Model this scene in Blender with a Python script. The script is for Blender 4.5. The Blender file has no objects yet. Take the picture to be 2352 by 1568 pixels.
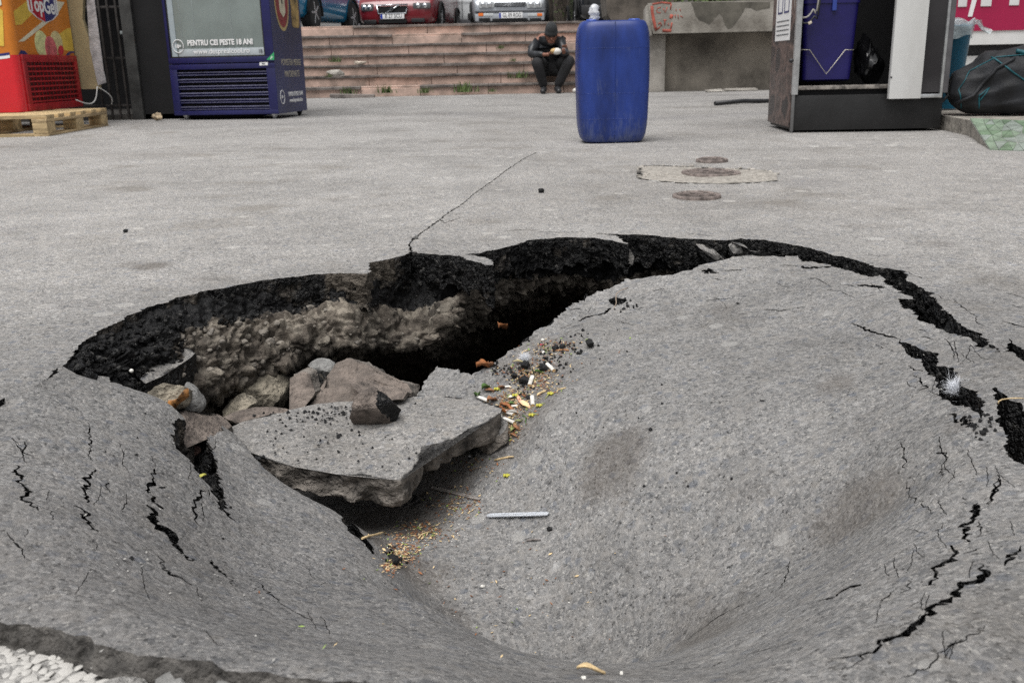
import bpy, bmesh, math, random
import numpy as np
from mathutils import Vector, Matrix, geometry

random.seed(7)
rng = np.random.default_rng(7)
scene = bpy.context.scene
col = scene.collection
R = math.radians
# ------------------------------------------------------------------ camera
cam_d = bpy.data.cameras.new('camera')
cam = bpy.data.objects.new('camera', cam_d); col.objects.link(cam); scene.camera = cam
CAM_H = 0.4
cam_d.sensor_width = 36.0
cam_d.lens = 36.0*2210/2352
cam_d.clip_start = 0.02; cam_d.clip_end = 500
cam_d.dof.use_dof = True; cam_d.dof.focus_distance = 1.65; cam_d.dof.aperture_fstop = 15.0
CM = Matrix.Rotation(R(74), 3, 'X') @ Matrix.Rotation(R(-1.2), 3, 'Z')
cam.matrix_world = Matrix.Translation((0, 0, CAM_H)) @ CM.to_4x4()
# ------------------------------------------------------------------ sky, sun, exposure
w = bpy.data.worlds.new('World'); scene.world = w; w.use_nodes = True
wn = w.node_tree; bg = wn.nodes['Background']
sky = wn.nodes.new('ShaderNodeTexSky'); sky.sky_type = 'NISHITA'; sky.sun_disc = False
SUN_EL, SUN_ROT = R(68), R(-150)
sky.sun_elevation = SUN_EL; sky.sun_rotation = SUN_ROT; sky.air_density = 1.0; sky.dust_density = 4.0; sky.ozone_density = 1.0
hs = wn.nodes.new('ShaderNodeHueSaturation'); hs.inputs['Saturation'].default_value = 0.12
wn.links.new(sky.outputs[0], hs.inputs['Color']); wn.links.new(hs.outputs[0], bg.inputs[0])
bg.inputs[1].default_value = 0.06
sd = bpy.data.lights.new('sun', 'SUN'); sd.energy = 1.5; sd.angle = R(50); sd.color = (1, .985, .96)
so = bpy.data.objects.new('sun', sd); col.objects.link(so)
sdir = Vector((math.sin(SUN_ROT)*math.cos(SUN_EL), math.cos(SUN_ROT)*math.cos(SUN_EL), math.sin(SUN_EL)))
so.rotation_euler = sdir.to_track_quat('Z', 'Y').to_euler()
scene.view_settings.view_transform = 'Standard'; scene.view_settings.look = 'None'
scene.view_settings.gamma = 1; scene.view_settings.use_curve_mapping = False
scene.view_settings.exposure = 1.12
scene.cycles.max_bounces = 6
scene.cycles.use_denoising = False
# ------------------------------------------------------------------ measuring from the photo (2352 px wide)
M3 = np.array(CM)
def rays(px, py):
    px = np.asarray(px, float); py = np.asarray(py, float)
    return np.stack([(px-1176)/2210, -(py-784)/2210, -np.ones_like(px)], -1) @ M3.T
def WZ(px, py, z=0.):
    d = rays(px, py); t = (np.asarray(z)-CAM_H)/d[..., 2]; return d*t[..., None]+np.array([0, 0, CAM_H])
def WY(px, py, Y):
    d = rays(px, py); t = np.asarray(Y)/d[..., 1]; return d*t[..., None]+np.array([0, 0, CAM_H])
# ------------------------------------------------------------------ vectorised noise
def _hash(ix, iy, iz, s):
    n = (ix*73856093) ^ (iy*19349663) ^ (iz*83492791) ^ (s*2654435761)
    n = (n ^ (n >> 13))*1274126177; n = n & 0xffffffff
    n = (n ^ (n >> 16))*2246822519 & 0xffffffff; n = n ^ (n >> 15)
    return (n & 0xffffff)/float(0xffffff)
def vnoise(p, s=0):
    p = np.asarray(p, float); i = np.floor(p).astype(np.int64); f = p-i; f = f*f*(3-2*f); r = 0
    for a in (0, 1):
        for b in (0, 1):
            for c in (0, 1):
                r = r+_hash(i[:, 0]+a, i[:, 1]+b, i[:, 2]+c, s)*(f[:, 0] if a else 1-f[:, 0])*(f[:, 1] if b else 1-f[:, 1])*(f[:, 2] if c else 1-f[:, 2])
    return r*2-1
def fbm(p, o=4, s=0, g=.5):
    p = np.asarray(p, float); r = 0; a = 1; t = 0
    for k in range(o):
        r = r+a*vnoise(p*2**k+k*17.3, s+k); t += a; a *= g
    return r/t
def worley(p, s=0):
    p = np.asarray(p, float); i = np.floor(p).astype(np.int64); d1 = np.full(len(p), 9.); d2 = np.full(len(p), 9.); idv = np.zeros(len(p))
    for a in (-1, 0, 1):
        for b in (-1, 0, 1):
            for c in (-1, 0, 1):
                q = i+np.array([a, b, c]); h = [_hash(q[:, 0], q[:, 1], q[:, 2], s+k*7) for k in range(3)]
                dd = np.sqrt(((q+np.stack(h, -1)-p)**2).sum(1)); nb = dd < d1
                d2 = np.where(nb, d1, np.minimum(d2, dd)); idv = np.where(nb, h[0], idv); d1 = np.where(nb, dd, d1)
    return d1, d2, idv
# ------------------------------------------------------------------ materials
def newmat(name):
    m = bpy.data.materials.new(name); m.use_nodes = True; nt = m.node_tree
    b = nt.nodes['Principled BSDF']; return m, nt, b
def c4(c): return (c[0], c[1], c[2], 1)
def mat(name, color, rough=.6, metal=0., vary=.18, scale=6., bump=0., bscale=60., color2=None, spec=.5, coat=0., trans=0., alpha=1., emis=None, stretch=(1, 1, 1)):
    m, nt, b = newmat(name); L = nt.links.new
    tc = nt.nodes.new('ShaderNodeTexCoord'); mp = nt.nodes.new('ShaderNodeMapping'); mp.inputs['Scale'].default_value = stretch
    L(tc.outputs['Object'], mp.inputs[0])
    n = nt.nodes.new('ShaderNodeTexNoise'); n.inputs['Scale'].default_value = scale; n.inputs['Detail'].default_value = 6; n.inputs['Roughness'].default_value = .65
    L(mp.outputs[0], n.inputs['Vector'])
    r = nt.nodes.new('ShaderNodeValToRGB'); e = r.color_ramp.elements
    c2 = color2 or tuple(max(0, x*(1-vary*1.6)) for x in color); c1 = tuple(min(1, x*(1+vary*.6)) for x in color)
    e[0].position = .32; e[0].color = c4(c2); e[1].position = .62; e[1].color = c4(c1)
    L(n.outputs[0], r.inputs[0]); L(r.outputs[0], b.inputs['Base Color'])
    b.inputs['Roughness'].default_value = rough; b.inputs['Metallic'].default_value = metal
    b.inputs['Specular IOR Level'].default_value = spec; b.inputs['Coat Weight'].default_value = coat; b.inputs['Coat Roughness'].default_value = .08
    b.inputs['Transmission Weight'].default_value = trans; b.inputs['Alpha'].default_value = alpha
    if bump:
        nb = nt.nodes.new('ShaderNodeTexNoise'); nb.inputs['Scale'].default_value = bscale; nb.inputs['Detail'].default_value = 5
        L(tc.outputs['Object'], nb.inputs['Vector']); bu = nt.nodes.new('ShaderNodeBump'); bu.inputs['Strength'].default_value = bump; bu.inputs['Distance'].default_value = .01
        L(nb.outputs[0], bu.inputs['Height']); L(bu.outputs[0], b.inputs['Normal'])
    return m
def N(nt, t, **kw):
    n = nt.nodes.new(t)
    for k, v in kw.items(): setattr(n, k, v)
    return n
def mixc(nt, f, a, b, bt='MIX'):
    m = nt.nodes.new('ShaderNodeMix'); m.data_type = 'RGBA'; m.blend_type = bt
    for s, v in ((m.inputs[0], f), (m.inputs[6], a), (m.inputs[7], b)):
        if isinstance(v, (int, float)): s.default_value = v
        elif isinstance(v, tuple): s.default_value = c4(v)
        else: nt.links.new(v, s)
    return m.outputs[2]
def mathn(nt, op, a, b=0., c=0.):
    m = nt.nodes.new('ShaderNodeMath'); m.operation = op
    for s, v in zip(m.inputs, (a, b, c)):
        if isinstance(v, (int, float)): s.default_value = v
        else: nt.links.new(v, s)
    return m.outputs[0]
def ramp(nt, f, stops):
    r = nt.nodes.new('ShaderNodeValToRGB'); e = r.color_ramp.elements
    while len(e) < len(stops): e.new(.5)
    for q, (p, c) in zip(e, stops): q.position = p; q.color = c4(c) if isinstance(c, tuple) else (c, c, c, 1)
    nt.links.new(f, r.inputs[0]); return r.outputs[0]

def asphalt(name, base=(.184, .182, .181), seed=0., far=False):
    """worn asphalt: bluish stones bedded in paler mortar, dust, brown stains, chewing-gum spots"""
    m, nt, b = newmat(name); L = nt.links.new
    geo = N(nt, 'ShaderNodeNewGeometry'); pos = geo.outputs['Position']
    def noise(sc, det=3, ro=.6, off=0.):
        mp = N(nt, 'ShaderNodeMapping'); mp.inputs['Location'].default_value = (off+seed, off*.7, off*1.3); L(pos, mp.inputs[0])
        n = N(nt, 'ShaderNodeTexNoise'); n.inputs['Scale'].default_value = sc; n.inputs['Detail'].default_value = det; n.inputs['Roughness'].default_value = ro; L(mp.outputs[0], n.inputs['Vector']); return n.outputs[0]
    def vor(sc, feat='F1', warp=None):
        v = N(nt, 'ShaderNodeTexVoronoi', feature=feat); v.inputs['Scale'].default_value = sc; L(warp if warp else pos, v.inputs['Vector']); return v
    # warped coordinates so stones are irregular
    wn_ = N(nt, 'ShaderNodeTexNoise'); wn_.inputs['Scale'].default_value = 90; wn_.inputs['Detail'].default_value = 2; L(pos, wn_.inputs['Vector'])
    wp = N(nt, 'ShaderNodeVectorMath', operation='MULTIPLY_ADD'); L(wn_.outputs['Color'], wp.inputs[0]); wp.inputs[1].default_value = (.010,)*3; L(pos, wp.inputs[2])
    v1 = vor(68, 'F1', wp.outputs[0]); v2 = vor(165, 'F1', wp.outputs[0])
    sep = N(nt, 'ShaderNodeSeparateColor'); L(v1.outputs['Color'], sep.inputs[0])
    sep2 = N(nt, 'ShaderNodeSeparateColor'); L(v2.outputs['Color'], sep2.inputs[0])
    k = 1.
    s1 = ramp(nt, sep.outputs[0], [(0, tuple(x*.62 for x in base)), (.3, (base[0]*.74, base[1]*.8, base[2]*.92)), (.55, base), (.8, tuple(x*1.12 for x in base)), (.96, (base[0]*1.2, base[1]*1.14, base[2]*1.06)), (1., tuple(x*1.9 for x in base))])
    s2 = ramp(nt, sep2.outputs[0], [(0, tuple(x*.55 for x in base)), (.25, tuple(x*.8 for x in base)), (.6, base), (.9, tuple(x*1.3 for x in base)), (1, tuple(x*2.2 for x in base))])
    stone = mathn(nt, 'GREATER_THAN', sep.outputs[1], .62)      # some cells are big stones, the rest fine mix
    edge = ramp(nt, v1.outputs['Distance'], [(.35, 0.), (.6, 1.)])
    fine = noise(85, 6, .93)
    fc = ramp(nt, fine, [(.37, tuple(x*.12 for x in base)), (.445, tuple(x*.72 for x in base)), (.52, tuple(x*1.04 for x in base)), (.62, (base[0]*1.8, base[1]*1.77, base[2]*1.72))])
    ve = vor(68, 'DISTANCE_TO_EDGE', wp.outputs[0]); mortar = mixc(nt, .6, s2, fc)
    mortar = mixc(nt, ramp(nt, ve.outputs['Distance'], [(.0, .45), (.10, 0.)]), mortar, tuple(x*k_ for x, k_ in zip(base, (1.68, 1.61, 1.54))))
    c = mixc(nt, mathn(nt, 'MULTIPLY', stone, mathn(nt, 'SUBTRACT', 1., edge)), mortar, mixc(nt, .22, s1, fc))
    pit = noise(170, 3, .7, 5.); c = mixc(nt, ramp(nt, pit, [(.33, .88), (.43, 0.)]), c, tuple(x*.10 for x in base))
    spk = noise(210, 2, .7, 15.); c = mixc(nt, ramp(nt, spk, [(.58, 0.), (.67, .85)]), c, (base[0]*2.1, base[1]*2.05, base[2]*1.95))
    # large scale tone, dust and stains
    big = noise(1.3, 5, .6); c = mixc(nt, 1., c, ramp(nt, big, [(.3, .76), (.5, 1.), (.7, 1.16)]), 'MULTIPLY')
    mid = noise(9, 4, .65, 3.); c = mixc(nt, 1., c, ramp(nt, mid, [(.33, .87), (.5, 1.), (.68, 1.1)]), 'MULTIPLY')
    sandy = noise(34, 4, .7, 9.); c = mixc(nt, ramp(nt, sandy, [(.50, 0.), (.68, .5)]), c, (base[0]*1.42, base[1]*1.36, base[2]*1.28))
    st = noise(3.1, 4, .6, 21.); c = mixc(nt, ramp(nt, st, [(.57, 0.), (.72, .42)]), c, (base[0]*.52, base[1]*.46, base[2]*.38))
    gum = vor(3.6); gs = N(nt, 'ShaderNodeSeparateColor'); L(gum.outputs['Color'], gs.inputs[0])
    gd = mathn(nt, 'ADD', gum.outputs['Distance'], mathn(nt, 'MULTIPLY', mathn(nt, 'SUBTRACT', sandy, .5), .09))
    gm = mathn(nt, 'MULTIPLY', mathn(nt, 'LESS_THAN', gd, mathn(nt, 'MULTIPLY_ADD', gs.outputs[2], .05, .05)), mathn(nt, 'GREATER_THAN', gs.outputs[1], .62))
    fl = vor(16); fs = N(nt, 'ShaderNodeSeparateColor'); L(fl.outputs['Color'], fs.inputs[0])
    fm = mathn(nt, 'MULTIPLY', mathn(nt, 'LESS_THAN', fl.outputs['Distance'], mathn(nt, 'MULTIPLY_ADD', fs.outputs[2], .22, .08)), mathn(nt, 'GREATER_THAN', fs.outputs[1], .80))
    c = mixc(nt, mathn(nt, 'MULTIPLY', fm, .55), c, (base[0]*1.8, base[1]*1.78, base[2]*1.72))
    dk = noise(.8, 6, .7, 33.); c = mixc(nt, ramp(nt, dk, [(.54, 0.), (.66, .30)]), c, (base[0]*.6, base[1]*.56, base[2]*.52))
    c = mixc(nt, mathn(nt, 'MULTIPLY', gm, .6), c, (base[0]*1.85, base[1]*1.85, base[2]*1.8))
    att = N(nt, 'ShaderNodeAttribute', attribute_name='zone')       # older / newer paving, dirt patches, one painted shadow
    sp = N(nt, 'ShaderNodeSeparateColor'); L(att.outputs['Color'], sp.inputs[0])
    c = mixc(nt, mathn(nt, 'MULTIPLY', sp.outputs[0], 1.), c, mixc(nt, 1., c, (1.58, 1.555, 1.52), 'MULTIPLY'))
    c = mixc(nt, mathn(nt, 'MULTIPLY', sp.outputs[1], ramp(nt, fine, [(.3, 1.), (.7, .55)])), c, (.085, .070, .057))
    c = mixc(nt, sp.outputs[2], c, mixc(nt, 1., c, (.6, .6, .63), 'MULTIPLY'))
    L(c, b.inputs['Base Color'])
    b.inputs['Roughness'].default_value = .88; b.inputs['Specular IOR Level'].default_value = .35
    h = mathn(nt, 'ADD', mathn(nt, 'MULTIPLY', fine, .55), mathn(nt, 'MULTIPLY', mathn(nt, 'SUBTRACT', 1., v1.outputs['Distance']), .35))
    h = mathn(nt, 'ADD', h, mathn(nt, 'MULTIPLY', mathn(nt, 'SUBTRACT', 1., v2.outputs['Distance']), .45))
    bu = N(nt, 'ShaderNodeBump'); bu.inputs['Strength'].default_value = 1.; bu.inputs['Distance'].default_value = .005; L(h, bu.inputs['Height'])
    L(bu.outputs[0], b.inputs['Normal'])
    return m
# ------------------------------------------------------------------ object helpers
def link(o, parent=None):
    col.objects.link(o)
    if parent is not None: o.parent = parent
    return o
def tag(o, label=None, cat=None, group=None, kind=None):
    if label: o['label'] = label
    if cat: o['category'] = cat
    if group: o['group'] = group
    if kind: o['kind'] = kind
    return o
def empty(name, loc=(0, 0, 0), rz=0., label=None, cat=None, group=None):
    o = bpy.data.objects.new(name, None); o.location = loc; o.rotation_euler = (0, 0, rz); o.empty_display_size = .1
    link(o); return tag(o, label, cat, group)
def mesh_np(name, V, F, mats, parent=None, smooth=True, midx=None):
    me = bpy.data.meshes.new(name); V = np.asarray(V, float)
    me.from_pydata(V.tolist(), [], F.tolist() if isinstance(F, np.ndarray) else F)
    for m in (mats if isinstance(mats, (list, tuple)) else [mats]): me.materials.append(m)
    if smooth: me.polygons.foreach_set('use_smooth', [True]*len(me.polygons))
    if midx is not None: me.polygons.foreach_set('material_index', list(midx))
    me.update(); o = bpy.data.objects.new(name, me); return link(o, parent)
class MB:
    """collects shapes and links them as one mesh object"""
    def __init__(s): s.bm = bmesh.new(); s.mi = 0
    def _x(s, vs, M):
        if M is not None: bmesh.ops.transform(s.bm, matrix=M, verts=vs)
    def _m(s, vs):
        for f in {f for v in vs for f in v.link_faces}: f.material_index = s.mi
    def box(s, c, d, rz=0., rx=0., ry=0., bevel=0., seg=2):
        r = bmesh.ops.create_cube(s.bm, size=1)['verts']
        bmesh.ops.scale(s.bm, vec=d, verts=r)
        if bevel > 0:
            es = list({e for v in r for e in v.link_edges}); rr = bmesh.ops.bevel(s.bm, geom=es, offset=min(bevel, min(d)*.49), segments=seg, profile=.6, affect='EDGES')
            r = list({v for f in rr['faces'] for v in f.verts} | set(v for v in r if v.is_valid))
            vs = set(r)
            for f in rr['faces']:
                for v in f.verts:
                    for g in v.link_faces: vs.update(g.verts)
            r = list(vs)
        M = Matrix.Translation(c) @ Matrix.Rotation(rz, 4, 'Z') @ Matrix.Rotation(ry, 4, 'Y') @ Matrix.Rotation(rx, 4, 'X')
        bmesh.ops.transform(s.bm, matrix=M, verts=r); s._m(r); return s
    def cyl(s, a, b, r1, r2=None, n=16, cap=True):
        a = Vector(a); b = Vector(b); d = b-a; r2 = r1 if r2 is None else r2
        v = bmesh.ops.create_cone(s.bm, cap_ends=cap, segments=n, radius1=r1, radius2=r2, depth=d.length)['verts']
        M = Matrix.Translation((a+b)/2) @ d.to_track_quat('Z', 'Y').to_matrix().to_4x4()
        bmesh.ops.transform(s.bm, matrix=M, verts=v); s._m(v); return s
    def sph(s, c, r, u=16, v=10, rz=0.):
        vs = bmesh.ops.create_uvsphere(s.bm, u_segments=u, v_segments=v, radius=1)['verts']
        r = (r, r, r) if isinstance(r, (int, float)) else r
        M = Matrix.Translation(c) @ Matrix.Rotation(rz, 4, 'Z') @ Matrix.Diagonal((*r, 1)); bmesh.ops.transform(s.bm, matrix=M, verts=vs); s._m(vs); return s
    def poly(s, pts, M=None):
        vs = [s.bm.verts.new(p) for p in pts]; f = s.bm.faces.new(vs); f.material_index = s.mi; s._x(vs, M); return s
    def prism(s, pts, h, M=None):
        """pts: 2-D outline in x,y extruded along z from 0 to h (then transformed by M)"""
        lo = [s.bm.verts.new((p[0], p[1], 0)) for p in pts]; hi = [s.bm.verts.new((p[0], p[1], h)) for p in pts]; n = len(pts)
        fs = [s.bm.faces.new(lo[::-1]), s.bm.faces.new(hi)]+[s.bm.faces.new((lo[i], lo[(i+1) % n], hi[(i+1) % n], hi[i])) for i in range(n)]
        for f in fs: f.material_index = s.mi
        s._x(lo+hi, M); return s
    def tube(s, pts, r, n=8, cap=True):
        pts = [Vector(p) for p in pts]; rings = []
        rr = r if isinstance(r, (list, tuple)) else [r]*len(pts)
        up = Vector((0, 0, 1))
        for i, p in enumerate(pts):
            t = (pts[min(i+1, len(pts)-1)]-pts[max(i-1, 0)]).normalized()
            a = t.cross(up) if abs(t.dot(up)) < .95 else t.cross(Vector((1, 0, 0))); a.normalize(); bb = t.cross(a)
            rings.append([s.bm.verts.new(p+(a*math.cos(q)+bb*math.sin(q))*rr[i]) for q in [2*math.pi*k/n for k in range(n)]])
        for A, B in zip(rings, rings[1:]):
            for k in range(n):
                f = s.bm.faces.new((A[k], A[(k+1) % n], B[(k+1) % n], B[k])); f.material_index = s.mi; f.smooth = True
        if cap:
            for q in (rings[0][::-1], rings[-1]): s.bm.faces.new(q).material_index = s.mi
        return s
    def lathe(s, prof, c=(0, 0, 0), n=24, axis='Z'):
        rings = []
        for (r, z) in prof:
            ring = []
            for k in range(n):
                a = 2*math.pi*k/n; x, y = r*math.cos(a), r*math.sin(a)
                q = (x, y, z) if axis == 'Z' else ((x, z, y) if axis == 'Y' else (z, x, y)); ring.append(s.bm.verts.new(Vector(q)+Vector(c)))
            rings.append(ring)
        for A, B in zip(rings, rings[1:]):
            for k in range(n): f = s.bm.faces.new((A[k], A[(k+1) % n], B[(k+1) % n], B[k])); f.material_index = s.mi; f.smooth = True
        for q in (rings[0][::-1], rings[-1]): s.bm.faces.new(q).material_index = s.mi
        return s
    def loft(s, rings, cap=True, closed=True):
        rs = [[s.bm.verts.new(p) for p in r] for r in rings]; n = len(rs[0])
        for A, B in zip(rs, rs[1:]):
            for k in range(n if closed else n-1): f = s.bm.faces.new((A[k], A[(k+1) % n], B[(k+1) % n], B[k])); f.material_index = s.mi; f.smooth = True
        if cap and closed:
            for q in (rs[0][::-1], rs[-1]): s.bm.faces.new(q).material_index = s.mi
        return s
    def build(s, name, mats, parent=None, smooth=None, sub=0, auto=None, jitter=0.):
        bmesh.ops.recalc_face_normals(s.bm, faces=s.bm.faces)
        if jitter:
            for v in s.bm.verts: v.co += Vector((random.uniform(-1, 1), random.uniform(-1, 1), random.uniform(-1, 1)))*jitter
        me = bpy.data.meshes.new(name); s.bm.to_mesh(me); s.bm.free()
        for m in (mats if isinstance(mats, (list, tuple)) else [mats]): me.materials.append(m)
        if smooth is not None: me.polygons.foreach_set('use_smooth', [smooth]*len(me.polygons))
        if auto: me.polygons.foreach_set('use_smooth', [True]*len(me.polygons)); me.set_sharp_from_angle(angle=R(auto))
        o = bpy.data.objects.new(name, me); link(o, parent)
        if sub: md = o.modifiers.new('sub', 'SUBSURF'); md.levels = md.render_levels = sub
        return o
def text_obj(name, body, size, mtl, parent, loc, rot=(math.pi/2, 0, 0), sx=1., bold=0., shear=0., ext=.0006, align='CENTER'):
    cu = bpy.data.curves.new(name, 'FONT'); cu.body = body; cu.size = size; cu.align_x = align; cu.align_y = 'CENTER'; cu.offset = bold; cu.extrude = ext; cu.shear = shear; cu.resolution_u = 3
    t = bpy.data.objects.new('tmp', cu); col.objects.link(t); dg = bpy.context.evaluated_depsgraph_get(); dg.update()
    me = bpy.data.meshes.new_from_object(t.evaluated_get(dg)); bpy.data.objects.remove(t); me.name = name; me.materials.clear(); me.materials.append(mtl)
    o = bpy.data.objects.new(name, me); o.location = loc; o.rotation_euler = rot; o.scale = (sx, 1, 1); link(o, parent); return o
def copy_tree(o, parent=None):
    c = o.copy(); link(c)
    if parent is not None: c.parent = parent
    for ch in list(o.children): copy_tree(ch, c)
    return c
# ================================================================== the sunken road surface
# read-offs: (px, py, z): where a feature lies in the photo and how deep it has sunk (m)
FAR_RIM = [(-80,960,0),(0,922,0),(60,898,0),(118,866,0),(135,850,0),(160,822,0),(180,790,0),(230,760,0),(300,722,0),(360,700,0),(430,678,0),(520,660,0),(600,645,0),(680,636,0),(760,629,0),(845,630,0),(850,606,0),(890,597,0),(930,586,0),(948,578,0),(962,583,0),(1010,586,0),(1048,589,0),(1083,600,0),(1122,610,0),(1138,612,0),(1132,601,0),(1110,592,0),(1056,586,0),(1099,583,0),(1140,575,0),(1172,568,0),(1207,556,0),(1239,551,0),(1301,547,0),(1368,548,0),(1403,553,0),(1441,561,0),(1412,543,0),(1368,537,0),(1430,540,0),(1484,540,0),(1527,545,0),(1605,549,0),(1664,552,0),(1696,547,0),(1750,550,0),(1800,558,0),(1858,567,0),(1908,584,0),(1946,589,0),(2011,611,0),(2077,621,0),(2081,642,0),(2142,673,0),(2169,711,0),(2192,730,0),(2219,755,0),(2254,765,0),(2269,788,0),(2296,809,0)]
NEAR_R = [(2277,806,-0.007),(2227,781,-0.007),(2165,758,-0.007),(2119,735,-0.007),(2092,716,-0.007),(2061,697,-0.007),(2059,688,-0.007),(2104,690,-0.007),(2065,669,-0.007),(2038,651,-0.007),(2027,631,-0.007),(2004,634,-0.007),(1969,627,-0.007),(1911,608,-0.013),(1869,602,-0.013),(1842,601,-0.013),(1831,590,-0.018),(1785,588,-0.018),(1723,585,-0.018),(1654,600,-0.024),(1608,612,-0.032),(1550,632,-0.042),(1490,637,-0.052),(1441,640,-0.065),(1410,660,-0.072),(1371,673,-0.078),(1332,692,-0.086),(1285,723,-0.095),(1262,748,-0.1),(1228,764,-0.105),(1207,786,-0.115),(1180,806,-0.12),(1150,822,-0.128),(1120,845,-0.14),(1078,858,-0.15),(1012,843,-0.155),(985,862,-0.165),(968,895,-0.175)]
HIDDEN = [(930,930,-.20),(840,950,-.225),(700,975,-.25),(600,1010,-.26),(590,1080,-.275),(650,1135,-.285),(705,1185,-.295),(760,1232,-.30),(805,1262,-.29),(838,1283,-.265),(856,1287,-.245)]
TEAR = [(858,1278,-.215),(846,1262,-.212),(834,1243,-.207),(806,1228,-.203),(792,1212,-.2),(782,1188,-.195),(740,1160,-.187),(690,1133,-.18),(640,1102,-.172),(602,1070,-.165),(570,1035,-.158),(538,995,-.15),(520,986,-.146),(484,1004,-.13)]
FRACT = [(480,1022,-.128),(500,1060,-.128),(505,1095,-.128),(512,1132,-.127),(524,1165,-.126),(540,1198,-.124),(520,1182,-.118),(500,1142,-.112),(464,1101,-.1),(446,1074,-.095),(415,1042,-.085),(394,1012,-.078),(396,997,-.076),(392,970,-.073),(418,951,-.075),(390,930,-.068),(363,914,-.062),(311,896,-.055),(256,877,-.047),(249,867,-.045),(212,862,-.038),(176,868,-.03),(128,885,-.02),(80,902,-.014),(37,918,-.009),(0,934,-.006),(-80,972,-.002)]
MAIN = FAR_RIM+NEAR_R+HIDDEN+TEAR+FRACT
LIP = [(-200,1390,0),(0,1428,0),(60,1436,0),(110,1444,0),(160,1456,0),(205,1468,0),(240,1490,-.002),(290,1497,0),(330,1508,0),(400,1515,0),(440,1524,0),(480,1525,0),(520,1548,0),(560,1556,0),(600,1552,0),(650,1562,0),(760,1572,0),(900,1584,0),(1100,1600,0),(1300,1625,0),(1600,1650,0),(2000,1700,0)]
CTRL = [(100,1000,-.008),(0,1100,0),(-150,1100,0),(200,950,-.028),(200,1050,-.03),(300,1000,-.048),(300,1100,-.052),(400,1200,-.082),(150,1200,-.012),(230,1280,-.022),(0,1300,0),(-150,1300,0),(500,1300,-.105),(600,1250,-.14),(700,1300,-.155),(320,1350,-.03),(420,1400,-.035),(600,1400,-.085),(800,1350,-.165),(880,1400,-.14),(850,1490,-.06),(720,1490,-.045),(560,1480,-.018),(250,1420,0),(100,1380,0),(1000,1545,-.02),(900,1550,-.01),(700,1540,-.004),
 (885,1300,-.2),(960,1382,-.158),(1040,1472,-.115),(1108,1545,-.06),
 (965,1350,-.305),(1045,1440,-.315),(1130,1525,-.33),
 (900,1215,-.305),(1000,1200,-.295),(1190,1186,-.27),(1100,1300,-.30),(1000,1330,-.305),(1250,1350,-.305),(1150,1440,-.32),(1300,1520,-.335),(1450,1530,-.31),(1300,1420,-.32),(1300,1200,-.255),(1100,1100,-.255),(1000,1080,-.27),(1200,1050,-.215),(1180,960,-.18),(1240,860,-.14),(1300,950,-.15),(1400,1100,-.19),(1400,1300,-.255),(1530,1400,-.255),(1600,1250,-.21),(1500,1000,-.14),(1400,850,-.115),(1330,770,-.1),
 (1700,700,-.062),(1600,850,-.092),(1750,900,-.082),(1900,750,-.05),(2000,850,-.05),(1900,1000,-.09),(1750,1100,-.13),(2050,1000,-.055),(2000,1150,-.085),(2150,1100,-.03),(2200,1000,-.015),
 (1560,1490,-.245),(1640,1405,-.215),(1730,1335,-.185),(1800,1290,-.165),(1950,1200,-.115),(2060,1160,-.08),
 (1800,1400,-.105),(1700,1490,-.10),(1620,1545,-.085),(1950,1340,-.055),(2100,1280,-.02),(2200,1350,0),(2000,1450,-.003),(1850,1540,-.012),(1700,1562,-.03),(1560,1575,-.05),(1300,1580,-.06),(1450,1580,-.058),(1200,1578,-.055),(1300,1556,-.085),(1450,1554,-.085),(1200,1557,-.08),(1300,1620,-.02),(1450,1620,-.02),(1150,1610,-.02),(2300,1200,0),(2352,1100,0),(2450,1000,0),(2352,1000,-.002)]
SIDE0 = [(2320,870,0),(2290,840,0),(2250,900,-.004),(2400,700,0),(2250,700,0),(2100,600,0),(1900,560,0),(1700,530,0),(1400,520,0),(1100,560,0),(900,570,0),(600,620,0),(400,660,0),(200,740,0),(100,820,0),(0,880,0),(-150,930,0)]
def stackpts(L): return WZ(np.array([a[0] for a in L]), np.array([a[1] for a in L]), np.array([a[2] for a in L]))
_c = np.concatenate([stackpts(L) for L in (FAR_RIM[::2], NEAR_R, HIDDEN[:-3], TEAR, FRACT, LIP, CTRL, SIDE0)])
ring = [(x, y, 0) for x in np.linspace(-2.2, 2.2, 9) for y in (.2, 3.2)]+[(x, y, 0) for y in np.linspace(.5, 3, 7) for x in (-2.2, 2.2)]
_c = np.concatenate([_c, np.array(ring)])
keep = []
for i, p in enumerate(_c):
    if all(np.hypot(*(p[:2]-_c[j][:2])) > .012 for j in keep): keep.append(i)
_c = _c[keep]; CX_, CZ_ = _c[:, :2], _c[:, 2]
EPS = .035
def _phi(d2): return np.sqrt(d2+EPS*EPS)
_A = _phi(((CX_[:, None]-CX_[None])**2).sum(-1))+np.diag(np.full(len(CX_), -.0015))
_P = np.c_[np.ones(len(CX_)), CX_]; _n = len(CX_)
_S = np.block([[_A, _P], [_P.T, np.zeros((3, 3))]]); _w = np.linalg.solve(_S, np.r_[CZ_, 0, 0, 0])
def in_poly(P, poly):
    x, y = P[:, 0], P[:, 1]; ins = np.zeros(len(P), bool)
    bx = (x > poly[:, 0].min()) & (x < poly[:, 0].max()) & (y > poly[:, 1].min()) & (y < poly[:, 1].max()); idx = np.where(bx)[0]
    if not len(idx): return ins
    xx, yy = x[idx], y[idx]; r = np.zeros(len(idx), bool); Q = np.r_[poly[1:], poly[:1]]
    for (ax, ay), (bx_, by) in zip(poly, Q):
        if ay == by: continue
        c = ((ay > yy) != (by > yy)) & (xx < (bx_-ax)*(yy-ay)/(by-ay)+ax); r ^= c
    ins[idx] = r; return ins
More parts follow.
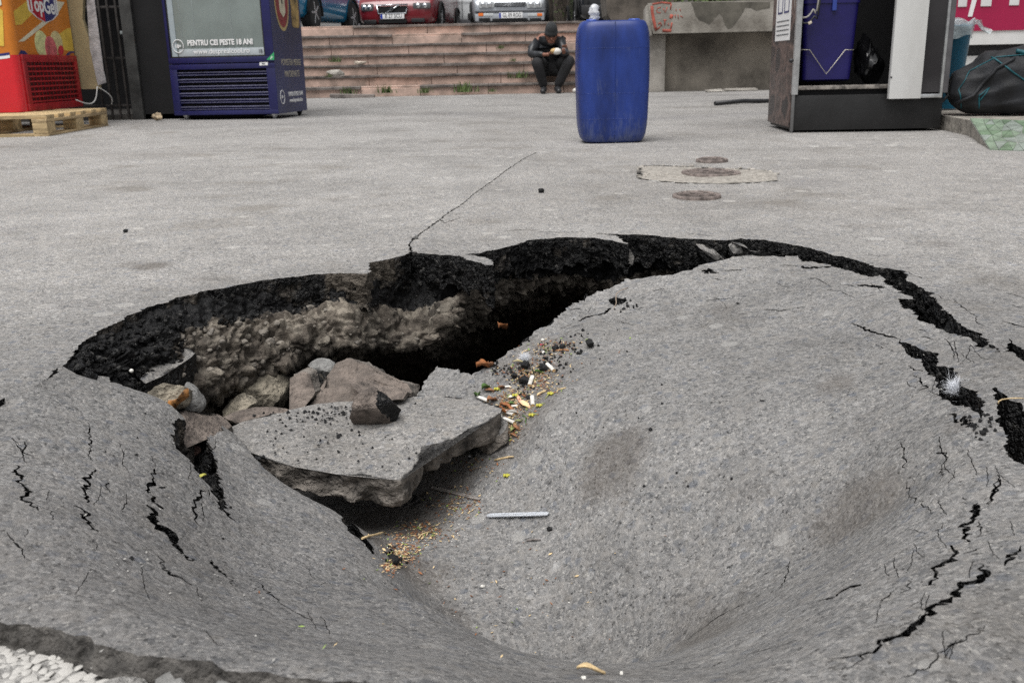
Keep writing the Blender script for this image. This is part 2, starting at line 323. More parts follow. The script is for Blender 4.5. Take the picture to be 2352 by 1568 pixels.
_fr = stackpts([q for q in FAR_RIM[2:] if q[:2] not in {(1132,601),(1110,592),(1056,586),(1099,583),(1412,543),(1368,537)}])[:, :2]; _nr = stackpts(NEAR_R+FRACT)[:, :2]
def _off(p):
    d = _nr-p; k = np.hypot(*d.T).argmin(); L_ = np.hypot(*d[k]); return p+d[k]*min(.5, .028/L_)
_gw = np.array([_off(p) for p in _fr]); _gl = stackpts([(-700,1150,0),(-300,1030,0)])[:, :2]; _gr = stackpts([(2330,845,0),(2440,930,0),(2900,1200,0)])[:, :2]
OUTSIDE = np.r_[_gl, _gw, _gr, [[3, 1], [3, 6], [-3, 6], [-3, .9]]]
def _dens(A, st=.01):
    o = []
    for a, b in zip(A, A[1:]):
        n = max(1, int(np.hypot(*(b-a))/st)); o += [a+(b-a)*k/n for k in range(n)]
    return np.array(o)
_GEND = np.r_[_dens(np.r_[_gl, _gw[:2]]), _dens(np.r_[_gw[-1:], _gr])]; _EL, _ER = _gw[0], _gw[-1]
def hgt(x, y):
    """height of the paving at world x, y"""
    x = np.atleast_1d(np.asarray(x, float)); y = np.atleast_1d(np.asarray(y, float)); out = np.empty(len(x))
    for s in range(0, len(x), 8000):
        X = np.c_[x[s:s+8000], y[s:s+8000]]; ph = _phi(((X[:, None]-CX_[None])**2).sum(-1))
        out[s:s+8000] = ph @ _w[:_n]+_w[_n]+X @ _w[_n+1:]
    pin = in_poly(np.c_[x, y], OUTSIDE); de = np.minimum(np.hypot(x-_EL[0], y-_EL[1]), np.hypot(x-_ER[0], y-_ER[1])); wgt = np.ones(len(x))
    if pin.any():
        dl = np.full(pin.sum(), 9.); Q = np.c_[x, y][pin]
        for q in _GEND: dl = np.minimum(dl, np.hypot(*(Q-q).T))
        wgt[pin] = np.clip(1-dl/.07, 0, 1)
    out = out*wgt
    r = np.hypot((x-.05)/1.55, (y-1.35)/1.45); fade = np.clip((1.25-r)/.3, 0, 1); fade = fade*fade*(3-2*fade)
    und = .004*vnoise(np.c_[x*1.1, y*.8, x*0], 3)+.0015*vnoise(np.c_[x*6, y*6, x*0], 5)
    dish = np.clip(1.05-np.hypot((x-.1)/1.0, (y-1.15)/.95), 0, 1); und = und+dish*(.0035*fbm(np.c_[x*9, y*9, x*0], 3, 91)+.0012*vnoise(np.c_[x*45, y*45, x*0], 95))
    return np.minimum(out, .012)*fade+und*np.clip(r*1.5, .3, 1)
_gx = np.arange(-2., 2.2, .007); _gy = np.arange(.25, 3.2, .007); _GX, _GY = np.meshgrid(_gx, _gy); _HG = hgt(_GX.ravel(), _GY.ravel()).reshape(_GX.shape)
def hq(x, y):
    """quick height from the grid"""
    u = np.clip((x-_gx[0])/.007, 0, len(_gx)-1.001); v = np.clip((y-_gy[0])/.007, 0, len(_gy)-1.001); i = u.astype(int); j = v.astype(int); a = u-i; b = v-j
    return (_HG[j, i]*(1-a)+_HG[j, i+1]*a)*(1-b)+(_HG[j+1, i]*(1-a)+_HG[j+1, i+1]*a)*b
def S(px, py, it=16):
    """world point(s) where the paving is seen at photo position px, py (first surface the ray meets)"""
    px = np.atleast_1d(np.asarray(px, float)); py = np.atleast_1d(np.asarray(py, float)); d = rays(px, py); n = len(px)
    ts = .35*1.02**np.arange(190); P = d[:, None]*ts[None, :, None]; below = (CAM_H+P[..., 2]) < hq(P[..., 0].ravel(), P[..., 1].ravel()).reshape(P.shape[:2]); k = np.where(below.any(1), below.argmax(1), len(ts)-1); hi = ts[k]; lo = ts[np.maximum(k-1, 0)]
    for q in range(it):
        m = (lo+hi)/2; p = d*m[:, None]; b_ = (CAM_H+p[:, 2]) < hq(p[:, 0], p[:, 1]); hi = np.where(b_, m, hi); lo = np.where(b_, lo, m)
    return d*hi[:, None]+np.array([0, 0, CAM_H])
def S1(px, py): return Vector(S(px, py)[0])
def jag(P, step, amp, seed, closed=True):
    """refine a world polyline to step length and roughen it like torn asphalt"""
    P = np.asarray(P)[:, :2]; Q = np.r_[P, P[:1]] if closed else P; out = []
    for a, b in zip(Q, Q[1:]):
        n = max(1, int(np.hypot(*(b-a))/step)); 
        for k in range(n): out.append(a+(b-a)*k/n)
    if not closed: out.append(Q[-1])
    out = np.array(out); z = np.zeros(len(out))
    q = np.c_[out, z]
    o = amp*fbm(np.c_[q[:, :2]*40, z], 2, seed, .7); o2 = amp*fbm(np.c_[q[:, :2]*40, z+9.], 2, seed+5, .7)
    o = o+amp*.75*fbm(np.c_[q[:, :2]*190, z], 2, seed+8, .7); o2 = o2+amp*.75*fbm(np.c_[q[:, :2]*190, z+9.], 2, seed+11, .7)
    return out+np.c_[o, o2]
holes = []; walls = []      # (polygon, wall depth)
def crack(pts, wid, seed, depth=.045, wob=1.):
    """a torn slit: centre line in photo pixels, widths in photo pixels"""
    pts = np.array(pts, float); W_ = S(pts[:, 0], pts[:, 1]); wid = np.array(wid if isinstance(wid, (list, tuple)) else [max(.8, wid*.6)]+[wid]*(len(pts)-2)+[max(.8, wid*.5)], float)
    dist = np.linalg.norm(W_-np.array([0, 0, CAM_H]), axis=1); ww = wid/2210*dist*.42
    C = W_[:, :2]; out = []; wo = []
    for i in range(len(C)-1):
        L_ = np.hypot(*(C[i+1]-C[i])); n = max(2, int(L_/.0032))
        for k in range(n): out.append(C[i]+(C[i+1]-C[i])*k/n); wo.append(ww[i]+(ww[i+1]-ww[i])*k/n)
    out.append(C[-1]); wo.append(ww[-1]*.2); wo[0] *= .2; out = np.array(out); wo = np.array(wo)
    z = np.zeros(len(out)); kk = min(1., .35+.5*float(np.mean(wid))/5)*1.15*wob; wander = kk*(.0035*fbm(np.c_[out*60, z], 2, seed, .7)+.004*vnoise(np.c_[out*210, z], seed+9)); wander2 = kk*(.0035*fbm(np.c_[out*60, z+7], 2, seed+3, .7)+.004*vnoise(np.c_[out*210, z+4], seed+10))
    out = out+np.c_[wander, wander2]
    tg = np.gradient(out, axis=0); tg /= np.linalg.norm(tg, axis=1)[:, None]+1e-9; nn = np.c_[-tg[:, 1], tg[:, 0]]
    # slits seen edge-on (running across the view) need true width: enlarge by foreshortening
    vd = out/np.linalg.norm(out, axis=1)[:, None]; across = np.abs((nn*vd).sum(1)); f = 1+across*np.clip(out[:, 1]/CAM_H*.55, 0, 3.2)
    a = wo*f*(1+1.0*vnoise(np.c_[out*160, z], seed+1)); b = wo*f*(1+1.0*vnoise(np.c_[out*160, z+5], seed+2)); a = np.maximum(a, .00035); b = np.maximum(b, .00035)
    poly = np.r_[out+nn*a[:, None], (out-nn*b[:, None])[::-1]]; holes.append(poly); walls.append(depth)
def crackpoly(pts, seed, amp=.004, depth=.08):
    W_ = S([p[0] for p in pts], [p[1] for p in pts]); holes.append(jag(W_, .0045, amp*1.5, seed)); walls.append(depth)

main_pts = stackpts(MAIN); main_poly = jag(main_pts, .0048, .0085, 11); holes.append(main_poly); walls.append(.075)
crackpoly([(2060,774),(2069,792),(2087,812),(2110,827),(2128,847),(2140,865),(2154,868),(2148,888),(2163,915),(2181,920),(2204,931),(2242,947),(2262,962),(2251,903),(2233,897),(2210,888),(2201,853),(2181,844),(2154,836),(2151,812),(2128,806),(2104,797),(2078,786)][::-1], 21)
crackpoly([(2282,888),(2283,912),(2292,935),(2295,970),(2315,1000),(2312,1041),(2321,1055),(2352,1070),(2420,1100),(2425,980),(2352,941),(2333,923),(2298,900)][::-1], 22)
crackpoly([(2318,777),(2315,806),(2339,824),(2352,832),(2400,858),(2400,828),(2352,803),(2330,789)][::-1], 23)
crackpoly([(1396,688),(1413,682),(1440,690),(1427,699),(1408,702)], 24, .002, .05)
CR = [([(1955,742),(1987,756),(2016,768),(2046,774),(2064,776)],3),([(2111,756),(2128,762)],2),([(2114,772),(2146,780)],2),([(2192,689),(2216,711),(2244,727),(2241,737),(2260,749)],2),([(2304,737),(2327,745),(2352,751),(2390,768)],3),
([(2088,838),(2098,850),(2122,852)],3),([(2096,862),(2113,868),(2116,880),(2128,891),(2107,897)],2.5),([(2066,1017),(2075,1041),(2074,1076)],3),([(2157,1035),(2173,1052),(2166,1076),(2162,1098)],3),([(2295,1090),(2292,1114),(2277,1140),(2270,1160)],4),
([(2187,948),(2197,966),(2199,972)],7),([(2208,955),(2215,970),(2230,982)],9),([(2256,1297),(2258,1323),(2210,1350),(2180,1376),(2135,1395),(2116,1425),(2097,1448),(2059,1463),(2033,1467),(2003,1493),(1984,1512),(1931,1546)],[6,12,17,20,16,15,12,8,11,6,5,2]),
([(2241,1152),(2241,1176),(2222,1199),(2214,1221),(2225,1246)],[4,14,12,13,4]),([(2246,1200),(2249,1230)],6),([(2197,1250),(2180,1286),(2158,1301),(2146,1330),(2116,1350)],[5,13,10,10,2]),([(2293,1101),(2282,1135),(2271,1157)],[3,7,3]),
([(2167,1200),(2164,1212),(2140,1218)],3),([(2346,1255),(2324,1278),(2310,1297)],[2,8,4]),([(2256,1255),(2235,1262),(2214,1268)],4),([(2250,1272),(2228,1274)],5),([(2260,1437),(2192,1486),(2150,1505),(2131,1531),(2075,1557)],[2,4,3,3,6]),
([(1984,1342),(1950,1348),(1927,1365),(1863,1386)],[6,6,4,2]),([(2059,1354),(2037,1372),(2014,1388)],5),([(1814,1286),(1803,1327),(1788,1354)],3),([(1973,1499),(1940,1506),(1908,1512)],4),([(1837,1467),(1780,1484),(1704,1505)],2.5),([(1708,1386),(1652,1414),(1584,1463)],2),
([(2093,1331),(2082,1354),(2070,1360)],3),([(2082,1112),(2100,1145),(2142,1180)],2.5),([(1500,1533),(1553,1520)],4),([(1628,1531),(1655,1518)],5),([(2215,1140),(2220,1160)],3),([(2100,1420),(2060,1440)],2.5),([(2352,1290),(2330,1296)],2.5),
([(59,1014),(50,1041),(59,1064)],3.5),([(36,1068),(43,1095),(54,1118),(68,1150),(90,1172)],[3,8,9,6,2]),([(203,969),(207,1001),(205,1028),(212,1059)],3),([(212,1075),(201,1109),(194,1140),(203,1154)],[3,7,5,3]),([(176,1159),(194,1177),(203,1199),(225,1222)],[3,8,5,3]),
([(352,1073),(356,1104),(334,1127),(356,1150),(370,1168)],[3,5,8,9,4]),([(338,1159),(347,1177),(361,1199),(383,1222),(398,1245)],[5,10,20,21,8]),([(404,1247),(419,1267),(428,1283),(455,1287)],[10,8,4,3]),([(469,1123),(455,1150),(451,1177),(455,1204)],[3,5,5,2]),
([(356,1271),(374,1298),(397,1321),(415,1328),(442,1343)],[2,4,6,4,4]),([(478,1280),(496,1307),(514,1321),(537,1343)],[6,9,6,2]),([(591,1334),(618,1361),(654,1393),(690,1411),(721,1425)],[1.5,4,2,4,2]),([(14,1222),(36,1244),(50,1262),(54,1280)],3.5),([(63,1213),(57,1232)],2),
([(250,1109),(253,1132)],3.5),([(113,1127),(108,1148)],2.5),([(117,1172),(122,1195)],2.5),([(216,1240),(222,1262)],2.5),([(885,1270),(900,1262),(922,1256)],[12,8,3]),([(365,1120),(385,1118)],5),([(480,1125),(486,1140)],3),
([(1328,738),(1355,726),(1387,720),(1405,706)],[2,4,3,6]),([(1320,765),(1334,768),(1342,776)],3),([(1754,711),(1796,713),(1850,703)],1.6),([(1842,611),(1858,615),(1908,612)],6),([(1965,653),(2000,657),(2038,660)],[2,5,7]),([(1792,609),(1832,611)],2),
([(1608,625),(1628,622),(1650,627)],7),([(1656,622),(1704,620)],3),([(1700,541),(1742,545)],1.4),([(1588,537),(1638,543)],1.6),([(1156,531),(1190,528),(1234,529)],1.2),([(1234,532),(1290,534),(1344,532)],1.2),([(1992,582),(2031,592)],1.3),([(2080,623),(2119,640)],3),
([(1620,690),(1680,684)],1.5),([(1640,640),(1662,644)],1.5),([(1900,665),(1935,669)],1.8),([(2010,790),(2030,800)],2),([(1500,668),(1530,662)],1.5),
([(945,577),(940,562),(950,548),(975,530),(1008,506),(1025,492),(1060,470),(1085,448),(1112,428),(1142,408),(1168,388),(1200,365),(1245,341)],[5,3,3,2.2,3,2,2.4,1.6,2.2,1.4,2,1.4,1.2]),([(1248,338),(1180,334),(1100,333)],1.8),([(1090,333),(960,336),(850,338),(780,346),(700,353)],[1.6,2,2.6,2,1.4]), ([(1010,505),(1022,512),(1060,500)],2), ([(1112,428),(1130,424)],2), ([(960,336),(985,345),(1010,346)],2.2), ([(835,337),(870,330),(905,331)],2)]
for i, (p_, w_) in enumerate(CR): crack(p_, w_, 100+i*7)
# hairline cracks following the rings of the dish
hr = np.random.default_rng(5)
def hair(x0, x1, y0, y1, n, ang, spread, lmin, lmax, w=1.3):
    for k in range(n):
        px, py = hr.uniform(x0, x1), hr.uniform(y0, y1); a = math.radians(ang+hr.normal()*spread); L_ = hr.uniform(lmin, lmax); pts = [(px, py)]
        for q in range(hr.integers(2, 4)): a += hr.normal()*.35; pts.append((pts[-1][0]+L_*math.cos(a), pts[-1][1]+L_*math.sin(a)))
        crack(pts, [.8]+[w*hr.uniform(.8, 1.5)]*(len(pts)-2)+[.6], 900+int(px)+k, .02, .5)
hair(2050, 2320, 1000, 1300, 14, 75, 30, 12, 26); hair(1950, 2280, 1250, 1480, 12, 120, 16, 14, 36); hair(20, 520, 980, 1330, 13, 78, 22, 12, 28); hair(2080, 2340, 640, 900, 12, 48, 18, 10, 22); hair(1600, 2000, 635, 720, 8, 4, 5, 8, 22, .8); hair(1280, 1480, 680, 760, 7, -15, 25, 8, 16, 1.); hair(450, 760, 1250, 1450, 8, 42, 12, 12, 26)

# --- triangulate the near paving with every crack as a real opening
lip_w = jag(stackpts(LIP), .006, .005, 31, closed=False)
X0, X1, Y1 = -2.6, 2.6, 4.6
lip_w = lip_w[(lip_w[:, 0] > X0+.01)]
tail = np.array([[lip_w[-1, 0], lip_w[-1, 1]], [lip_w[-1, 0]+.1, .42]])
outer = np.r_[[[X0, lip_w[0, 1]]], lip_w, [[lip_w[-1, 0]+.05, .3], [X1, .3], [X1, Y1], [X0, Y1]]]
pts_l = []; y = .3
while y < Y1:
    st = .0050*y+.0028; xs = np.arange(X0, X1, st); pts_l.append(np.c_[xs+rng.uniform(-.3, .3, len(xs))*st, y+rng.uniform(-.3, .3, len(xs))*st]); y += st*(1.0+.35*min(y, 2))
inner = np.concatenate(pts_l)
r0 = np.hypot((inner[:, 0]-.05)/1.4, (inner[:, 1]-1.3)/1.25)
inner = inner[(r0 < 1.05) | (rng.random(len(inner)) < .10)]
allb = np.concatenate(holes+[outer])
# drop inner points too close to a boundary (grid hash)
cell = .006; occ = set()
for a in (-1, 0, 1):
    for b in (-1, 0, 1): occ.update(map(tuple, (np.floor(allb/cell).astype(int)+[a, b]).tolist()))
ki = np.floor(inner/cell).astype(int).tolist(); inner = inner[[tuple(k) not in occ for k in ki]]
inner = inner[in_poly(inner, outer)]
for h in holes: inner = inner[~in_poly(inner, h)]
verts = []; edges = []
for poly in holes+[outer]:
    b0 = len(verts); n = len(poly); verts += [tuple(p) for p in poly]; edges += [(b0+i, b0+(i+1) % n) for i in range(n)]
verts += [tuple(p) for p in inner]
import time as _t; _t0 = _t.time()
ov, oe, of, *_ = geometry.delaunay_2d_cdt([Vector(v) for v in verts], edges, [], 0, 1e-7, False)
V2 = np.array([tuple(v) for v in ov]); F2 = np.array([f for f in of if len(f) == 3]); cen = V2[F2].mean(1)
kf = in_poly(cen, outer)
for h in holes: kf &= ~in_poly(cen, h)
F2 = F2[kf]; used = np.unique(F2); remap = -np.ones(len(V2), int); remap[used] = np.arange(len(used)); V2 = V2[used]; F2 = remap[F2]
a_ = V2[F2[:, 1]]-V2[F2[:, 0]]; b_ = V2[F2[:, 2]]-V2[F2[:, 0]]; fl = (a_[:, 0]*b_[:, 1]-a_[:, 1]*b_[:, 0]) < 0; F2[fl] = F2[fl][:, ::-1]
Z2 = hgt(V2[:, 0], V2[:, 1])
_end = stackpts([(2296,809,0)])[0, :2]; N_RIM = int(np.hypot(*(main_poly-_end).T).argmin())+1
def zrim(P): return .004*vnoise(np.c_[P[:, 0]*1.1, P[:, 1]*.8, P[:, 0]*0], 3)*np.clip(np.hypot((P[:, 0]-.05)/1.55, (P[:, 1]-1.35)/1.45)*1.5, .3, 1)
_rk = {(round(p[0], 5), round(p[1], 5)) for p in main_poly[:N_RIM]}
_ir = np.array([(round(p[0], 5), round(p[1], 5)) in _rk for p in V2]); Z2[_ir] = zrim(V2[_ir])
V3 = np.c_[V2, Z2]
print('paving', len(V3), len(F2), 'cdt %.1fs' % (_t.time()-_t0))
M_asph = asphalt('asphalt')
def zone_attr(me, V):
    """R: older paler paving, G: dirt washed on, B: dark oily patches and the painted shadow of a depression"""
    px_py = None; n = len(V); c = np.zeros((n, 4)); c[:, 3] = 1
    x, y = V[:, 0], V[:, 1]; nz = fbm(np.c_[x*6, y*6, x*0], 4, 41, .6)
    # pale old paving beyond the seam
    seam = WZ(np.array([945., 1008, 1085, 1142, 1200, 1245]), np.array([578., 506, 448, 408, 365, 341]))
    left = x < np.interp(y, seam[:, 1], seam[:, 0])
    yr = WZ(1700., 508.)[1]+.03*x
    far_r = (~left) & (y+nz*.05 > yr); c[:, 1] = np.where(far_r, .13, 0)
    c[:, 0] = np.clip(.42+.30*np.clip((y-1.2)/1.4, 0, 1)+np.where(left & (y > 1.85), .12, 0)+np.where(far_r, .12, 0), 0, 1)
    c[:, 2] = np.maximum(c[:, 2], .30*np.clip(1.25-np.hypot((x+.28)/.34, (y-.85)/.42), 0, 1)/.4*.4)
    sunk = np.clip((np.hypot((x-.15)/.95, (y-1.2)/.95)-.8)/.35, 0, 1); c[:, 0] *= sunk*.85+.15
    def blob(px, py, rx, ry, k, ch, jr=.35):
        p = S(px, py)[0]; q = S(px+rx, py)[0]; r_ = np.hypot(*(q-p)[:2]); q2 = S(px, py-ry)[0]; r2 = max(.01, np.hypot(*(q2-p)[:2]))
        ang = math.atan2(*(q-p)[:2][::-1]); dx, dy = x-p[0], y-p[1]; u = (dx*math.cos(ang)+dy*math.sin(ang))/r_; v = (-dx*math.sin(ang)+dy*math.cos(ang))/r2
        d = np.sqrt(u*u+v*v)+nz*jr*1.5; c[:, ch] = np.maximum(c[:, ch], k*np.clip((1.15-d)/.5, 0, 1))
    for a in [(1400,1060,75,75,.62,1),(1430,1100,40,40,.4,1),(1920,885,45,25,.45,1),(1960,1180,85,70,.6,1),(1900,1215,60,30,.5,1),(1655,712,30,14,.25,1),(1610,1440,90,35,.3,1),(1720,1130,60,30,.25,1),
              (1180,960,70,90,.45,1),(1010,1110,90,60,.62,1),(950,1200,90,60,.72,1),(900,1260,60,40,.7,1),(880,1190,80,50,.7,1),(1060,1020,60,40,.5,1),(980,1310,80,35,.5,1),(1260,850,60,30,.35,1),(1040,1420,45,40,.4,1),
              (345,612,45,8,.75,1),(300,607,30,5,.4,1),(620,560,60,5,.3,2),(700,480,90,6,.25,2),(1500,440,80,8,.3,1),(1780,470,120,10,.3,1),(2150,560,60,7,.35,1),(2000,520,90,6,.25,1),(1850,420,90,8,.4,2),(1300,620,30,6,.3,1),(480,640,60,5,.3,1),(150,700,60,10,.3,2),(40,522,45,7,.75,2),(100,510,25,4,.55,2),(1100,285,100,9,.7,2),(2205,975,25,12,.5,1),(1190,840,50,40,.3,1)]: blob(*a)  # the long far B blob is a shallow depression's shadow painted into the colour
    a = me.color_attributes.new('zone', 'FLOAT_COLOR', 'POINT'); a.data.foreach_set('color', c.ravel())
g = mesh_np('road', V3, F2, M_asph); zone_attr(g.data, V3); tag(g, kind='structure')
g['label'] = 'cracked grey asphalt sunk into a dish round the collapse'
# --- ground beyond the near paving, out to the horizon
gm = []
far_rect = [(-60, 60, Y1, 60), (-60, X0, -6, Y1), (X1, 60, -6, Y1)]
mb = MB()
for (xa, xb, ya, yb) in far_rect: mb.poly([(xa, ya, 0), (xb, ya, 0), (xb, yb, 0), (xa, yb, 0)])
bmesh.ops.triangulate(mb.bm, faces=mb.bm.faces)
ys = np.r_[np.linspace(Y1, 16.5, 60), 30, 90]; xs = np.r_[-60, -20, np.linspace(-9, 9, 70), 20, 60]
XX, YY = np.meshgrid(xs, ys); ZZ = np.where(YY > Y1+.01, .006*vnoise(np.c_[XX.ravel()*.7, YY.ravel()*.5, XX.ravel()*0], 3), 0).reshape(XX.shape) if False else np.reshape(.006*vnoise(np.c_[XX.ravel()*.9, YY.ravel()*.7, XX.ravel()*0], 8), XX.shape)
ZZ[0] = hgt(XX[0], YY[0]); ZZ[0] -= .003
Vf = np.c_[XX.ravel(), YY.ravel(), ZZ.ravel()]; nx = len(xs); Ff = [(j*nx+i, j*nx+i+1, (j+1)*nx+i+1, (j+1)*nx+i) for j in range(len(ys)-1) for i in range(nx-1)]
M_far = asphalt('old_asphalt', seed=4.)
mb.bm.free()
gf = mesh_np('ground', Vf, Ff, M_far)
x, y = Vf[:, 0], Vf[:, 1]; c = np.zeros((len(Vf), 4)); c[:, 3] = 1
c[:, 0] = np.clip(.80-.05*np.clip(y-4.5, 0, 6), .5, 1)
c[:, 2] = np.clip(1-np.abs(y-8.2+.3*x+.5*np.sin(x*1.7))/.5, 0, 1)*.55*(x > -.8)
for (bx, by, rx, ry, k) in [(2.3, 6.2, 1.2, .8, .35), (-1.9, 7.6, 1.2, .6, .25), (.3, 13., 3, .6, .2), (2.2, 12, 1.6, .3, .55), (2.6, 10.3, .8, .25, .8)]:
    c[:, 2] = np.maximum(c[:, 2], k*np.clip(1.2-np.hypot((x-bx)/rx, (y-by)/ry), 0, 1))
c[:, 1] = .10*(x > -.2)
gf.data.color_attributes.new('zone', 'FLOAT_COLOR', 'POINT').data.foreach_set('color', c.ravel()); tag(gf, kind='structure')
for s_, (xa, xb) in (('ground', (-60, X0)), ('ground', (X1, 60))):
    o = mesh_np('ground', [(xa, -6, 0), (xb, -6, 0), (xb, Y1, 0), (xa, Y1, 0)], [(0, 1, 2, 3)], M_far); tag(o, kind='structure')
# --- torn sides of every opening: black fresh asphalt
def black_asphalt():
    m, nt, b = newmat('broken_asphalt'); L = nt.links.new; geo = N(nt, 'ShaderNodeNewGeometry'); pos = geo.outputs['Position']
    v = N(nt, 'ShaderNodeTexVoronoi'); v.inputs['Scale'].default_value = 160; L(pos, v.inputs['Vector']); v2 = N(nt, 'ShaderNodeTexVoronoi'); v2.inputs['Scale'].default_value = 420; L(pos, v2.inputs['Vector'])
    sp = N(nt, 'ShaderNodeSeparateColor'); L(v.outputs['Color'], sp.inputs[0])
    n = N(nt, 'ShaderNodeTexNoise'); n.inputs['Scale'].default_value = 30; n.inputs['Detail'].default_value = 6; n.inputs['Roughness'].default_value = .7; L(pos, n.inputs['Vector'])
    cc = ramp(nt, sp.outputs[0], [(0, (.004, .004, .0045)), (.6, (.009, .009, .0095)), (.9, (.022, .022, .022)), (1, (.07, .067, .063))])
    at = N(nt, 'ShaderNodeAttribute', attribute_name='soil'); dusty = ramp(nt, mathn(nt, 'ADD', mathn(nt, 'MULTIPLY', n.outputs[0], 1.2), at.outputs['Fac']), [(.74, 0.), (1.05, 1.)])
    n3 = N(nt, 'ShaderNodeTexNoise'); n3.inputs['Scale'].default_value = 130; n3.inputs['Detail'].default_value = 4; L(pos, n3.inputs['Vector'])
    cc = mixc(nt, dusty, cc, mixc(nt, n3.outputs[0], (.055, .045, .036), (.20, .175, .145)))
    L(cc, b.inputs['Base Color']); L(mathn(nt, 'MULTIPLY_ADD', dusty, .4, .42), b.inputs['Roughness']); b.inputs['Specular IOR Level'].default_value = .22
    h = mathn(nt, 'ADD', mathn(nt, 'SUBTRACT', 1, v.outputs['Distance']), mathn(nt, 'MULTIPLY', mathn(nt, 'SUBTRACT', 1, v2.outputs['Distance']), .5))
    bu = N(nt, 'ShaderNodeBump'); bu.inputs['Strength'].default_value = 1.; bu.inputs['Distance'].default_value = .006; L(h, bu.inputs['Height']); L(bu.outputs[0], b.inputs['Normal']); return m
M_black = black_asphalt()
def side_wall(poly, depth, name, closed=True, rows=7, out=.010, soil=0., mtl=None, seed=0, flip=False, nrim=0):
    P = np.asarray(poly); n = len(P); nxt = np.roll(P, -1, 0) if closed else np.r_[P[1:], P[-1:]]; prv = np.roll(P, 1, 0) if closed else np.r_[P[:1], P[:-1]]
    tg = nxt-prv; tg = tg/(np.linalg.norm(tg, axis=1)[:, None]+1e-9); nn = np.c_[tg[:, 1], -tg[:, 0]]
    area = .5*np.sum(P[:, 0]*np.roll(P[:, 1], -1)-np.roll(P[:, 0], -1)*P[:, 1])
    if (area < 0) ^ flip: nn = -nn       # outward = under the paving
    z0 = hgt(P[:, 0], P[:, 1]); V = []
    if nrim: z0[:nrim] = zrim(P[:nrim])
    dv_ = depth*(1+(.38*fbm(np.c_[P*9, P[:, 0]*0], 3, seed+31) if depth > .07 else 0)+(.22*vnoise(np.c_[P*60, P[:, 0]*0], seed+33) if depth > .07 else 0))
    for r in range(rows):
        t = r/(rows-1); q = np.c_[P, z0-dv_*t]
        o = out*(t*.5+.9*fbm(q*55, 3, seed+3, .65)*min(1, t*3)+.25*fbm(q*190, 2, seed+9)*min(1, t*3))
        o = o+(.010*(.45-worley(q*95, 21)[0])+.006*(.45-worley(q*220, 22)[0]))*min(1, t*4) if nrim else o
        o = np.clip(o, -.006 if depth > .05 else -.0006, .05)
        V.append(np.c_[P+nn*o[:, None], z0-dv_*t])
    V = np.concatenate(V); m = n if closed else n-1
    F = [(r*n+i, r*n+(i+1) % n, (r+1)*n+(i+1) % n, (r+1)*n+i) for r in range(rows-1) for i in range(m)]
    o = mesh_np(name, V, F, mtl or M_black); s = o.data.attributes.new('soil', 'FLOAT', 'POINT'); s.data.foreach_set('value', soil+(.30*fbm(V*7, 3, 51)+.10*np.clip(-V[:, 0]*1.5, -1, 1) +.9*np.clip((.062-np.abs(V[:, 0]+.315))/.012, 0, 1)*np.clip((V[:, 2]+.052+.03*vnoise(V*38, 8))/.012, 0, 1) if nrim else 0)*np.ones(len(V))); return o
o = side_wall(main_poly, .075, 'broken_edge', rows=18, out=.013, seed=1, soil=.02, nrim=N_RIM); tag(o, 'black torn asphalt edge all round the open hole', kind='structure')
for k, (h, d) in enumerate(zip(holes[1:], walls[1:])):
    o = side_wall(h, d, 'crack', rows=6 if d > .06 else 4, out=.006, seed=5+k); o['kind'] = 'structure'
lip_mat = mat('dirty_edge', (.105, .098, .09), .95, color2=(.03, .028, .026), vary=.5, scale=45, bump=.9, bscale=120)
o = side_wall(lip_w[::-1], .09, 'paving_edge', closed=False, rows=16, out=.02, soil=.35, seed=77, mtl=lip_mat); tag(o, kind='structure')
# --- what lies under the paving: soil bed following the dish, and an enclosing mass of earth
M_soil = mat('earth', (.085, .07, .055), .97, vary=.5, scale=14, bump=.8, bscale=50)
gx = np.linspace(-1.5, 1.8, 110); gy = np.linspace(.35, 3., 90); GX, GY = np.meshgrid(gx, gy); gp = np.c_[GX.ravel(), GY.ravel()]
cav = stackpts(MAIN)[:, :2]; cx_, cy_ = cav[:, 0].mean(), cav[:, 1].mean()
gz = hgt(gp[:, 0], gp[:, 1])-.085+.012*fbm(np.c_[gp*20, gp[:, 0]*0], 3, 9)
dist = np.full(len(gp), 9.)
for q in cav[::1]: dist = np.minimum(dist, np.hypot(*(gp-q).T))
inside = in_poly(gp, cav)
far_side = in_poly(gp, np.r_[cav[:len(FAR_RIM)], stackpts([(1500, 470, 0), (1000, 480, 0), (400, 560, 0), (-60, 800, 0)])[:, :2]])
void = inside | ((dist < .45) & (gp[:, 1] > 1.45) & (gp[:, 0] > -.5)) | ((dist < .06))
Fg = []
nx = len(gx)
for j in range(len(gy)-1):
    for i in range(nx-1):
        q = (j*nx+i, j*nx+i+1, (j+1)*nx+i+1, (j+1)*nx+i)
        if not any(void[k] for k in q): Fg.append(q)
o = mesh_np('soil_bed', np.c_[gp, gz], Fg, M_soil); tag(o, kind='structure')
mb = MB(); zb = -1.3
xa, xb, ya, yb = -2.55, 2.55, .32, 4.5
mb.poly([(xa, ya, zb), (xb, ya, zb), (xb, yb, zb), (xa, yb, zb)])
for a, b in (((xa, ya), (xb, ya)), ((xb, ya), (xb, yb)), ((xb, yb), (xa, yb)), ((xa, yb), (xa, ya))): mb.poly([(*a, zb), (*b, zb), (*b, -.02), (*a, -.02)])
o = mb.build('pit_floor', M_soil); tag(o, kind='structure')
